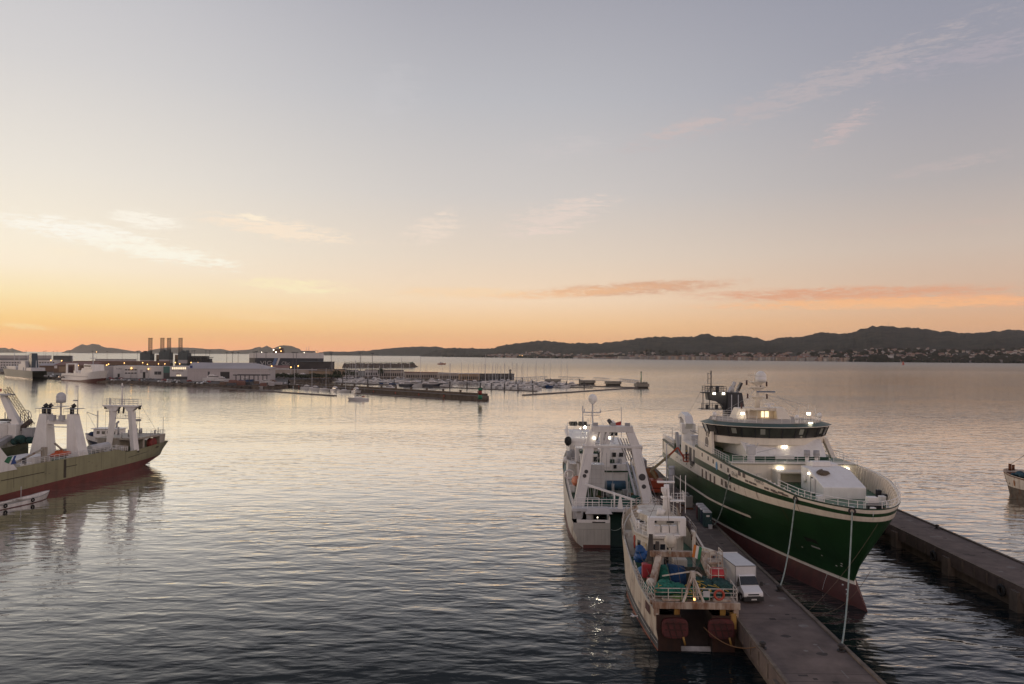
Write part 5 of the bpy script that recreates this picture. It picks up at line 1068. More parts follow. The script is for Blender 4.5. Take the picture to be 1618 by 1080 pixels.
for x, y, sx, sy, sz, c, lab in ((-6.3, 70, 2.6, 4, 4.6, (.30, .29, .30), 'grey corrugated container stack at the far end of the pier'), (-7.0, 64, 1.2, 3, 3.4, (.42, .20, .03), 'ochre yellow frame box leaning by the grey container'), (-2.6, 63, 2.0, 2.2, 2.0, (.28, .22, .12), 'dull yellow generator box between the boom lift and the green ship'), (-6.6, 57, 1.4, 2.2, 1.6, (.20, .20, .21), 'dark grey skip at the pier edge beside the orange boom lift')):
    g = G(); g.box(-sx / 2, sx / 2, -sy / 2, sy / 2, .1, sz)
    for k in range(int(sx / .3)): g.box(-sx / 2 + .1 + k * .3, -sx / 2 + .2 + k * .3, -sy / 2 - .05, -sy / 2, .2, sz - .15)
    for k in range(int(sy / .3)): g.box(-sx / 2 - .05, -sx / 2, -sy / 2 + .1 + k * .3, -sy / 2 + .2 + k * .3, .2, sz - .15)
    o = g.obj('container', mat('container_' + lab.split()[0] + lab.split()[1], c, .6, var=.2, streak=.4)); o.location = (*onpier(P1, x, y), 2.6); o.rotation_euler.z = PR; tag(o, lab, 'container', 'boxes stored along the pier')
t = thing('lamp_post', 'tall slim pale lamp post on the pier near the boom lift', 'lamp post', (*onpier(P1, -4.0, 52), 2.6))
g = G(); g.cyl((0, 0, 0), (0, 0, 9.5), .11, .07, 8); g.obj('pole', pale, t); g = G(); g.cbox((.2, 0, 9.5), (.6, .2, .12)); g.obj('lamp_head', pale, t)
rope(mkW((X(83.5), -6, 9.0)), s2.matrix_basis @ Vector((8, -6, 6)), 2.2, .03, 'dark line sagging from the green stern towards the white trawler', black)
# a gull over the water beside the small trawler
bd = thing('seagull', 'white gull flying low over the dark water beside the rusty trawler', 'gull', (12.0, 77, 1.6), R(200))
g = G(); g.sph((0, 0, 0), .13, 10, 7, sc=(2.0, .8, .8)); g.sph((.28, 0, .06), .07, 8, 6); g.beam((.33, 0, .05), (.42, 0, .03), .025); g.beam((-.22, 0, 0), (-.42, 0, .02), .10, .02, w2=.16); g.obj('body', white, bd)
for sg in (1, -1): g = G(); g.grid([[(.1, sg * .08, .04), (.12, sg * .35, .16), (.0, sg * .72, .10)], [(-.08, sg * .08, .03), (-.08, sg * .35, .13), (-.08, sg * .72, .09)]]); g.obj('wing', pale, bd)
# ------------------------------------------------------------------ olive trawler on the left
olive = mat('olive_hull', (.30, .285, .165), .5, var=.12, scale=.2, streak=.35, dirt=(.12, .10, .06))
OL = Hull(95, 6.1, [(-1, 4), (6, 0)], [(0, 30), (6, 24)], [(0, 1.7), (6, 2)], [(0, 1.2), (6, 1.7)],
          lambda t, z: 1 - (max(0, t - .80) / .20) ** 2.4 * (.75 if z < .5 else .5 if z < 2 else .28 if z < 4 else .16), ov=lambda d, z: max(0, 1 - d / 16) ** 2 * 4.0 * max(0, min(1, z / 5.0)))
ol = thing('olive_trawler', 'long olive green trawler with a red bottom, white posts and white stern gantry', 'ship', (-89.5 - .1495 * 47.5, 190 - .9888 * 47.5, 0), R(-98.6))
D = lambda d: d - 47.5
so_ = lambda f: (lambda s: f(95 - s))
ot = so_(lambda d: interp([(0, 5.35), (10, 4.75), (13.5, 4.75), (16.5, 5.6), (30, 5.75), (50, 5.85), (95, 7.5)], d))
orr = so_(lambda d: interp([(0, 2.2), (12, 2.0), (30, 1.8), (50, 1.35), (95, 1.2)], d))
g = G(); rws = OL.shell(g, [lambda s: -1, lambda s: 0, orr, lambda s: 3.4, ot], [1, 1, 0, 0], n=60, extra=(95 - 13.5, 95 - 16.5))
e = [r[-1] for r in rws]; g.grid([[(x, y * k, z) for k in (-1, 0, 1)] for x, y, z in e], 0); g.obj('hull', [olive, mat('boot_red_bright', (.15, .032, .024), .6, var=.25, streak=.35, dirt=(.08, .035, .025))], ol)
g = G(); OL.deck(g, so_(lambda d: interp([(0, 4.2), (13, 3.7), (17, 4.7), (95, 4.9)], d)), 2, 94.9, 24, .15); g.obj('deck', mat('deck_grey_green', (.12, .14, .09), .6, var=.3), ol)
m = G(); OL.patch(m, 95 - 33, 95 - 29.5, 4.0, 4.15, 1, .05); OL.patch(m, 95 - 49, 95 - 38.5, so_(lambda d: 3.85), so_(lambda d: 4.0), 1, .06, 6); OL.patch(m, 95 - 13, 95 - 3.5, so_(lambda d: 3.5 + .05 * (10 - d)), so_(lambda d: 3.62 + .05 * (10 - d)), 1, .06, 6)
OL.patch(m, 95 - 33.3, 95 - 32.6, 2.0, 5.6, 1, .05); OL.patch(m, 95 - 4, 95 - 3, 4.3, 4.6, 1, .05); OL.patch(m, 95 - 10, 95 - 9.4, 4.1, 4.5, 1, .05); pieces(m, 'hull_marking', mat('olive_rust_dark', (.06, .05, .035), .7, var=.4), ol)
m = G()
for d in (14, 22, 30, 38, 46): OL.patch(m, 95 - d, 95 - d - .1, 2.2, 4.8 if d < 15 else 5.5, 1, .03)
for rn, d in ((random.Random(1), 5), (random.Random(2), 18), (random.Random(3), 35)):
    for k in range(4): q = d + rn.random() * 8; z = 2.3 + rn.random() * 2; OL.patch(m, 95 - q, 95 - q - .5, z, z + .1, 1, .03)
m.obj('weld_seam', mat('olive_seam', (.16, .14, .09), .6), ol)
g = G()
for y0, y1, ya, yb in ((-5.8, -1.6, -3.8, -2.2), (2.9, 5.9, 2.5, 3.8)):
    g.hexa([(D(25.5), y0, 4.8), (D(28.5), y0, 4.8), (D(28.5), y1, 4.8), (D(25.5), y1, 4.8)], [(D(26), ya, 14.1), (D(28), ya, 14.1), (D(28), yb, 14.1), (D(26), yb, 14.1)])
g.side([(D(26.3), 12.0), (D(27.8), 12.0), (D(27.8), 12.9), (D(26.3), 12.9)], -2.2, 2.5); g.side([(D(26.6), 11.3), (D(27.4), 11.3), (D(27.4), 11.45), (D(26.6), 11.45)], -2.0, 2.4); pieces(g, 'funnel_portal', white, ol, .06)
g = G()
for y in (-3.5, -2.4, 2.9): g.tube([(D(27), y, 14.0), (D(27), y, 15.5), (D(26.6), y + .5, 16.0)], .42, 10)
pieces(g, 'exhaust_pipe', black, ol)
g = G()
for ya, yb in ((-4.6, -.9), (1.8, 4.9)): g.box(D(25.8), D(28.2), ya, yb, 15.15, 15.25); g.rail([(D(28.1), ya, 14.2), (D(28.1), yb, 14.2)], 1, 2, 1)
g.rail([(D(27.8), -2, 12.9), (D(27.8), 2.3, 12.9)], 1, 3, 1); g.cyl((D(27), 4.2, 14), (D(27), 4.2, 20), .1, .05); g.cbox((D(27), 3.7, 16.9), (.5, .8, .25)); g.beam((D(27), 4.2, 19.7), (D(27), 3.7, 19.8), .08); pieces(g, 'funnel_platform', grey, ol)
for y in (-.7, 1.4): g = G(); g.cbox((D(28), y, 13.3), (.9, 1.0, 1.1)); g.obj('fan_box', pale, ol, .04)
g = G(); g.cyl((D(27), .35, 12.9), (D(27), .35, 16.3), .18, n=8); g.box(D(26), D(28), -.9, 1.6, 15.6, 15.7); g.rail([(D(28), -.9, 15.7), (D(28), 1.6, 15.7)], .7, 2, .6); g.obj('radome_mast', pale, ol)
g = G(); g.sph((D(27), .35, 17.6), .95, 16, 10); g.cyl((D(27), .35, 16.4), (D(27), .35, 17.5), .9, .95, 16); g.obj('radome', pale, ol)
# stern gantry
g = G()
for y0, ya in ((-1.3, -.4), (5.3, 3.9)): g.beam((D(9.5), y0, 4.4), (D(9), ya, 13.6), 1.3, 1.3, w2=.85)
g.hexa([(D(8.3), -2.6, 14.4), (D(9.8), -2.6, 14.4), (D(9.8), 6.0, 14.4), (D(8.3), 6.0, 14.4)], [(D(8.3), -2.9, 14.75), (D(9.8), -2.9, 14.75), (D(9.8), 6.2, 14.75), (D(8.3), 6.2, 14.75)])
g.hexa([(D(8.5), -1.0, 13.4), (D(9.6), -1.0, 13.4), (D(9.6), .5, 13.4), (D(8.5), .5, 13.4)], [(D(8.5), -2.2, 14.4), (D(9.6), -2.2, 14.4), (D(9.6), 1.2, 14.4), (D(8.5), 1.2, 14.4)])
g.hexa([(D(8.5), 3.3, 13.4), (D(9.6), 3.3, 13.4), (D(9.6), 4.5, 13.4), (D(8.5), 4.5, 13.4)], [(D(8.5), 2.4, 14.4), (D(9.6), 2.4, 14.4), (D(9.6), 5.6, 14.4), (D(8.5), 5.6, 14.4)])
g.cyl((D(9), 1.6, 14.7), (D(9), 1.6, 19.8), .22, .14); g.obj('stern_gantry', white, ol, .04)
g = G(); g.rail([(D(8.4), -2.8, 14.75), (D(8.4), 6.1, 14.75)], 1.4, 3, 1.1, .04); g.rail([(D(9.7), -2.8, 14.75), (D(9.7), 6.1, 14.75)], 1.4, 3, 1.1, .04); g.rail([(D(9.2), -.6, 11.9), (D(9.2), 4, 11.9)], 1.3, 4, .7, .035); g.beam((D(9.2), -.6, 11.8), (D(9.2), 4, 11.8), .18)
for z in (15.5, 16.2, 16.9, 17.6, 18.3): g.beam((D(9), 1.6, z), (D(9), 2.2, z), .06)
g.cyl((D(9), 2.2, 14.8), (D(9), 2.2, 19), .04, n=4); g.cbox((D(9), 1.6, 19.0), (.4, .5, .5)); g.obj('gantry_railing', steel, ol)
g = G()
for y in (.9, 2.1): g.beam((D(9), y, 14.3), (D(8.9), y - .2, 12.9), .3)
for y in (-2.5, 6.0): g.cbox((D(9), y, 14.3), (.5, .4, .9)); g.cyl((D(9), y, 6), (D(9), y, 14), .03, n=4)
g.tube([(D(8), 6.0, 14.2), (D(1), 5.6, 7.5)], .03, 4); pieces(g, 'hanging_block', black, ol)
# stern shelter with gear on the roof
stain = mat('stern_beige', (.40, .36, .30), .6, streak=.5, rust=.35)
g = G(); g.box(D(-3), D(9), -5, 4.9, 6.75, 7.2); g.hexa([(D(-2.5), 3.6, 4.2), (D(-.8), 3.6, 4.2), (D(-.8), 4.9, 4.2), (D(-2.5), 4.9, 4.2)], [(D(-3), 3.0, 6.75), (D(-.6), 3.0, 6.75), (D(-.6), 4.9, 6.75), (D(-3), 4.9, 6.75)])
g.box(D(-2.5), D(-1), -5, -3.6, 4.2, 6.75); g.box(D(5.5), D(9), -4.5, 1.0, 3.8, 6.75); g.box(D(4.5), D(5.2), 3.0, 4.4, 3.9, 6.75); pieces(g, 'stern_shelter', stain, ol, .04)
g = G(); g.rail([(D(-2.9), 4.8, 7.2), (D(3), 4.8, 7.2)], 1.0, 3, 1.0); g.rail([(D(-2.9), -4.8, 7.2), (D(-2.9), 4.8, 7.2)], 1.0, 3, 1.2)
rn = random.Random(12)
for k in range(15): x, y = rn.uniform(-2.5, 9), rn.uniform(-4.5, 4.5); g.cyl((D(x), y, 7.2), (D(x), y, 7.2 + rn.uniform(.8, 2.2)), rn.uniform(.06, .25), n=6)
for k in (-.5, .5): g.beam((D(2), 1 + k, 7.2), (D(2), 1 + k * .6, 10.6), .1)
g.box(D(1.6), D(2.4), .6, 1.5, 10.5, 11); g.cyl((D(-2.8), 4.4, 7.2), (D(-2.8), 4.4, 11.2), .06, n=5); pieces(g, 'roof_gear', grey, ol)
g = G(); g.cyl((D(1.2), 3.4, 5.3), (D(1.2), 4.6, 5.3), 1.2, n=18); g.obj('net_drum', mat('drum_red', (.22, .03, .025), .6, var=.3), ol)
g = G()
for k in range(18): g.cbox((D(11 + rn.random() * 13), rn.uniform(-5, 5), 4.9 + rn.random() * .5), (rn.uniform(.5, 1.6), rn.uniform(.4, 1.2), rn.uniform(.5, 1.6)), rn.randint(0, 2), rn.random())
pieces(g, 'deck_gear', [pale, grey, stain], ol)
g = G(); g.cyl((D(21), 2.5, 6.2), (D(16), 3.2, 6.4), .8, n=12); g.sph((D(24), 1, 6.2), 1.0, 10, 7, sc=(1.5, 1, .7)); pieces(g, 'liferaft', pale, ol)
g = G(); pts = [(D(d), OL.hb(95 - d, 5.5) - .15, ot(95 - d)) for d in (17, 21, 25, 29, 33, 37, 41, 44)]; g.rail(pts, 1.0, 3, 1.5, .045); g.rail([(D(12), 5.2, 4.8), (D(15), 5.4, 5.2), (D(16.5), 5.5, 5.6)], 1.0, 3, .8, .06); g.rail([(D(18), -3, 5), (D(44), -3, 5)], 1.3, 3, 1.6); pieces(g, 'railing', white, ol)
g = G(); g.sph((D(32), 4.4, 6.5), 1.0, 14, 8, sc=(2.9, .9, .55)); g.cbox((D(32.5), 4.4, 7.0), (1.2, .9, .5)); g.obj('rescue_boat', mat('rescue_orange', (.52, .10, .03), .5), ol)
g = G(); g.beam((D(29.6), 4.2, 6), (D(33), 3.8, 8.8), .28); g.beam((D(36.5), 4.4, 5), (D(36.5), 4.4, 8.4), .8, .8); g.beam((D(36.5), 4.4, 8.2), (D(44), 3.6, 5.9), .35, .3); pieces(g, 'davit', stain, ol)
g = G(); g.box(D(33), D(42), -2.5, 3.2, 4.8, 6.6); g.box(D(40), D(43), 3.6, 4.8, 4.9, 6.0); pieces(g, 'midship_house', white, ol, .06)
g = G(); g.cbox((D(41.8), 4.6, 6.4), (.5, .5, 1.2)); g.obj('deck_winch', black, ol); g = G(); g.cbox((D(46), 1, 8.2), (3, 2.2, 1.0)); g.obj('yellow_box', mat('box_yellow', (.42, .40, .04), .6), ol)
sdp = [(D(45.2), 5.4), (D(70), 5.4), (D(70), 12), (D(51.5), 11.2), (D(49.6), 10.2)]
g = G(); g.side(sdp, 5.75, 6.15); g.side(sdp, -6.1, -5.7); g.box(D(52), D(70), -5.7, 5.75, 5, 13); pieces(g, 'raised_side', white, ol, .05)
for k, (pts, c) in enumerate(((((46.9, 7.3), (47.9, 6.5), (48.6, 7.3), (47.5, 8.15)), (.02, .16, .08)), (((46.0, 8.15), (47.2, 8.2), (47.9, 7.45), (46.9, 7.35)), (.02, .16, .08)), (((45.6, 6.75), (46.7, 6.75), (47.6, 6.45), (45.3, 6.4)), (.03, .07, .24)), (((45.3, 8.2), (46.0, 8.15), (46.7, 7.35), (45.9, 7.3)), (.03, .07, .24)))):
    pass
g = G(); ly_ = 6.18
g.add([(D(47.6), ly_, 8.0), (D(46.4), ly_, 8.0), (D(47.3), ly_, 6.7), (D(48.4), ly_, 6.7 + .5)], [(0, 1, 2, 3)]); g.obj('company_mark', mat('mark_green', (.02, .15, .07), .6), ol)
g = G(); g.add([(D(46.1), ly_, 8.0), (D(45.5), ly_, 8.0), (D(45.9), ly_, 7.3), (D(45.5), ly_, 6.5), (D(46.9), ly_, 6.5)], [(0, 1, 2, 3, 4)]); g.obj('company_mark', mat('mark_blue', (.03, .07, .24), .6), ol)
bpy.context.view_layer.update()
# ------------------------------------------------------------------ ship beyond it with crane
gs = thing('crane_ship', 'dark green ship with a white leaning mast and lattice crane, behind the olive trawler', 'ship', ol.location, R(-98.6))
D2 = lambda d: d - 47.5
GH = Hull(60, 5.6, [(-1, 3), (8, 0)], [(0, 20), (8, 14)], [(0, 1.7), (8, 2)], [(0, 1.2), (8, 1.7)], lambda t, z: 1 - (max(0, t - .85) / .15) ** 2 * .2)
hg = mat('dark_olive', (.055, .065, .03), .55, var=.3, streak=.3)
g = G()
for sg in (1, -1):
    for z0, z1 in ((-1, 4), (4, 7.4)): g.grid([[(D2(24 + d), -14 + sg * GH.hb(60 - d, z), z + (max(0, 6 - d) * .1 if z > 7 else 0)) for d in range(0, 60, 4)] for z in (z0, z1)])
g.grid([[(D2(24), -14 + k * GH.hb(60, 4), z) for k in (-1, 0, 1)] for z in (-1, 4, 8)]); g.obj('hull', hg, gs)
g = G(); g.grid([[(D2(24), -19, 6.6), (D2(80), -19, 6.6)], [(D2(24), -8.8, 6.6), (D2(80), -8.8, 6.6)]]); g.obj('deck', deckgreen, gs)
def loc_of(px, py, Y):       # point at depth Y in the local frame of the ship
    d = dirpx(px, py); return ol.matrix_basis.inverted() @ Vector((d.x / d.y * Y, Y, CAMH + d.z / d.y * Y))
P_ = lambda px, py, Y=166: loc_of(px, py, Y)
g = G(); g.beam(P_(5, 624), P_(28, 672), 1.0, 1.0, w2=1.5, h2=1.6); a = P_(0, 690); g.cbox((a[0], a[1], 9.3), (7, 5, 5.4)); b_ = P_(27, 690); g.cbox((b_[0], b_[1], 9.2), (3, 2, 5)); pieces(g, 'leaning_mast', white, gs, .05)
g = G(); a = P_(6, 623); g.cbox(a, (2.4, 3.4, .3)); g.rail([P_(0, 623), P_(12, 623)], 1.2, 3, .8); g.obj('mast_platform', pale, gs)
def lattice(g, p, q, w, n, r=.06):
    p, q = Vector(p), Vector(q); d = (q - p).normalized(); u = d.cross(Vector((0, 0, 1))); u = Vector((1, 0, 0)) if u.length < 1e-4 else u.normalized(); v = u.cross(d)
    cs = [u * w / 2 + v * w / 2, -u * w / 2 + v * w / 2, -u * w / 2 - v * w / 2, u * w / 2 - v * w / 2]
    for c in cs: g.cyl(p + c, q + c, r, n=4)
    for i in range(n):
        a, b = p.lerp(q, i / n), p.lerp(q, (i + 1) / n)
        for k in range(4): g.cyl(a + cs[k], b + cs[(k + 1) % 4], r * .7, n=4)
    return g
g = G(); lattice(g, P_(10, 613), P_(50, 672), 0.9, 12, .06); g.obj('lattice_jib', mat('jib_tan', (.16, .12, .08), .6), gs)
g = G(); g.beam(P_(49, 664), P_(22, 687), .9, .8); g.obj('crane_arm', mat('arm_brown', (.06, .04, .035), .6), gs)
g = G(); g.beam(P_(22, 687), P_(-6, 703, 160), 1.1, .9); g.obj('crane_cylinder', grey, gs)
g = G(); a = P_(48, 678); g.cbox((a[0], a[1], 9.8), (2, 2.4, 2.2)); g.rail([P_(38, 676), P_(54, 676)], 1.2, 3, .7); 
for px, y0, y1 in ((8, 663, 651), (12, 663, 652), (32, 668, 654), (39, 672, 654), (45, 672, 650)): g.cyl(P_(px, y0), P_(px, y1), .1, n=5)
g.torus(P_(41, 657), 1.3, .08, 'x', 12, 4); pieces(g, 'crane_house', grey, gs)
g = G(); g.cbox(P_(12, 663), (1.4, 2.6, .4)); g.cbox(P_(21, 667), (1, 2, .3)); pieces(g, 'exhaust_cowl', black, gs)
heap('net_heap', netdark, tuple(P_(38, 694, 165)), 14, (2.2, 1.5, .5), 1.0, 42, gs)
flag2 = G(); flag2.cbox((0, 0, 0), (.9, .05, .6)); o = flag2.obj('masthead_lamp', mat('lamp_red', (.5, .06, .03), .5), gs); o.location = P_(0, 616)
# ------------------------------------------------------------------ blue and white fishing boat further off
bb = thing('fishing_boat', 'blue and white fishing boat seen between the posts and gantry of the olive trawler', 'boat', (-107, 213, 0), R(180 - 8))
BH = Hull(17, 3.0, [(-1, 2), (4, 0)], [(0, 9), (4, 7)], [(0, 1.6), (4, 2)], [(0, 1.2), (4, 1.7)], lambda t, z: 1)
btop = lambda s: interp([(0, 4.9), (6, 4.0), (17, 3.5)], s); bmid = lambda s: btop(s) - 1.3
g = G(); BH.shell(g, [lambda s: -.5, bmid, btop], [0, 1], n=24); g.obj('hull', [mat('boat_navy', (.012, .018, .04), .5), white], bb)
g = G(); BH.deck(g, lambda s: btop(s) - .6, 0.6, 17, 10, .1); g.obj('deck', stain, bb)
text('lettering', 'CA 3477', .8, lambda tx, ty: (BH.X(0) - 4.6 - tx * 1.0 + 0, BH.hb(4 + tx, 3.6) + .05, 3.25 + ty - tx * .05) if 1 else None, black, bb)
g = G(); g.box(-2, 5, -1.8, 1.8, 3.2, 6.2); g.box(-2.4, 5.6, -2.1, 2.1, 6.2, 6.4); g.obj('wheelhouse', white, bb, .05)
for k in range(4): m = G(); m.box(-1.4 + k * 1.5, -.5 + k * 1.5, 1.78, 1.83, 4.9, 5.7); m.obj('window', glass, bb)
g = G(); g.cyl((5, 0, 4), (5, 0, 11), .12); g.tube([(5, 0, 9.5), (8.3, 0, 10.6)], .08); g.tube([(8.3, 0, 10.6), (5, 0, 5.4)], .04); g.cyl((8.3, 0, 10.6), (8.3, 0, 4), .03, n=4); g.cyl((1.5, 0, 6.4), (1.5, 0, 14.5), .16); g.beam((1.5, -1.5, 11), (1.5, 1.5, 11), .2)
for y in (-1.4, 1.2): g.cyl((1.5, y, 11), (1.5, y, 13), .08)
g.beam((-2, 0, 10), (-8, 0, 9.2), .1); g.cyl((-6, 0, 3), (-6, 0, 11), .1); g.tube([(1.5, 0, 14), (-8, 0, 5)], .03, 4); g.cyl((5, .4, 6.4), (5, .4, 14), .04, n=4); pieces(g, 'mast', grey, bb)
heap('tarpaulin', mat('tarp_navy', (.015, .03, .09), .7), (6.2, 0, 4.6), 7, (1.2, .8, .2), .7, 41, bb)
g = G(); g.tube([(0, -.8, 6.4), (0, -.8, 7.6), (-.6, -.8, 8.1)], .3, 8); g.cbox((-4, 0, 4.2), (2, 3, 1.8)); g.obj('exhaust_pipe', grey, bb)
# ------------------------------------------------------------------ tyre fendered skiff
sk_ = thing('work_skiff', 'white open work skiff with black tyre fenders lying alongside the red hull bottom', 'boat', (-87.3, 137.0, 0), R(75.5))
SH = Hull(18, 1.5, [(-1, 1.2), (1.5, 0)], [(0, 6), (1.5, 5)], [(0, 1.6), (1.5, 2)], [(0, 1.3), (1.5, 1.6)], lambda t, z: 1)
stop = lambda s: interp([(0, 1.45), (3, 1.0), (8, .8), (18, .85)], s)
g = G(); SH.shell(g, [lambda s: -.4, lambda s: .12, lambda s: stop(s) - .12, stop], [1, 0, 2], n=26); g.obj('hull', [mat('skiff_white', (.74, .71, .68), .5, streak=.4, rust=.25), redlead, grey], sk_)
g = G(); SH.deck(g, lambda s: .45, .5, 18, 10, .08); g.cbox((3, 0, .7), (.5, 2.2, .1)); g.cbox((-2, 0, .7), (.5, 2.2, .1)); pieces(g, 'thwart', stain, sk_)
for s in (5.2, 10.8, 15): g = G(); p = SH.pt(s, .62, -1, .13); g.torus(p, .28, .12, 'y', 14, 6); g.obj('tyre', rubber, sk_)
text('lettering', 'VI-4 1713', .42, lambda tx, ty: SH.pt(14.3 - tx, 0.38 + ty, -1, .04), mat('faded_lettering', (.25, .24, .22), .7), sk_)
g = G(); g.cyl((3.2, .4, .5), (3.2, .4, 3.0), .05, n=6); g.obj('pole', pale, sk_)
# ------------------------------------------------------------------ rusty boat cut by the right edge
rb = thing('coastal_boat', 'rusty white boat with blue nets at the right edge of the picture', 'boat', (101.4, 144.2, 0), R(104))
RH = Hull(26, 3.4, [(-1, 1.0), (5, 0)], [(0, 8), (5, 5.5)], [(0, 1.7), (5, 2)], [(0, 1.3), (5, 1.9)], lambda t, z: 1)
rt = lambda s: interp([(0, 4.9), (4, 4.3), (10, 3.8), (26, 3.4)], s)
rwh = mat('boat_white_rust', (.74, .68, .60), .55, var=.08, streak=.4, rust=.25, dirt=(.3, .17, .08)); rgr = mat('boat_bottom_grey', (.12, .10, .08), .8, var=.5, scale=1.2, rust=.3)
g = G(); RH.shell(g, [lambda s: -.6, lambda s: 1.9, lambda s: rt(s) - .0], [1, 0], n=30); g.obj('hull', [rwh, rgr], rb)
g = G(); RH.deck(g, lambda s: rt(s) - .55, .7, 26, 12, .15); g.obj('deck', rusty, rb)
m = G()
for s in (.5, 1.1, 4.6, 9): RH.patch(m, s + .35, s, 2.3, rt(s) - (.9 if s > 2 else .2), 1, .05)
m.obj('rust_stain', mat('rust_orange', (.36, .14, .04), .8, var=.4), rb)
m = G(); RH.patch(m, 3.2, 2.9, 2.3, 2.6, 1, .05); RH.patch(m, 20, .3, lambda s: rt(s) - .3, lambda s: rt(s) - .12, 1, .08, 16); m.obj('rubbing_strake', rusty, rb)
for x, y, q in ((9.5, 1.2, 1), (7.2, 1.6, 2), (8, -.6, 3)): heap('net_heap', mat('net_blue_grey', (.03, .08, .11), .9, var=.5, scale=4, bump=1, bscale=10), (x, y, 4.3), 7, (.9, .5, .2), .55, 20 + q, rb)
g = G(); g.cyl((12.0, .2, 4.6), (12.0, .2, 5.9), .28); g.cyl((12.0, -.6, 4.6), (12.0, -.6, 5.7), .25); g.cyl((7, .2, 4), (7, .2, 8.2), .35); g.cyl((7.4, .4, 4), (7.4, .4, 8.9), .06, n=5); g.tube([(12.2, .2, 5.6), (7.4, .4, 8.8), (2, .4, 12)], .04, 4); pieces(g, 'bitt', rusty, rb)
g = G(); g.box(-6, 2, -2, 2, 3.2, 6.6); g.box(-6.2, 2.4, -2.2, 2.2, 6.6, 6.8); g.obj('wheelhouse', rwh, rb, .05)
g = G(); g.cyl((0, 0, 6.8), (0, 0, 12), .12); g.obj('mast', grey, rb)
# ------------------------------------------------------------------ far port: ground and shores
def hor(px): return HORY + math.tan(ROLL) * (px - 809)
def zat(px, py, Y):
    d = dirpx(px, py); return CAMH + d.z / d.y * Y
asph = mat('port_asphalt', (.10, .09, .085), .9, var=.4, scale=.03); rockm = mat('rock_brown', (.105, .08, .06), .95, var=.6, scale=.35, bump=1, bscale=.6)
front = [(-60, 586.5), (0, 590), (65, 597), (110, 600.5), (160, 604), (240, 607), (300, 609.5), (400, 612.5), (455, 612)]
inner = [(455, 604), (520, 602), (540, 598.5), (590, 598), (640, 597.5), (700, 600), (745, 602.5), (768, 602.5)]
backp = [(770, 597), (700, 591), (600, 588.5), (500, 587), (300, 580), (-60, 577)]
poly = [at(*p) for p in front + inner + backp]
g = G(); n = len(poly)
g.add([(x, y, 2.5) for x, y in poly], [tuple(range(n))]); struct(g.obj('port_ground', asph))
def riprap(pts, w, z, name, seed, lab=None):
    """sloping rubble edge along a line of pixels"""
    rn = random.Random(seed); P = [Vector((*at(*p), 0)) for p in pts]; L = [P[0]]
    for a, b in zip(P, P[1:]):
        k = max(2, int((b - a).length / 2.2)); L += [a.lerp(b, i / k) for i in range(1, k + 1)]
    rows = [[], [], [], []]
    for i, p in enumerate(L):
        t = (L[min(i + 1, len(L) - 1)] - L[max(i - 1, 0)]).normalized(); nn = Vector((t.y, -t.x, 0))
        for j, (o, h) in enumerate(((w, -.6), (w * .6, z * .4), (w * .25, z * .75), (-.3, z + .03))):
            q = p + nn * (o + rn.uniform(-.5, .5) * (j < 3)); rows[j].append((q.x, q.y, h + (rn.uniform(-.5, .5) if 0 < j < 3 else 0)))
    g = G(); g.grid(rows); return struct(g.obj(name, rockm))
riprap(front, 3.5, 2.5, 'shore_rocks', 1); riprap(inner, 4, 2.5, 'shore_rocks', 2)
def build(name, label, cat, px0, px1, yb, yt, depth, m, roof=None, kind='flat', base=2.5, group=None, wins=None, winm=None):
    """building whose foot runs between two pixels at row yb; roof line at row yt"""
    a = Vector((*at(px0, yb, base), 0)); b = Vector((*at(px1, yb + math.tan(ROLL) * 0, base), 0))
    Y = (a.y + b.y) / 2; h = zat((px0 + px1) / 2, yt, Y) - base; w = (b - a).length
    ang = math.atan2(b.y - a.y, b.x - a.x)
    t = thing(name, label, cat, (a.x, a.y, base), ang, group)
    g = G()
    if kind == 'flat': g.box(0, w, 0, depth, 0, h); g.obj('wall', m, t); g = G(); g.box(-.3, w + .3, -.3, depth + .3, h, h + .5); g.obj('roof', roof or m, t)
    elif kind == 'gable':
        g.box(0, w, 0, depth, 0, h * .72); g.obj('wall', m, t); g = G(); g.hexa([(-.5, -.5, h * .72), (w + .5, -.5, h * .72), (w + .5, depth + .5, h * .72), (-.5, depth + .5, h * .72)], [(-.5, depth / 2 - .3, h), (w + .5, depth / 2 - .3, h), (w + .5, depth / 2 + .3, h), (-.5, depth / 2 + .3, h)]); g.obj('roof', roof or m, t)
    elif kind == 'front':      # gable end faces us
        g.add([(0, 0, 0), (w, 0, 0), (w, 0, h * .8), (w / 2, 0, h), (0, 0, h * .8)] + [(0, depth, 0), (w, depth, 0), (w, depth, h * .8), (w / 2, depth, h), (0, depth, h * .8)], [(0, 1, 2, 3, 4), (9, 8, 7, 6, 5), (0, 4, 9, 5), (1, 6, 7, 2)]); g.obj('wall', m, t)
        g = G(); 
        for x0, x1, z0, z1 in ((-.4, w / 2, h * .8 - .1, h), (w + .4, w / 2, h * .8 - .1, h)): g.hexa([(x0, -.4, z0), (x1, -.4, z1), (x1, depth, z1), (x0, depth, z0)], [(x0, -.4, z0 + .4), (x1, -.4, z1 + .4), (x1, depth, z1 + .4), (x0, depth, z0 + .4)])
        g.obj('roof', roof or m, t)
    for (u0, u1, v0, v1, nm, mm) in (wins or []):
        g = G(); g.box(u0 * w, u1 * w, -.12, -.02, v0 * h, v1 * h); g.obj(nm, mm, t)
    return t, w, h
wl = mat('wall_white', (.66, .63, .61), .7, var=.08, scale=.1, streak=.2); wg = mat('wall_grey', (.44, .41, .41), .7, var=.1, scale=.1, streak=.2); wd = mat('wall_dark', (.075, .075, .08), .7, var=.2, scale=.1); wb = mat('wall_brown', (.17, .11, .08), .8, var=.15, scale=.2)
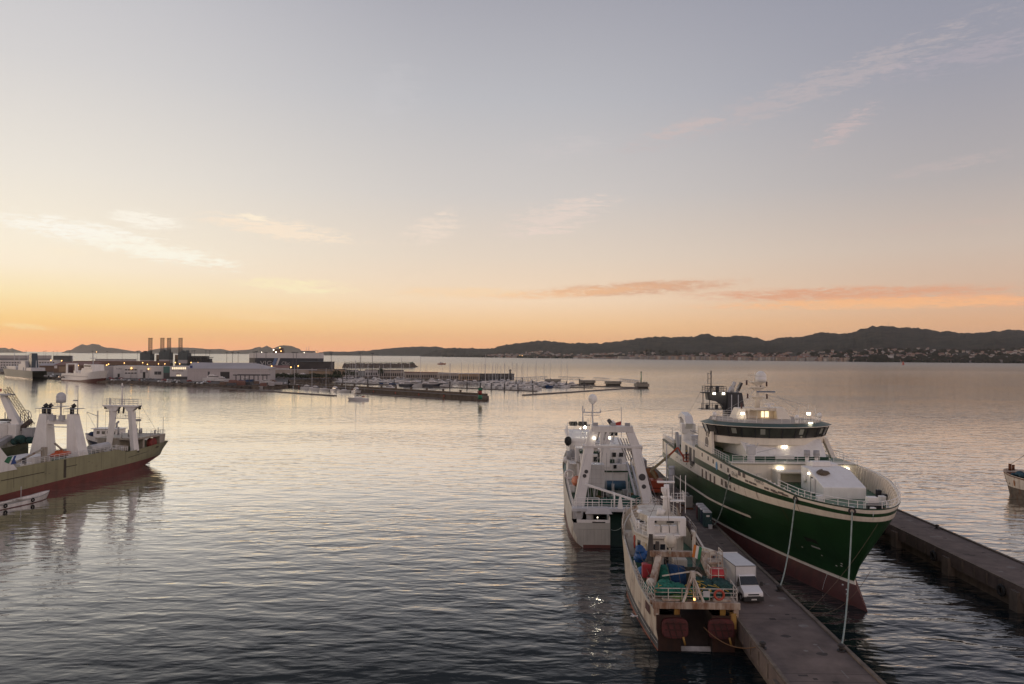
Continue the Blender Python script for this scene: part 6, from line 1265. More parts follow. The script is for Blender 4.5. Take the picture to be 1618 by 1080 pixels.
rr = mat('roof_red', (.20, .095, .075), .8, var=.2, scale=.1); rg = mat('roof_grey', (.42, .385, .385), .7, var=.1, scale=.05); teal = mat('teal_panel', (.07, .17, .15), .5); navy = mat('navy_panel', (.03, .036, .05), .6, var=.15, scale=.05); tan = mat('wall_tan', (.30, .22, .15), .8, var=.1, scale=.2); dk = mat('opening_dark', (.025, .025, .027), .6)
row = lambda n, v0, v1, m=dk, nm='window', a=.03, b=.97, f=.6: [(a + (b - a) * (k + .5 - f / 2) / n, a + (b - a) * (k + .5 + f / 2) / n, v0, v1, nm, m) for k in range(n)]
build('warehouse', 'long low pale lavender shed on the far left skyline of the port', 'warehouse', -40, 80, 572, 561.5, 60, wg, rg, wins=[(.0, .99, .15, .55, 'strip_window', wd)])
build('warehouse', 'dark roofed shed with a raised roof light right of the pale lavender shed', 'warehouse', 84, 112, 574, 562, 50, wd, wd)
build('office_block', 'long white office block with three rows of windows behind the grey green ship', 'office', -30, 90, 582, 569, 25, wl, wl, wins=row(26, .66, .8) + row(26, .36, .5) + row(26, .08, .22))
build('warehouse', 'small pale shed with a low grey gable roof beside the brown depot', 'warehouse', 62, 88, 587, 573.5, 22, wb, rg, 'gable')
t, w, h = build('depot', 'brown gabled depot with a white square sign on its end', 'depot', 85, 150, 588.5, 572, 60, wb, rr, 'gable', wins=[(.12, .28, .1, .58, 'door', tan), (.34, .46, .05, .6, 'door', mat('door_maroon', (.06, .025, .025), .7)), (.5, .64, .1, .6, 'door', tan), (.7, .82, .05, .6, 'door', mat('door_maroon', (.06, .025, .025), .7))])
g = G(); g.box(.01 * w, .08 * w, -.3, -.14, h * .42, h * .68); g.obj('sign', wl, t)
build('warehouse', 'long low shed with dull red roof running behind the white harbour offices', 'warehouse', 112, 262, 584, 571, 40, wb, rr, wins=row(24, .35, .6))
build('warehouse', 'grey strip shed with dark roof edge behind the red roofed shed', 'warehouse', 150, 215, 575, 567.5, 40, wg, wd)
build('warehouse', 'pale quay shed between the red white trawler and the white harbour office', 'warehouse', 157, 181, 596, 579, 22, wg, rg)
def cols(t, w, h, xs, z0, z1, m, nm='panel'):
    for x0, x1 in xs: g = G(); g.box(x0 * w, x1 * w, -.18, -.04, z0 * h, z1 * h); g.obj(nm, m, t)
t, w, h = build('harbour_office', 'white harbour office with dark doorway nearest the red white trawler', 'office', 179, 196, 596.5, 578.5, 20, wl, wl, wins=[(.4, .6, .02, .36, 'door', dk)])
text('lettering', 'Frioflex', h * .16, lambda tx, ty: (w * .25 + tx, -.1, h * .74 + ty), navy, t)
build('harbour_office', 'long white harbour office with two rows of narrow windows', 'office', 196.2, 217, 597, 578.5, 20, wl, wl, wins=row(4, .66, .76, f=.75) + row(4, .38, .47, f=.75))
build('harbour_office', 'white harbour office with a tall dark doorway and grey windows', 'office', 217.2, 236, 597.5, 579, 20, wl, wl, wins=[(.2, .42, .45, .75, 'window', wg), (.7, .88, .45, .75, 'window', wg), (.45, .66, .02, .55, 'door', dk)])
build('harbour_office', 'white harbour office with a wide grey window beside the teal entrance', 'office', 236.2, 258, 598, 579.5, 20, wl, wl, wins=[(.35, .58, .35, .62, 'window', wd), (.6, .85, .35, .62, 'window', wd)])
build('entrance_block', 'teal panelled entrance block left of the lit sign building', 'office', 258.2, 268, 598.5, 579.5, 18, wd, teal, wins=[(-.02, 1.02, .52, 1.0, 'panel', teal)])
t, w, h = build('marina_building', 'white marina building with a floodlit sign on its wall', 'building', 268.2, 296, 599, 579, 22, wl, wl, wins=[(0, 1, -.02, .22, 'ground_floor', wd)])
text('lettering', 'Marina Davila', h * .17, lambda tx, ty: (w * .11 + tx * .92, -.15, h * .63 + ty), wd, t)
text('lettering', 'SPORT', h * .08, lambda tx, ty: (w * .38 + tx, -.15, h * .44 + ty), mat('letter_red', (.3, .05, .03), .6), t)
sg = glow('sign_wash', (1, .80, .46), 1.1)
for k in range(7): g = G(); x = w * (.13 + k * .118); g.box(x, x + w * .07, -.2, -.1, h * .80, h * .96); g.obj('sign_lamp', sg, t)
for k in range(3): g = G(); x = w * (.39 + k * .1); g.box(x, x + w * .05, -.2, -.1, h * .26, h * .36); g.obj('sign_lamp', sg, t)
t, w, h = build('boat_shed', 'very long pale boat shed with one big dark doorway', 'shed', 296.5, 424, 602, 583, 45, mat('shed_lilac', (.50, .46, .46), .7, var=.06, scale=.05, streak=.25), rg, wins=[(.40, .515, 0, .78, 'door', dk), (.245, .27, .1, .8, 'door', wd)])
g = G(); g.hexa([(-1, 0, h + .5), (w + 1, 0, h + .5), (w + 1, 45, h + .5), (-1, 45, h + .5)], [(-1, 21, h + 5.5), (w - 12, 21, h + 4.6), (w - 12, 24, h + 4.6), (-1, 24, h + 5.5)]); g.obj('roof_slope', rg, t)
g = G(); 
for k in range(24): g.box(w * k / 24, w * k / 24 + .12, -.1, -.01, 0, h)
g.box(0, w, -.15, -.01, h * .82, h * .86); g.obj('wall_joint', wg, t)
g = G(); g.box(.02 * w, .05 * w, 2, 2.4, h + .5, h + 3); g.obj('banner', mat('banner_blue', (.03, .05, .16), .6), t)
build('warehouse', 'flat pale store with roof clutter behind the long boat shed', 'warehouse', 322, 402, 588, 574, 35, rg, rg)
build('warehouse', 'low shed with dull red roof right behind the boat shed end', 'warehouse', 402, 455, 590, 577, 30, wg, rr, 'gable')
build('yard_wall', 'long pale tan yard wall with parked boats in front', 'wall', 424, 500, 596, 584, 6, mat('wall_sand', (.36, .31, .27), .8, var=.1, scale=.1), wg)
for px0, px1, yb, yt, m, rf, lab in ((488, 525, 597, 586, tan, wd, 'tan two storey marina clubhouse with dark flat roof'), (500, 545, 594, 583.5, tan, wd, 'long ochre marina building with a dark roof behind the clubhouse'), (545, 566, 594, 585, wg, wd, 'grey marina pavilion with thin dark roof among trees'), (577, 597, 594, 584.5, wg, navy, 'pale kiosk row with dark roof left of the quay shops'), (598, 638, 595.5, 585, mat('wall_dirty', (.36, .31, .27), .8, var=.1, scale=.1, streak=.3), navy, 'pale quay shops under one long navy roof'), (640, 692, 597.5, 588.5, mat('wall_dirty', (.36, .31, .27), .8), rr, 'low pale shops with dark red roofs on the outer quay'), (694, 726, 599, 590, mat('wall_dirty', (.36, .31, .27), .8), wg, 'pale and tan shop row near the end of the quay'), (726, 758, 600.5, 590.5, tan, wg, 'tan boathouse row next to the dark jetty shed')):
    build('marina_pavilion', lab, 'pavilion', px0, px1, yb, yt, 10, m, rf, wins=row(max(4, int((px1 - px0) / 3.5)), .15, .6))
t, w, h = build('jetty_shed', 'dark grey jetty shed below the small stone light tower', 'shed', 756, 812, 601, 591, 14, mat('shed_stone', (.095, .09, .085), .9, var=.3, scale=.2), wd, base=1.5, wins=row(8, .2, .6))
# light tower and jetty
g = G(); lp_ = at(806, 601, 1.5); t = thing('light_tower', 'small dark stone light tower on the outer jetty end', 'lighthouse', (*lp_, 1.5)); H_ = zat(806, 583, lp_[1]) - 1.5
g.cyl((0, 8, 0), (0, 8, H_ * .55), 3.2, 2.2, 10); g.cyl((0, 8, H_ * .55), (0, 8, H_ * .9), .9, .8, 10); g.obj('tower', mat('shed_stone', (.095, .09, .085), .9, var=.3, scale=.2), t); g = G(); g.cyl((0, 8, H_ * .88), (0, 8, H_ * .93), 1.6, n=10); g.cyl((0, 8, H_ * .93), (0, 8, H_), .5, n=8); g.obj('lantern', wd, t)
stone = mat('breakwater_stone', (.115, .09, .07), .9, var=.4, scale=.25, streak=.5, bump=.8, bscale=1.5)
def slab(name, label, cat, p0, p1, w, z0, z1, m, group=None):
    a, b = Vector(at(*p0)), Vector(at(*p1)); L = (b - a).length; t = thing(name, label, cat, (a.x, a.y, 0), math.atan2(b.y - a.y, b.x - a.x), group)
    g = G(); g.box(0, L, 0, w, z0, z1); g.obj('body', m, t); return t, L
t, L = slab('breakwater', 'long brown stone breakwater wall with a green and red beacon on its end', 'breakwater', (452, 611.5), (753, 632), 9, -1, 2.4, stone)
g = G(); g.box(0, L, 6.5, 8.8, 2.4, 3.6); g.cyl((L - 1, 4.5, -1), (L - 1, 4.5, 2.3), 4.6, n=16); g.box(0, L, -.25, 0, 1.9, 2.3); g.obj('parapet', stone, t)
g = G()
for k in range(13): g.cbox((18 + k * L / 13.5, 7.6, 4.2), (1.0, 1.0, 1.4))
pieces(g, 'parapet_block', stone, t)
rn = random.Random(4)
for k in range(8): g = G(); g.torus((20 + k * L / 9, -.35, 1.2), .5, .16, 'y', 10, 5); g.obj('ring_buoy', mat('buoy_red', (.42, .07, .04), .5), t)
bp_ = at(758, 631.5, 2.4); t = thing('beacon', 'round beacon banded green red green on the breakwater end', 'beacon', (bp_[0], bp_[1] + 6, 2.4)); Hb = zat(758, 611.5, bp_[1]) - 2.4
for k, (z0, z1, c) in enumerate(((0, .36, (.02, .17, .09)), (.36, .7, (.24, .03, .025)), (.7, .93, (.02, .17, .09)))): g = G(); g.cyl((0, 0, z0 * Hb), (0, 0, z1 * Hb), 1.15 - .2 * (k == 1), n=12); g.obj('band', mat('beacon_%s' % ('green' if k != 1 else 'red'), c, .6), t)
g = G(); g.cyl((0, 0, .93 * Hb), (0, 0, Hb), .4, n=8); g.cyl((0, 0, .9 * Hb), (0, 0, .93 * Hb), 1.4, n=12); g.obj('lantern', wd, t)
pont = mat('pontoon_grey', (.13, .11, .10), .8, var=.3, scale=.2)
def pontoon(lab, p0, p1, w=3, piles=()):
    t, L = slab('floating_pontoon', lab, 'pontoon', p0, p1, w, -.3, .55, pont, 'floating pontoons of the marina')
    for u in piles: g = G(); g.cyl((u * L, w + .3, -1), (u * L, w + .3, 4.6), .45, n=8); g.cyl((u * L, w + .3, 4.6), (u * L, w + .3, 5.2), .48, .1, 8); g.obj('pile', mat('pile_dark', (.05, .05, .05), .7), t)
pontoon('long floating pontoon in open water left of the breakwater', (318, 611.5), (526, 625.5), 3)
pontoon('floating wave screen running out to the stone end block, nearer of two', (831, 624.5), (1008, 613), 3.2)
pontoon('floating wave screen behind the nearer one, meeting it at the end block', (872, 608.5), (1008, 612.5), 3)
pontoon('thin floating pontoon along the outer foot of the breakwater', (560, 621.5), (694, 630.5), 2)
pontoon('marina pontoon with tall dark piles just right of the breakwater', (700, 612), (846, 618.5), 2.6, (.05, .25, .4, .52, .66, .8, .95))
pontoon('marina pontoon with dark piles, second from the breakwater', (800, 609.5), (935, 613), 2.6, (.1, .3, .5, .7, .9))
pontoon('marina pontoon furthest to the right near the caissons', (780, 605), (930, 607.5), 2.4, (.3, .6, .9))
pontoon('marina pontoon below the quay shops', (530, 605), (700, 611.5), 2.6, (.05, .3, .55, .8))
# caissons and truss footbridges
cais = mat('caisson_concrete', (.27, .25, .21), .85, var=.2, scale=.2, streak=.5)
cs = []
for px0, px1, yb, lab in ((863, 886, 604.5, 'concrete caisson under the footbridges, first from the jetty'), (918, 941, 606.5, 'concrete caisson under the footbridges, second from the jetty'), (959, 982, 608.3, 'concrete caisson under the footbridges, third from the jetty'), (1006, 1026, 612.5, 'outermost caisson with a green post and boulders')):
    t, L = slab('caisson', lab, 'caisson', (px0, yb), (px1, yb), 8, 1.0, 3.4, cais, 'caissons of the outer marina wall')
    g = G(); g.box(.8, L - .8, .8, 7, -1, 1.0); g.obj('footing', mat('footing_dark', (.06, .055, .05), .9), t); cs.append((t.location.copy(), L))
    if px0 > 1000:
        g = G()
        for k in range(7): g.sph((1.5 + k * L / 8, 3 + (k % 2) * 2, 3.9), 1.0, 8, 6, wob=.2, seed=k)
        pieces(g, 'boulder', cais, t); gp = thing('marker_post', 'slim green marker post on the outermost caisson', 'beacon', (t.location.x + L * .4, t.location.y + 4, 3.4)); g = G(); g.cyl((0, 0, 0), (0, 0, 9), .5, .35, 8); g.obj('post', mat('beacon_green', (.02, .17, .09), .6), gp); g = G(); g.cyl((0, 0, 9), (0, 0, 9.8), .6, n=8); g.obj('lantern', wd, gp)
def truss(lab, a, b):
    a, b = Vector(a), Vector(b); L = (b - a).length; t = thing('footbridge', lab, 'footbridge', a, math.atan2(b.y - a.y, b.x - a.x), 'truss footbridges of the marina')
    g = G(); g.box(0, L, 0, 2, -.2, 0); g.obj('deck', grey, t); g = G()
    n = max(6, int(L / 3.2)); bow = lambda u: 2.4
    for y in (0, 2):
        for i in range(n):
            u0, u1 = i / n, (i + 1) / n; g.cyl((u0 * L, y, bow(u0)), (u1 * L, y, bow(u1)), .14, n=4); g.cyl((u0 * L, y, 0), (u0 * L, y, bow(u0)), .09, n=4); g.cyl((u0 * L, y, 0 if i % 2 else bow(u0)), (u1 * L, y, bow(u1) if i % 2 else 0), .09, n=4)
    g.obj('truss', steel, t)
q0 = at(812, 601, 3.4)
truss('truss footbridge from the jetty to the first caisson', (q0[0], q0[1] + 3, 3.5), cs[0][0] + Vector((2, 4, 3.5)))
for i, l in enumerate(('first and second', 'second and third', 'third and outermost')): truss('truss footbridge between the %s caissons' % l, cs[i][0] + Vector((cs[i][1] - 2, 4, 3.5)), cs[i + 1][0] + Vector((2, 4, 3.5)))
# far breakwater with rubble
fb = [(540, 580.5), (600, 580.5), (645, 580.3), (656, 580)]
P = [Vector((*at(*p), 0)) for p in fb]; rn = random.Random(8); g = G(); rows = [[] for _ in range(5)]
for i in range(61):
    u = i / 60 * 3; k = min(2, int(u)); p = P[k].lerp(P[k + 1], u - k); f = min(1, (60 - i) / 9)
    for j, (dy, h) in enumerate(((0, -.5), (10, 4.5), (20, 7.5), (34, 7.5), (60, -.5))): rows[j].append((p.x, p.y + dy, h * f + (rn.uniform(-.9, .9) if 0 < j < 4 else 0)))
g.grid(rows); t = thing('outer_breakwater', 'far rubble breakwater with a pale green fence across the channel', 'breakwater'); g.obj('rubble', rockm, t)
g = G(); 
for i in range(0, 52): a = Vector(rows[2][i]); g.cyl(a, a + Vector((0, 0, 2.6)), .3, n=4)
g.tube([Vector(r) + Vector((0, 0, 2.4)) for r in rows[2][:52]], .3, 4); g.obj('fence', mat('fence_green', (.10, .17, .13), .6), t)
# jack-up leg rigs, steel stack, ro-ro ship
def rig(lab, px0, px1, yb, yt, legs):
    Y = 1150; x0, x1 = [dirpx(p, yb).x / dirpx(p, yb).y * Y for p in (px0, px1)]; z0, z1 = 2.5, zat(px0, yt, Y); w = x1 - x0
    t = thing('jack_up_rig', lab, 'rig', (x0, Y, 2.5), 0, 'jack up rigs with lattice legs'); g = G(); h = z1 - z0
    g.box(0, w, 0, 14, 0, h * .30); g.box(0, w, 0, 14, h * .48, h * .86)
    for k in range(6): g.box(w * k / 6, w * k / 6 + .8 + k % 3, -.3, 6, h * .86, h * (.88 + .06 * ((k * 7) % 3)))
    g.obj('hull', mat('rig_slate', (.08, .10, .105), .7, var=.2, scale=.1), t); g = G(); g.box(.2, w - .2, .2, 13.8, h * .30, h * .48); g.obj('deck_band', wg, t)
    for px in legs:
        xl = dirpx(px, yb).x / dirpx(px, yb).y * Y - x0; zt = zat(px, 534, Y) - 2.5; g = G(); lattice(g, (xl, -1.5 if 0 else 3, h * .8), (xl, 3, zt), 3.6, 8, .36); g.cbox((xl, 3, zt), (4.8, 4.8, .7)); g.obj('lattice_leg', mat('leg_brown', (.07, .05, .045), .7), t)
rig('dark jack up rig with one lattice leg, leftmost of the three', 221, 237, 572, 554, (235.7,))
rig('dark jack up rig with two lattice legs, middle one', 251, 267, 572, 552, (254.7, 265.3))
rig('dark jack up rig with one lattice leg, rightmost beside the steel rack', 281, 296, 572, 553, (283.5,))
Y = 1150; xs_ = lambda px: dirpx(px, 570).x / dirpx(px, 570).y * Y
t = thing('steel_rack', 'low dark rack of stacked steel to the right of the jack up rigs', 'rack', (xs_(297), Y, 2.5)); w = xs_(334) - xs_(297); h = zat(315, 562, Y) - 2.5; g = G()
for z in (.25, .55, .9): g.box(0, w, 0, 8, h * z - .6, h * z + .3)
for k in range(14): g.box(w * k / 14, w * k / 14 + .8, 0, 8, 0, h * (1 if k < 12 else .8))
g.obj('frame', wd, t)
for px0, px1, yt, lab in ((237, 252, 560, 'tan crew block between the left and middle rigs'), (267, 281, 560, 'tan crew block between the middle and right rigs')):
    t = thing('crew_block', lab, 'building', (xs_(px0), Y + 20, 2.5)); g = G(); w = xs_(px1) - xs_(px0); h = zat(px0, yt, Y + 20) - 2.5; g.box(0, w * .6, 0, 10, 0, h); g.box(w * .6, w, 0, 10, 0, h * .7); g.obj('wall', tan, t)
    for k in range(4): g = G(); g.box(w * (.05 + k * .14), w * (.12 + k * .14), -.1, -.02, h * .55, h * .7); g.obj('window', dk, t)
Y = 1250; xs_ = lambda px: dirpx(px, 575).x / dirpx(px, 575).y * Y
ro = thing('car_carrier', 'boxy car carrier ship, navy below and white above, behind the marina', 'ship', (xs_(403), Y, 0)); w = xs_(502) - xs_(403); z1 = zat(450, 557.5, Y); zm = zat(450, 565.5, Y)
g = G(); g.prism([(0, 0), (w, 0), (w + 6, 14), (w, 28), (0, 28), (-14, 14)], -1, zm); g.obj('hull', navy, ro); g = G(); g.prism([(0, 0), (w, 0), (w + 6, 14), (w, 28), (0, 28), (-14, 14)], zm + .01, z1); g.obj('upper_hull', wl, ro)
g = G(); g.hexa([(w * .26, -.3, zm * .2), (w * .31, -.3, zm * .2), (w * .31, 0, zm * .2), (w * .26, 0, zm * .2)], [(w * .31, -.3, zm), (w * .36, -.3, zm), (w * .36, 0, zm), (w * .31, 0, zm)]); g.obj('stripe', mat('stripe_blue', (.13, .2, .36), .6), ro)
g = G(); g.hexa([(w * .32, -.3, zm * .2), (w * .35, -.3, zm * .2), (w * .35, 0, zm * .2), (w * .32, 0, zm * .2)], [(w * .37, -.3, zm), (w * .4, -.3, zm), (w * .4, 0, zm), (w * .37, 0, zm)]); g.obj('stripe', wl, ro)
text('lettering', 'VIGO', zm * .5, lambda tx, ty: (w * .08 + tx * 1.3, -.25, zm * .4 + ty), wg, ro); text('lettering', 'Cfac', zm * .42, lambda tx, ty: (w * .42 + tx, -.25, zm * .42 + ty), wg, ro)
g = G(); g.box(w * .27, w * .33, 6, 16, z1, z1 + 6); g.box(w * .33, w * .42, 6, 16, z1, z1 + 4); g.box(w * .36, w * .41, 7, 15, z1 + 4, z1 + 8); g.obj('funnel', mat('funnel_brown', (.09, .045, .03), .6), ro)
g = G(); g.box(w * .74, w * .92, 4, 24, z1, z1 + 3); g.box(w * .71, w * .95, 2, 26, z1 + 3, z1 + 3.8); g.cyl((w * .82, 14, z1 + 3), (w * .82, 14, z1 + 12), .3); g.cyl((w * .78, 14, z1 + 3), (w * .78, 14, z1 + 10), .25); g.obj('bridge', wl, ro)
g = G(); g.box(w * .71, w * .95, 1.8, 2.0, z1 + 1.6, z1 + 2.8); g.obj('window', dk, ro)
for k, (u, z) in enumerate(((.29, 5), (.39, 8.4), (.33, 1.5), (.41, 3), (.1, 1.2), (.97, 2.2), (.78, 1))):
    g = G(); g.sph((w * u, 1, z1 + z), .9 if k < 4 or k == 9 else .5, 8, 6); g.obj('deck_lamp', lampsoft if k % 2 else lampon, ro)
sh = thing('quay_store', 'long dark low store on the spit right of the car carrier', 'store', (xs_(505), Y - 120, 1.5)); w2 = xs_(556) - xs_(505); g = G(); g.box(0, w2 * .9, 0, 20, 0, zat(530, 573.5, Y - 120)); g.obj('wall', mat('store_dark', (.05, .045, .047), .8, var=.3, scale=.05), sh); g = G(); g.box(-1, w2 * .9 + 1, -1, 21, zat(530, 573.5, Y - 120), zat(530, 572.8, Y - 120)); g.obj('roof', navy, sh)
g = G(); a = at(498, 586); b = at(560, 584); g.add([(a[0], a[1] - 20, .8), (b[0], b[1] - 20, .8), (b[0] - 10, Y + 10, .8), (a[0] - 60, Y + 10, .8)], [(0, 1, 2, 3)]); struct(g.obj('spit', asph))
# lamp posts
POLE = None
def lamppost(px, yb, yt, lit=None, k=0):
    p = at(px, yb, 2.5); h = zat(px, yt, p[1]) - 2.5
    t = thing('lamp_post', lit and 'street lamp with its orange light on, in the port' or 'tall unlit mast lamp standing above the port sheds', 'lamp post', (*p, 2.5), 0, lit and 'lit street lamps of the port' or 'tall lamp masts of the port')
    g = G(); g.cyl((0, 0, 0), (0, 0, h), .22 if lit else .3, .14 if lit else .2, 6); g.obj('pole', steel if lit else wd, t)
    g = G()
    if lit: g.sph((.5, -.6, h), .62, 8, 6); g.obj('lamp_head', lampsoft if lit == 1 else lampon, t)
    else: g.cbox((0, 0, h), (3.2, .6, .7)); g.obj('lamp_head', wd, t)
for px, yb, yt in ((41, 572, 554), (52, 572, 558), (69, 572, 554.5), (72, 574, 554), (84, 572, 554.5), (90, 572, 554), (110, 578, 554), (146, 582, 554.5), (169, 576, 555), (193, 576, 556), (217, 576, 554.5), (303, 582, 554), (307, 582, 553.5), (325, 582, 554), (331, 582, 554), (358, 586, 556), (367, 590, 556), (376, 586, 556.5), (401, 590, 556), (405, 590, 555), (420, 594, 557), (463, 596, 556.5), (468, 596, 557), (523, 598, 557.5), (569, 597, 557.5), (588, 597, 558)): lamppost(px, yb, yt)
for px, yb, yt in ((52.5, 584, 568), (80, 586, 569), (97, 586, 569.5), (123, 590, 577), (137, 592, 576.5), (152, 578, 555.5), (156, 592, 578), (168, 590, 576.5), (171, 590, 575), (169.5, 594, 578.5), (196, 586, 573.2), (207, 597, 581.5), (225, 585, 572.6), (232.5, 586, 575.2), (234, 598, 582.5), (250, 586, 574.5), (260, 586, 574.6), (276.5, 586, 572.5), (283.5, 586, 574.5), (301.5, 588, 572.4), (312.5, 588, 572.5), (428.5, 594, 578.2), (459, 596, 579.8), (470.5, 596, 577.8)): lamppost(px, yb, yt, 1)
# ------------------------------------------------------------------ ships on the far quay
gq = thing('naval_auxiliary', 'grey green ship with a blue black funnel moored at the far left quay', 'ship', (*at(35, 596.5), 0), R(180) + math.atan2(at(62, 598)[1] - at(3, 592.8)[1], at(62, 598)[0] - at(3, 592.8)[0]))
LQ = 120; QH = Hull(LQ, 8, [(-1, 4), (9, 0)], [(0, 36), (9, 30)], [(0, 1.6), (9, 2)], [(0, 1.2), (9, 1.7)], lambda t, z: 1 - max(0, t - .85) * 1.5)
gqm = mat('grey_green', (.24, .245, .205), .6, var=.1, streak=.3)
g = G(); QH.shell(g, [lambda s: -1, lambda s: 1.2, lambda s: interp([(0, 11), (20, 9), (110, 8)], s)], [1, 0], n=26); g.obj('hull', [gqm, black], gq); g = G(); QH.deck(g, 8, 2, LQ, 8, .3); g.obj('deck', grey, gq)
g = G(); g.box(-35, -10, -6, 6, 8, 14); g.box(-30, -14, -5, 5, 14, 17); g.box(4, 40, -5, 5, 8, 11.5); g.box(-55, -38, -6, 6, 8, 11); pieces(g, 'superstructure', pale, gq)
g = G(); g.hexa([(-44, -3, 9), (-32, -3, 9), (-32, 3, 9), (-44, 3, 9)], [(-42, -2.5, 25), (-34, -2.5, 25), (-34, 2.5, 25), (-42, 2.5, 25)]); g.obj('funnel', mat('funnel_blue', (.02, .045, .07), .5), gq)
g = G()
for x, h in ((30, 26), (12, 22), (44, 16), (-20, 24), (-48, 18)): g.cyl((x, 0, 8), (x, 0, h), .5, .25, 6)
for k in range(16): rn = random.Random(k); g.cbox((rn.uniform(-50, 45), rn.uniform(-6, 6), 9.5), (rn.uniform(1, 4), 2, rn.uniform(2, 4)))
pieces(g, 'mast', pale, gq)
wt = thing('white_trawler', 'white trawler with a red bottom moored at the far quay, bow to the right', 'ship', (*at(137, 602.3), 0), math.atan2(at(166, 604)[1] - at(108, 600)[1], at(166, 604)[0] - at(108, 600)[0]))
Lw = (Vector(at(166, 604)) - Vector(at(108, 600))).length; WH = Hull(Lw, 6.5, [(-1, 5), (9, -2)], [(0, 26), (9, 24)], [(0, 1.6), (9, 2)], [(0, 1.2), (9, 1.7)], lambda t, z: 1)
g = G(); WH.shell(g, [lambda s: -1, lambda s: interp([(0, 4.2), (40, 1.2), (90, .6)], s), lambda s: interp([(0, 10.5), (30, 8), (Lw, 6.5)], s)], [1, 0], n=26); g.obj('hull', [white, redlead], wt)
g = G(); WH.patch(g, Lw - 2, 22, lambda s: 4.4, lambda s: 4.9, -1, .1, 10); g.obj('stripe', wg, wt)
g = G(); WH.deck(g, 6.4, 4, Lw, 8, .3); g.obj('deck', grey, wt)
g = G(); g.box(4, 26, -5, 5, 6.4, 12); g.box(8, 24, -5.5, 5.5, 12, 15.5); g.box(-15, -12, -5, -3, 6.4, 15.5); g.box(-15, -12, 3, 5, 6.4, 15.5); g.box(-20, -6, -4, 4, 6.4, 9.5); g.box(-36, -34, -5, -3.8, 6.4, 16); g.box(-36, -34, 3.8, 5, 6.4, 16); g.box(-36, -34, -5, 5, 15, 16); g.hexa([(-2, -5, 6.4), (4, -5, 6.4), (4, 5, 6.4), (-2, 5, 6.4)], [(2, -5, 12), (4, -5, 12), (4, 5, 12), (2, 5, 12)]); g.obj('superstructure', white, wt)
g = G(); g.box(9, 23.5, -5.62, -5.5, 13.6, 14.9); g.obj('window', dk, wt); g = G(); g.cyl((14, 0, 15.5), (14, 0, 25), .4, .2, 6); g.cyl((-34, 0, 17), (-34, 0, 23), .3, n=6); g.beam((14, -3, 21), (14, 3, 21), .4); g.obj('mast', pale, wt)
# ------------------------------------------------------------------ parked cars on the quay
def carproto(m, lab):
    t = thing('parked_car', lab, 'car', (0, 0, 0), 0, 'cars parked along the far quay'); g = G(); g.side([(-2.1, .3), (2.1, .3), (2.15, .75), (1.3, .95), (.7, 1.45), (-1.2, 1.45), (-2.1, .95)], -.85, .85); g.obj('body', m, t, 0); g = G()
    for x in (-1.3, 1.3):
        for y in (-.8, .8): g.cyl((x, y - .08, .32), (x, y + .08, .32), .32, n=8)
    g.obj('wheel', rubber, t); g = G(); g.side([(.62, 1.4), (1.2, .98), (-1.9, .98), (-1.2, 1.4)], -.87, .87); g.obj('window', glass, t); return t
protos = [carproto(m, l) for m, l in ((mat('car_white', (.6, .6, .6), .35), 'white car parked along the far quay'), (mat('car_grey', (.2, .2, .21), .35), 'grey car parked along the far quay'), (mat('car_black', (.02, .02, .025), .3), 'black car parked along the far quay'), (mat('car_red', (.25, .03, .03), .35), 'dark red car parked along the far quay'))]
rn = random.Random(21); used = set()
for k in range(64):
    u = rn.random(); px = 70 + 260 * u; py = interp([(70, 594.5), (110, 597.5), (160, 600.5), (240, 603), (330, 607)], px) - rn.choice((0, 0, 1.6, 3))
    if 105 < px < 168: py -= 4
    i = rn.choice((0, 0, 0, 1, 1, 2, 2, 3)); o = protos[i] if i not in used else copy_tree(protos[i]); used.add(i)
    p = at(px, py, 2.5); o.location = (*p, 2.5); o.rotation_euler.z = R(-35) + rn.choice((0, R(90), R(90))) + rn.uniform(-.1, .1)
# ------------------------------------------------------------------ marina boats
def motorboat(L, hullm, lab, group):
    t = thing('motor_yacht', lab, 'boat', (0, 0, 0), 0, group); h = Hull(L, L * .16, [(-1, L * .08), (2, 0)], [(0, L * .5), (2, L * .42)], [(0, 1.6), (2, 2)], [(0, 1.2), (2, 1.6)], lambda t, z: 1)
    f = L * .11; tp_ = lambda s: f * interp([(0, 1.35), (L * .5, 1.05), (L, 1)], s)
    g = G(); h.shell(g, [lambda s: -.2, tp_], [0], n=12); g.grid([[(h.X(L), y * h.hb(L, 1), z) for y in (-1, 1)] for z in (-.2, f)]); h.deck(g, lambda s: tp_(s) - .05, .3, L, 6, .02, 0); g.obj('hull', hullm, t)
    w = L * .115; g = G(); g.hexa([(-L * .3, -w, f), (L * .22, -w * .7, f), (L * .22, w * .7, f), (-L * .3, w, f)], [(-L * .26, -w * .8, f * 2), (L * .08, -w * .6, f * 2), (L * .08, w * .6, f * 2), (-L * .26, w * .8, f * 2)]); g.hexa([(-L * .22, -w * .7, f * 2), (L * .02, -w * .6, f * 2), (L * .02, w * .6, f * 2), (-L * .22, w * .7, f * 2)], [(-L * .2, -w * .7, f * 2.5), (-L * .05, -w * .6, f * 2.5), (-L * .05, w * .6, f * 2.5), (-L * .2, w * .7, f * 2.5)]); g.obj('cabin', wl, t)
    g = G(); g.hexa([(-L * .24, -w * .95, f * 1.35), (L * .2, -w * .72, f * 1.35), (L * .2, w * .72, f * 1.35), (-L * .24, w * .95, f * 1.35)], [(-L * .22, -w * .88, f * 1.75), (L * .14, -w * .66, f * 1.75), (L * .14, w * .66, f * 1.75), (-L * .22, w * .88, f * 1.75)]); g.obj('window', glass, t)
    g = G(); g.cyl((-L * .15, 0, f * 2.4), (-L * .15, 0, f * 3.3), .07, n=4); g.obj('antenna', pale, t); return t
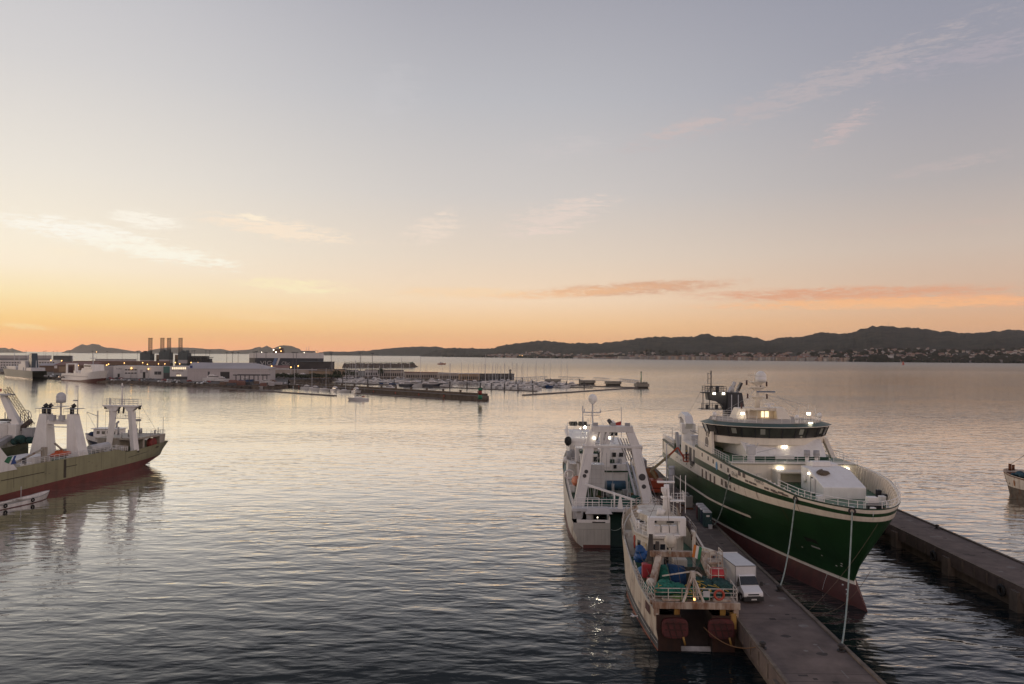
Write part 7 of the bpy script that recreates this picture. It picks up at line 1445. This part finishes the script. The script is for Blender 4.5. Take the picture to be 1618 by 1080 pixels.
def sailboat(L, hullm, lab, group, mast=1.35):
    t = thing('sailing_yacht', lab, 'boat', (0, 0, 0), 0, group); h = Hull(L, L * .155, [(-1, L * .12), (2, 0)], [(0, L * .6), (2, L * .55)], [(0, 1.7), (2, 2)], [(0, 1.3), (2, 1.5)], lambda t, z: 1 - max(0, t - .7) * .9)
    f = L * .095; g = G(); h.shell(g, [lambda s: -.2, lambda s: f * interp([(0, 1.2), (L, 1)], s)], [0], n=12); g.grid([[(h.X(L), y * h.hb(L, 1), z) for y in (-1, 1)] for z in (-.2, f)]); h.deck(g, f * .98, .2, L, 6, .02); g.obj('hull', hullm, t)
    g = G(); g.hexa([(-L * .2, -L * .08, f), (L * .2, -L * .05, f), (L * .2, L * .05, f), (-L * .2, L * .08, f)], [(-L * .18, -L * .07, f * 1.5), (L * .15, -L * .04, f * 1.35), (L * .15, L * .04, f * 1.35), (-L * .18, L * .07, f * 1.5)]); g.obj('cabin', wl, t)
    g = G(); g.cyl((L * .08, 0, f), (L * .08, 0, L * mast), .15, .12, 5); g.cyl((L * .08, -L * .06, L * mast * .6), (L * .08, L * .06, L * mast * .6), .05, n=4); g.tube([(L * .5, 0, f * 1.2), (L * .08, 0, L * mast)], .03, 3); g.tube([(-L * .5, 0, f), (L * .08, 0, L * mast)], .03, 3); g.obj('mast', pale, t)
    g = G(); g.cyl((L * .06, 0, f * 2.2), (-L * .32, 0, f * 2.1), .16, .12, 6); g.obj('boom', mat('sail_cover', (.06, .08, .14), .8), t); return t
yw = mat('yacht_white', (.58, .57, .56), .35, var=.05); yn = mat('yacht_navy', (.02, .025, .04), .3); yb_ = mat('yacht_blue', (.03, .07, .17), .35)
rn = random.Random(33)
rows_ = [  # p0, p1, count, heading relative to row, row words, kinds
    ((530, 600.5), (640, 603), 12, 90, 'in the second row below the clubhouse', 'sms'), ((690, 603.5), (760, 606), 10, 85, 'between the quay shops and the jetty', 'ms'), ((770, 603.8), (850, 606), 13, 90, 'in the back row by the jetty', 'ssm'),
    ((533, 603.5), (592, 606.5), 12, 90, 'below the tan clubhouse', 'mmmsm'), ((545, 601), (600, 602.5), 8, 90, 'against the inner shore of the marina', 'mms'),
    ((598, 606.5), (640, 609), 7, 80, 'in the middle of the marina', 'mbm'), ((640, 610), (710, 611), 5, 5, 'lying lengthwise on the shop side pontoon', 'BLM'),
    ((622, 599.5), (700, 602), 8, 80, 'hauled close to the quay shops', 'mms'), ((745, 602), (800, 604.5), 11, 90, 'inside the dark jetty', 'smms'), ((765, 606.8), (835, 609.8), 15, 90, 'on the middle marina pontoon', 'smsmm'),
    ((768, 611.5), (850, 615.8), 14, 90, 'on the nearest marina pontoon', 'mmsm'), ((840, 606), (905, 609), 10, 90, 'near the caissons', 'msm'), ((838, 611), (900, 612.5), 7, 90, 'behind the floating wave screen', 'mmsb'),
    ((448, 610), (505, 616), 8, 20, 'moored along the foot of the breakwater', 'mmsm'), ((505, 615.5), (572, 621.5), 4, 10, 'moored outside the breakwater', 'sm'), ((385, 610.5), (420, 613), 2, 0, 'by the left floating pontoon', 'ms')]
protoB = {}
for p0, p1, n_, rel, words, kinds in rows_:
    a, b = Vector(at(*p0)), Vector(at(*p1)); ang = math.atan2(b.y - a.y, b.x - a.x)
    for k in range(n_):
        kd = kinds[k % len(kinds)]
        if kd in 'mM': key = ('m', words)
        else: key = (kd, words)
        lab = {'m': 'white motor yacht ', 'M': 'white motor yacht ', 's': 'white sailing yacht with bare mast ', 'b': 'blue hulled motor yacht ', 'B': 'big black hulled motor yacht ', 'L': 'big white motor yacht '}[kd] + words
        if key in protoB: o = copy_tree(protoB[key])
        else:
            o = protoB[key] = {'m': lambda: motorboat(rn.uniform(9.5, 13), yw, lab, 'boats in the marina'), 'M': lambda: motorboat(16, yw, lab, 'boats in the marina'), 's': lambda: sailboat(rn.uniform(11, 14), yw, lab, 'boats in the marina'), 'b': lambda: motorboat(12, yb_, lab, 'boats in the marina'), 'B': lambda: motorboat(19, yn, lab, 'boats in the marina'), 'L': lambda: motorboat(17, yw, lab, 'boats in the marina')}[kd]()
        u = (k + .5) / n_ + rn.uniform(-.15, .15) / n_; p = a.lerp(b, u); o.location = (p.x, p.y, 0); o.rotation_euler.z = ang + R(rel) * rn.choice((1, -1)) + rn.uniform(-.12, .12)
        q = rn.uniform(.85, 1.15); o.scale = (q, q, q)
for px, yb, L, ms, lab in ((523, 601, 16, 1.2, 'sailing yacht with the tall pale mast by the clubhouse'), (569, 602, 17, 1.62, 'sailing yacht with the tallest mast in the left half of the marina'), (557, 601, 13, 1.4, 'sailing yacht with a pale mast just left of the tallest masted one'), (633, 604, 16, 1.5, 'sailing yacht with a tall thin mast near the navy roofed shops'), (663, 604, 17, 1.45, 'sailing yacht with a dark tall mast right of the shops'), (711, 603.5, 14, 1.3, 'sailing yacht alone near the tan boathouses'), (766, 606, 19, 1.4, 'sailing yacht with the very tall dark mast before the jetty'), (816.5, 606, 15, 1.25, 'sailing yacht with a tall mast right of the light tower'), (600, 605, 12, 1.35, 'sailing yacht before the white quay shops')):
    o = sailboat(L, yw, lab, 'boats in the marina', ms); o.location = (*at(px, yb), 0); o.rotation_euler.z = R(rn.uniform(60, 120))
o = sailboat(12.5, yw, 'white sailing boat under way in open water left of the beacon', 'boats in the marina', 1.45); o.location = (*at(565, 632), 0); o.rotation_euler.z = R(172)
g = G(); g.sph((-4, .4, 2.2), .35, 8, 6, sc=(1, 1, 1.6)); g.sph((-3, -.4, 2.2), .33, 8, 6, sc=(1, 1, 1.6)); g.obj('sail_bag', red, o)
o = motorboat(11, yw, 'white motor boat just inside the breakwater wall', 'boats in the marina'); o.location = (*at(614, 614.2), 0); o.rotation_euler.z = R(175)
o = motorboat(13, mat('pilot_orange', (.35, .09, .03), .5), 'tiny orange boat speeding across the far channel', 'boats in the marina'); o.location = (*at(698, 575.5), 0); o.rotation_euler.z = R(5); o.scale = (1.6, 1.6, 1.6)
for px, py, L, lab in ((327, 601.5, 20, 'big white yacht on land before the long boat shed'), (338, 602.5, 18, 'second white yacht on land right of the big one'), (352, 603.5, 13, 'small white boat on land by the dark shed doorway'), (390, 604.5, 12, 'blue covered boat on land under the travel crane'), (420, 606, 10, 'white boat on land near the breakwater root'), (447, 596.5, 12, 'white boat on a cradle before the tan yard wall, left'), (458, 597, 12, 'white boat on a cradle before the tan yard wall, middle'), (480, 597, 14, 'white boat on a cradle before the tan yard wall, right')):
    o = motorboat(L, yb_ if 'blue' in lab else yw, lab, 'boats stored on land'); o.location = (*at(px, py, 2.5), 3.6); o.rotation_euler.z = R(rn.uniform(-25, 10))
    g = G(); [g.cbox((x, 0, -.5), (.4, L * .25, 1.2)) for x in (-L * .25, L * .15)]; g.obj('cradle', wd, o)
# travel hoist and yard clutter
t = thing('boat_hoist', 'dark boat hoist frame on the yard beside the long shed', 'hoist', (*at(372, 606, 2.5), 2.5)); g = G()
for x in (0, 7, 14, 21): g.box(x, x + .6, 0, .6, 0, 7); g.box(x, x + .6, 10, 10.6, 0, 7)
g.box(-2, 24, 0, .8, 6.4, 7.2); g.box(-2, 24, 10, 10.8, 6.4, 7.2); g.obj('frame', wd, t)
for k in range(26):
    rn = random.Random(700 + k); px = rn.uniform(345, 450); p = at(px, interp([(345, 607.5), (450, 608.5)], px) + rn.uniform(-3, 2), 2.5); g = G(); a_, b_, c_ = rn.uniform(2, 7), rn.uniform(2, 4), rn.uniform(1.2, 3.4); g.box(0, a_, 0, b_, 0, c_ * .8); g.hexa([(-.1, -.1, c_ * .8), (a_ + .1, -.1, c_ * .8), (a_ + .1, b_ + .1, c_ * .8), (-.1, b_ + .1, c_ * .8)], [(.4, .4, c_), (a_ - .4, .4, c_), (a_ - .4, b_ - .4, c_), (.4, b_ - .4, c_)])
    nm, m, lab = rn.choice((('yard_crate', wb, 'brown covered crate on the boat yard'), ('yard_hut', wg, 'small grey hut on the boat yard'), ('yard_container', wd, 'dark container on the boat yard'), ('yard_container', rr, 'dull red container on the boat yard'))); o = g.obj(nm, m); o.location = (*p, 2.5); o.rotation_euler.z = rn.uniform(-.5, .2); tag(o, lab, 'container', 'stores on the boat yard')
# trees of the yard
leaf = mat('leaf_dark', (.035, .045, .02), .8, var=.5, scale=1.2); bark = mat('bark', (.06, .045, .035), .9)
def tree(px, py, h, w, lab, group, seed, base=2.5):
    rn = random.Random(seed); t = thing('tree', lab, 'tree', (*at(px, py, base), base), 0, group); g = G(); g.cyl((0, 0, 0), (0, 0, h * .45), .35, .2, 6)
    for k in range(4): a = k * 1.6 + rn.random(); g.cyl((0, 0, h * .35), (math.cos(a) * w * .3, math.sin(a) * w * .3, h * .65), .15, .06, 5)
    g.obj('trunk', bark, t); g = G()
    for k in range(170):
        a, b, r = rn.random() * 6.28, rn.random() * 6.28, rn.random() ** .5; c = Vector((math.cos(a) * w * .5 * r, math.sin(a) * w * .5 * r, h * (.35 + .62 * rn.random() * (1 - .45 * r)))); s = rn.uniform(.35, .8)
        u = Vector((rn.gauss(0, 1), rn.gauss(0, 1), rn.gauss(0, 1))).normalized(); v = u.orthogonal().normalized(); w_ = u.cross(v); g.add([c - v * s - w_ * s * .6, c + v * s - w_ * s * .4, c + v * s * .7 + w_ * s, c - v * s * .8 + w_ * s * .7], [(0, 1, 2, 3)])
    g.obj('crown', leaf, t)
for k in range(17): tree(383 + k * 9.4, 597.5 + (k % 3) * .5 + k * .05, 4.6 + (k * 7 % 5) * .4, 9, 'low dark hedge tree in the row along the marina road', 'hedge trees of the marina road', 100 + k)
for px, py, h, w, lab in ((532, 597, 9, 8, 'broad dark tree before the ochre building'), (548, 598, 10, 9, 'bushy dark tree between the clubhouse and the grey pavilion'), (602, 596, 11, 6, 'narrow dark tree at the navy roofed shops'), (560, 597, 8, 7, 'small dark tree right of the bushy one')): tree(px, py, h, w, lab, None, int(px))
# ------------------------------------------------------------------ islands and hills
from mathutils import noise as NZ
def ridge_range(name, prof, shore, ridge_d, m, step, rough, nseed, foot=0.0, nr=14):
    """terrain rising from a shoreline to a skyline; prof = pixels of the skyline, shore(px) and ridge_d(px) = distances along the view depth"""
    x0, x1 = prof[0][0], prof[-1][0]; cols_ = []
    n = int((x1 - x0) / step); H = []
    for i in range(n + 1):
        px = x0 + (x1 - x0) * i / n; py = interp(prof, px); d = dirpx(px, py); ax = d.x / d.y
        S, Rd = shore(px), ridge_d(px); top = max(2.0, CAMH + d.z / d.y * Rd)
        col = []
        for j in range(nr + 1):
            v = j / nr * 1.35
            Y = S + (Rd - S) * v; e = min(v, 1.0)
            h = top * (e ** 1.25) if v <= 1 else top * (1 - (v - 1) * 1.6)
            q = Vector((ax * Y / 520.0 + nseed, Y / 520.0, nseed)); nn = NZ.fractal(q, .9, 2.1, 5)
            h += nn * top * .20 * math.sin(math.pi * min(1, v)) * (1 if v < 1 else 0)
            h += (NZ.fractal(Vector((ax * Y / 55.0, Y / 55.0, nseed)), .7, 2, 4)) * rough * (0.25 if v < .12 else 1)
            h = foot * (v > 0) + max(h, 0) if v > 0 else -2
            col.append((ax * Y, Y, h))
        cols_.append(col)
    g = G(); g.grid(cols_, 0, True); o = struct(g.obj(name, m)); o['_'] = 0; del o['_']
    return cols_
def hillmat(name, c1, c2, sc):
    m = bpy.data.materials.new(name); m.use_nodes = True; T = m.node_tree; b = T.nodes['Principled BSDF']; b.inputs['Roughness'].default_value = .95; b.inputs['Specular IOR Level'].default_value = .1
    t = T.nodes.new('ShaderNodeTexCoord'); n = T.nodes.new('ShaderNodeTexNoise'); n.inputs['Scale'].default_value = sc; n.inputs['Detail'].default_value = 8; T.links.new(t.outputs['Object'], n.inputs[0])
    r = T.nodes.new('ShaderNodeMapRange'); T.links.new(n.outputs[0], r.inputs[0]); r.inputs[1].default_value = .38; r.inputs[2].default_value = .66
    T.links.new(mixc(r.outputs[0], c1, c2, T), b.inputs['Base Color']); return m
forest = hillmat('forest_hill', (.018, .024, .020), (.060, .052, .040), .012); isl = hillmat('island_rock', (.05, .05, .045), (.09, .08, .07), .004)
k_ = lambda v: (lambda px: v)
ridge_range('island', [(-30, 550), (0, 549), (8, 548.5), (14, 551), (19, 549.5), (26, 552), (35, 555), (42, 556.5)], k_(12600), k_(13200), isl, 1.0, 5, 1)
ridge_range('island', [(97, 557), (106, 553), (112, 552.5), (121, 547), (130, 542.5), (137, 544.8), (146, 542), (156, 543.5), (165, 548), (180, 549), (200, 552.5), (213, 554.5), (220, 553), (226, 556.5)], k_(12800), k_(13500), isl, 1.0, 5, 2)
ridge_range('island', [(224, 557), (236, 553), (245, 551), (262, 548.5), (285, 548), (310, 549), (330, 551), (350, 550.5), (362, 553.5), (372, 553), (395, 551.5), (402, 549), (410, 547), (414, 548.5), (422, 545), (431, 550), (440, 546), (448, 544.5), (460, 545.5), (472, 550), (480, 556), (485, 558.5)], k_(13200), k_(14000), isl, 1.0, 5, 3)
ridge_range('headland', [(496, 559), (503, 557), (512, 555), (520, 554.5), (545, 555), (560, 554.5), (568, 553.5), (580, 554), (593, 552), (620, 549), (660, 546.5), (690, 546.8), (705, 549), (740, 549.5), (780, 550.5), (820, 551)], k_(8200), k_(9300), hillmat('forest_far', (.03, .038, .034), (.06, .058, .05), .008), 1.2, 5, 5)
prof3 = [(664, 562), (690, 553.5), (710, 550), (730, 549.5), (765, 551), (780, 549.5), (790, 546), (810, 543), (830, 540), (850, 537.5), (870, 538.5), (900, 541.5), (930, 542), (950, 542.5), (960, 541), (980, 538), (1000, 535.5), (1030, 531.5), (1060, 531), (1085, 531.5), (1095, 531), (1105, 528), (1113, 526.5), (1122, 528.5), (1130, 531), (1140, 530.5), (1150, 532.5), (1165, 529), (1180, 531), (1195, 533.5), (1210, 537), (1218, 537.5), (1225, 533.5), (1240, 531), (1255, 531.5), (1265, 531), (1285, 526.5), (1300, 523.5), (1315, 525), (1330, 526), (1345, 525), (1360, 519), (1375, 515.5), (1390, 513.5), (1410, 514), (1430, 515.5), (1450, 517.5), (1470, 519), (1485, 522), (1500, 521.5), (1515, 524.5), (1540, 525), (1560, 523.5), (1580, 521.5), (1597, 518.5), (1610, 521), (1640, 524), (1720, 528)]
shore3 = lambda px: interp([(660, 6900), (800, 5600), (950, 4900), (1100, 4300), (1300, 3800), (1380, 3560), (1500, 3450), (1720, 3200)], px)
ridge3 = lambda px: shore3(px) + interp([(660, 500), (760, 1200), (900, 1900), (1300, 2600), (1720, 2700)], px)
T3 = ridge_range('hills', prof3, shore3, ridge3, forest, 1.3, 10.0, 9, 1.5, 20)
# ------------------------------------------------------------------ town on the far shore
def ground3(i, v):
    c = T3[i]; f = v / 1.35 * 20; j = min(19, int(f)); a, b = Vector(c[j]), Vector(c[j + 1]); return a.lerp(b, f - j)
hw = [mat('house_' + n, c, .8, var=.05) for n, c in (('white', (.46, .43, .40)), ('cream', (.42, .35, .28)), ('pink', (.37, .26, .21)), ('grey', (.30, .28, .28)))]
hr = [mat('tile_' + n, c, .85, var=.15) for n, c in (('red', (.22, .095, .065)), ('brown', (.15, .09, .07)), ('grey', (.16, .15, .15)))]
def house(w, d, h, wi, ri, flat, lab, grp):
    t = thing('house', lab, 'house', (0, 0, 0), 0, grp); g = G(); g.box(-w / 2, w / 2, -d / 2, d / 2, -4, h); g.obj('wall', hw[wi], t); g = G()
    if flat: g.box(-w / 2 - .3, w / 2 + .3, -d / 2 - .3, d / 2 + .3, h, h + .8)
    else: g.hexa([(-w / 2 - .6, -d / 2 - .6, h), (w / 2 + .6, -d / 2 - .6, h), (w / 2 + .6, d / 2 + .6, h), (-w / 2 - .6, d / 2 + .6, h)], [(-w / 3, -.2, h + d * .3), (w / 3, -.2, h + d * .3), (w / 3, .2, h + d * .3), (-w / 3, .2, h + d * .3)])
    g.obj('roof', hr[ri], t); g = G(); n = max(2, int(w / 4)); f = max(1, int(h / 3.2))
    for a in range(n):
        for b in range(f): g.box(-w / 2 + (a + .3) * w / n, -w / 2 + (a + .7) * w / n, -d / 2 - .12, -d / 2 - .02, (b + .3) * h / f, (b + .75) * h / f)
    g.obj('window', dk, t); return t
kinds_ = []
for wi, wn in enumerate(('white', 'cream', 'pink', 'grey')):
    kinds_.append(house(15, 12, 7, wi, (0, 0, 1, 1)[wi], False, '%s pitched roof house on the far town hillside' % wn, 'houses of the far town'))
    kinds_.append(house(26, 14, 15, wi, (2, 0, 0, 2)[wi], True, '%s apartment block by the far town waterfront' % wn, 'apartment blocks of the far town'))
rn = random.Random(77); seen = set(); nT = len(T3) - 1; span = prof3[-1][0] - prof3[0][0]
dens = [(664, .1), (760, .5), (800, .9), (880, .8), (960, 1.2), (1000, 1.8), (1180, 2.0), (1330, 1.6), (1400, .9), (1500, .7), (1618, .5)]
spots = []
while len(spots) < 2600:
    px = rn.uniform(770, 1640)
    if rn.random() * 2.0 > interp(dens, px): continue
    vm = interp([(770, .28), (950, .32), (1100, .22), (1250, .36), (1500, .32), (1640, .28)], px); v = .015 + vm * rn.random() ** 1.7
    if 960 < px < 1090 and v > .10 and rn.random() < .8: continue
    if 1390 < px and v < .10 and rn.random() < .75: continue
    cl = NZ.noise(Vector((px / 26.0, v * 14, 3)))
    if cl < -.12 and v > .03: continue
    spots.append((px, v))
spots.sort(key=lambda s: s[1]); big = G()
for q, (px, v) in enumerate(spots):
    i = min(nT, max(0, int((px - prof3[0][0]) / span * nT))); p = ground3(i, v); apt = v < .07 and 980 < px < 1340 and rn.random() < .7
    wi = rn.choices((0, 1, 2, 3), (4, 3, 2, 2))[0]; k = wi * 2 + (1 if apt else 0)
    if q < 296:
        o = kinds_[k] if k not in seen else copy_tree(kinds_[k]); seen.add(k); o.location = p; o.rotation_euler.z = rn.uniform(-.6, .6); s_ = rn.uniform(.8, 1.35); o.scale = (s_, s_, rn.uniform(.8, 1.3))
    else:
        w, d, h = rn.uniform(10, 22), rn.uniform(8, 13), rn.uniform(5, 9); a = rn.uniform(-.6, .6); big.cbox((p.x, p.y, p.z + h / 2 - 2), (w, d, h + 4), wi, a)
        c, s_ = math.cos(a), math.sin(a); R_ = lambda x, y: (p.x + x * c - y * s_, p.y + x * s_ + y * c)
        big.hexa([(*R_(-w / 2, -d / 2), p.z + h), (*R_(w / 2, -d / 2), p.z + h), (*R_(w / 2, d / 2), p.z + h), (*R_(-w / 2, d / 2), p.z + h)], [(*R_(-w / 3, -.2), p.z + h + 3), (*R_(w / 3, -.2), p.z + h + 3), (*R_(w / 3, .2), p.z + h + 3), (*R_(-w / 3, .2), p.z + h + 3)], 4 + rn.choice((0, 0, 1, 2)))
struct(big.obj('hillside_houses', hw + hr), 'stuff')
def shorebox(name, lab, cat, px0, px1, h, d, m, off=0.02):
    i = int((px0 - prof3[0][0]) / span * nT); p = ground3(i, off); i2 = int((px1 - prof3[0][0]) / span * nT); p2 = ground3(i2, off); L = (p2 - p).length
    t = thing(name, lab, cat, (p.x, p.y, p.z), math.atan2(p2.y - p.y, p2.x - p.x)); g = G(); g.box(0, L, 0, d, -4, h); g.obj('wall', m, t); g = G(); g.box(-1, L + 1, -1, d + 1, h, h + 1); g.obj('roof', rg, t)
    g = G(); n = int(L / 9)
    for k in range(n): g.box((k + .25) * L / n, (k + .75) * L / n, -.2, -.05, h * .35, h * .65)
    g.obj('window', wg, t); return t
shorebox('cannery', 'long white cannery with a tower end on the far shore', 'factory', 888, 922, 10, 20, wl); shorebox('cannery', 'white waterfront hall on the far shore left of the town', 'factory', 971, 992, 12, 25, wl); shorebox('hotel', 'white block alone among dark trees on the right of the far shore', 'hotel', 1401, 1412, 22, 14, wl, .05)
# dark woods along the near shore
wood = G(); rn = random.Random(5)
for px0, px1, n_, v0, v1, s_ in ((1345, 1395, 130, .006, .05, 1.0), (1395, 1640, 420, .004, .09, .85), (1380, 1398, 40, .01, .03, 1.6), (820, 905, 150, .004, .05, .9), (940, 990, 70, .03, .09, .9), (700, 800, 120, .004, .06, .8), (1000, 1640, 360, .10, .32, 1.0)):
    for k in range(n_):
        px = rn.uniform(px0, px1); i = int((px - prof3[0][0]) / span * nT); p = ground3(i, rn.uniform(v0, v1)); r = rn.uniform(7, 15) * s_
        wood.sph((p.x, p.y, p.z + r * .45), r, 7, 5, sc=(1.1, 1.1, .8), wob=.28, seed=k + int(px))
struct(wood.obj('shore_woods', hillmat('woods', (.012, .016, .012), (.032, .034, .024), .09)), 'stuff')
t = thing('radio_mast', 'thin radio mast on top of the highest right hill', 'mast'); d = dirpx(1404, 514.2); Yr = ridge3(1404); g = G(); g.cyl((d.x / d.y * Yr, Yr, CAMH + d.z / d.y * Yr - 4), (d.x / d.y * Yr, Yr, CAMH + d.z / d.y * Yr + 36), 1.1, .5, 5); g.obj('pole', grey, t)
o = thing('channel_buoy', 'tiny red sail shaped buoy near the right far shore', 'buoy', (*at(1427, 576), 0)); g = G(); g.hexa([(-3, -3, 0), (3, -3, 0), (3, 3, 0), (-3, 3, 0)], [(-.6, -.6, 11), (.6, -.6, 11), (.6, .6, 11), (-.6, .6, 11)]); g.obj('body', mat('buoy_red', (.42, .07, .04), .5), o)
for px, v in ((822, .12), (826, .10), (1010, .06), (1090, .02), (905, .05)):
    p = ground3(int((px - prof3[0][0]) / span * nT), v); l = thing('town_lamp', 'lone warm lamp shining among the houses of the far shore', 'lamp', (p.x, p.y, p.z), 0, 'lamps of the far shore'); g = G(); g.cyl((0, 0, 0), (0, 0, 9), .4, n=5); g.obj('pole', grey, l); g = G(); g.sph((0, 0, 9.5), 2.2 if px in (822, 826) else 1.2, 7, 5); g.obj('lamp_head', lampsoft, l)
# ------------------------------------------------------------------ sea haze
g = G(); g.box(-9000, 9000, -450, 18000, -3, 420); hz = struct(g.obj('haze', bpy.data.materials.new('haze_air')), 'stuff')
hm = hz.data.materials[0]; hm.use_nodes = True; T = hm.node_tree; T.nodes.remove(T.nodes['Principled BSDF'])
pv = T.nodes.new('ShaderNodeVolumePrincipled'); pv.inputs['Color'].default_value = (.98, .94, .88, 1); pv.inputs['Density'].default_value = 2.4e-5; pv.inputs['Anisotropy'].default_value = .65
T.links.new(pv.outputs[0], T.nodes['Material Output'].inputs['Volume'])
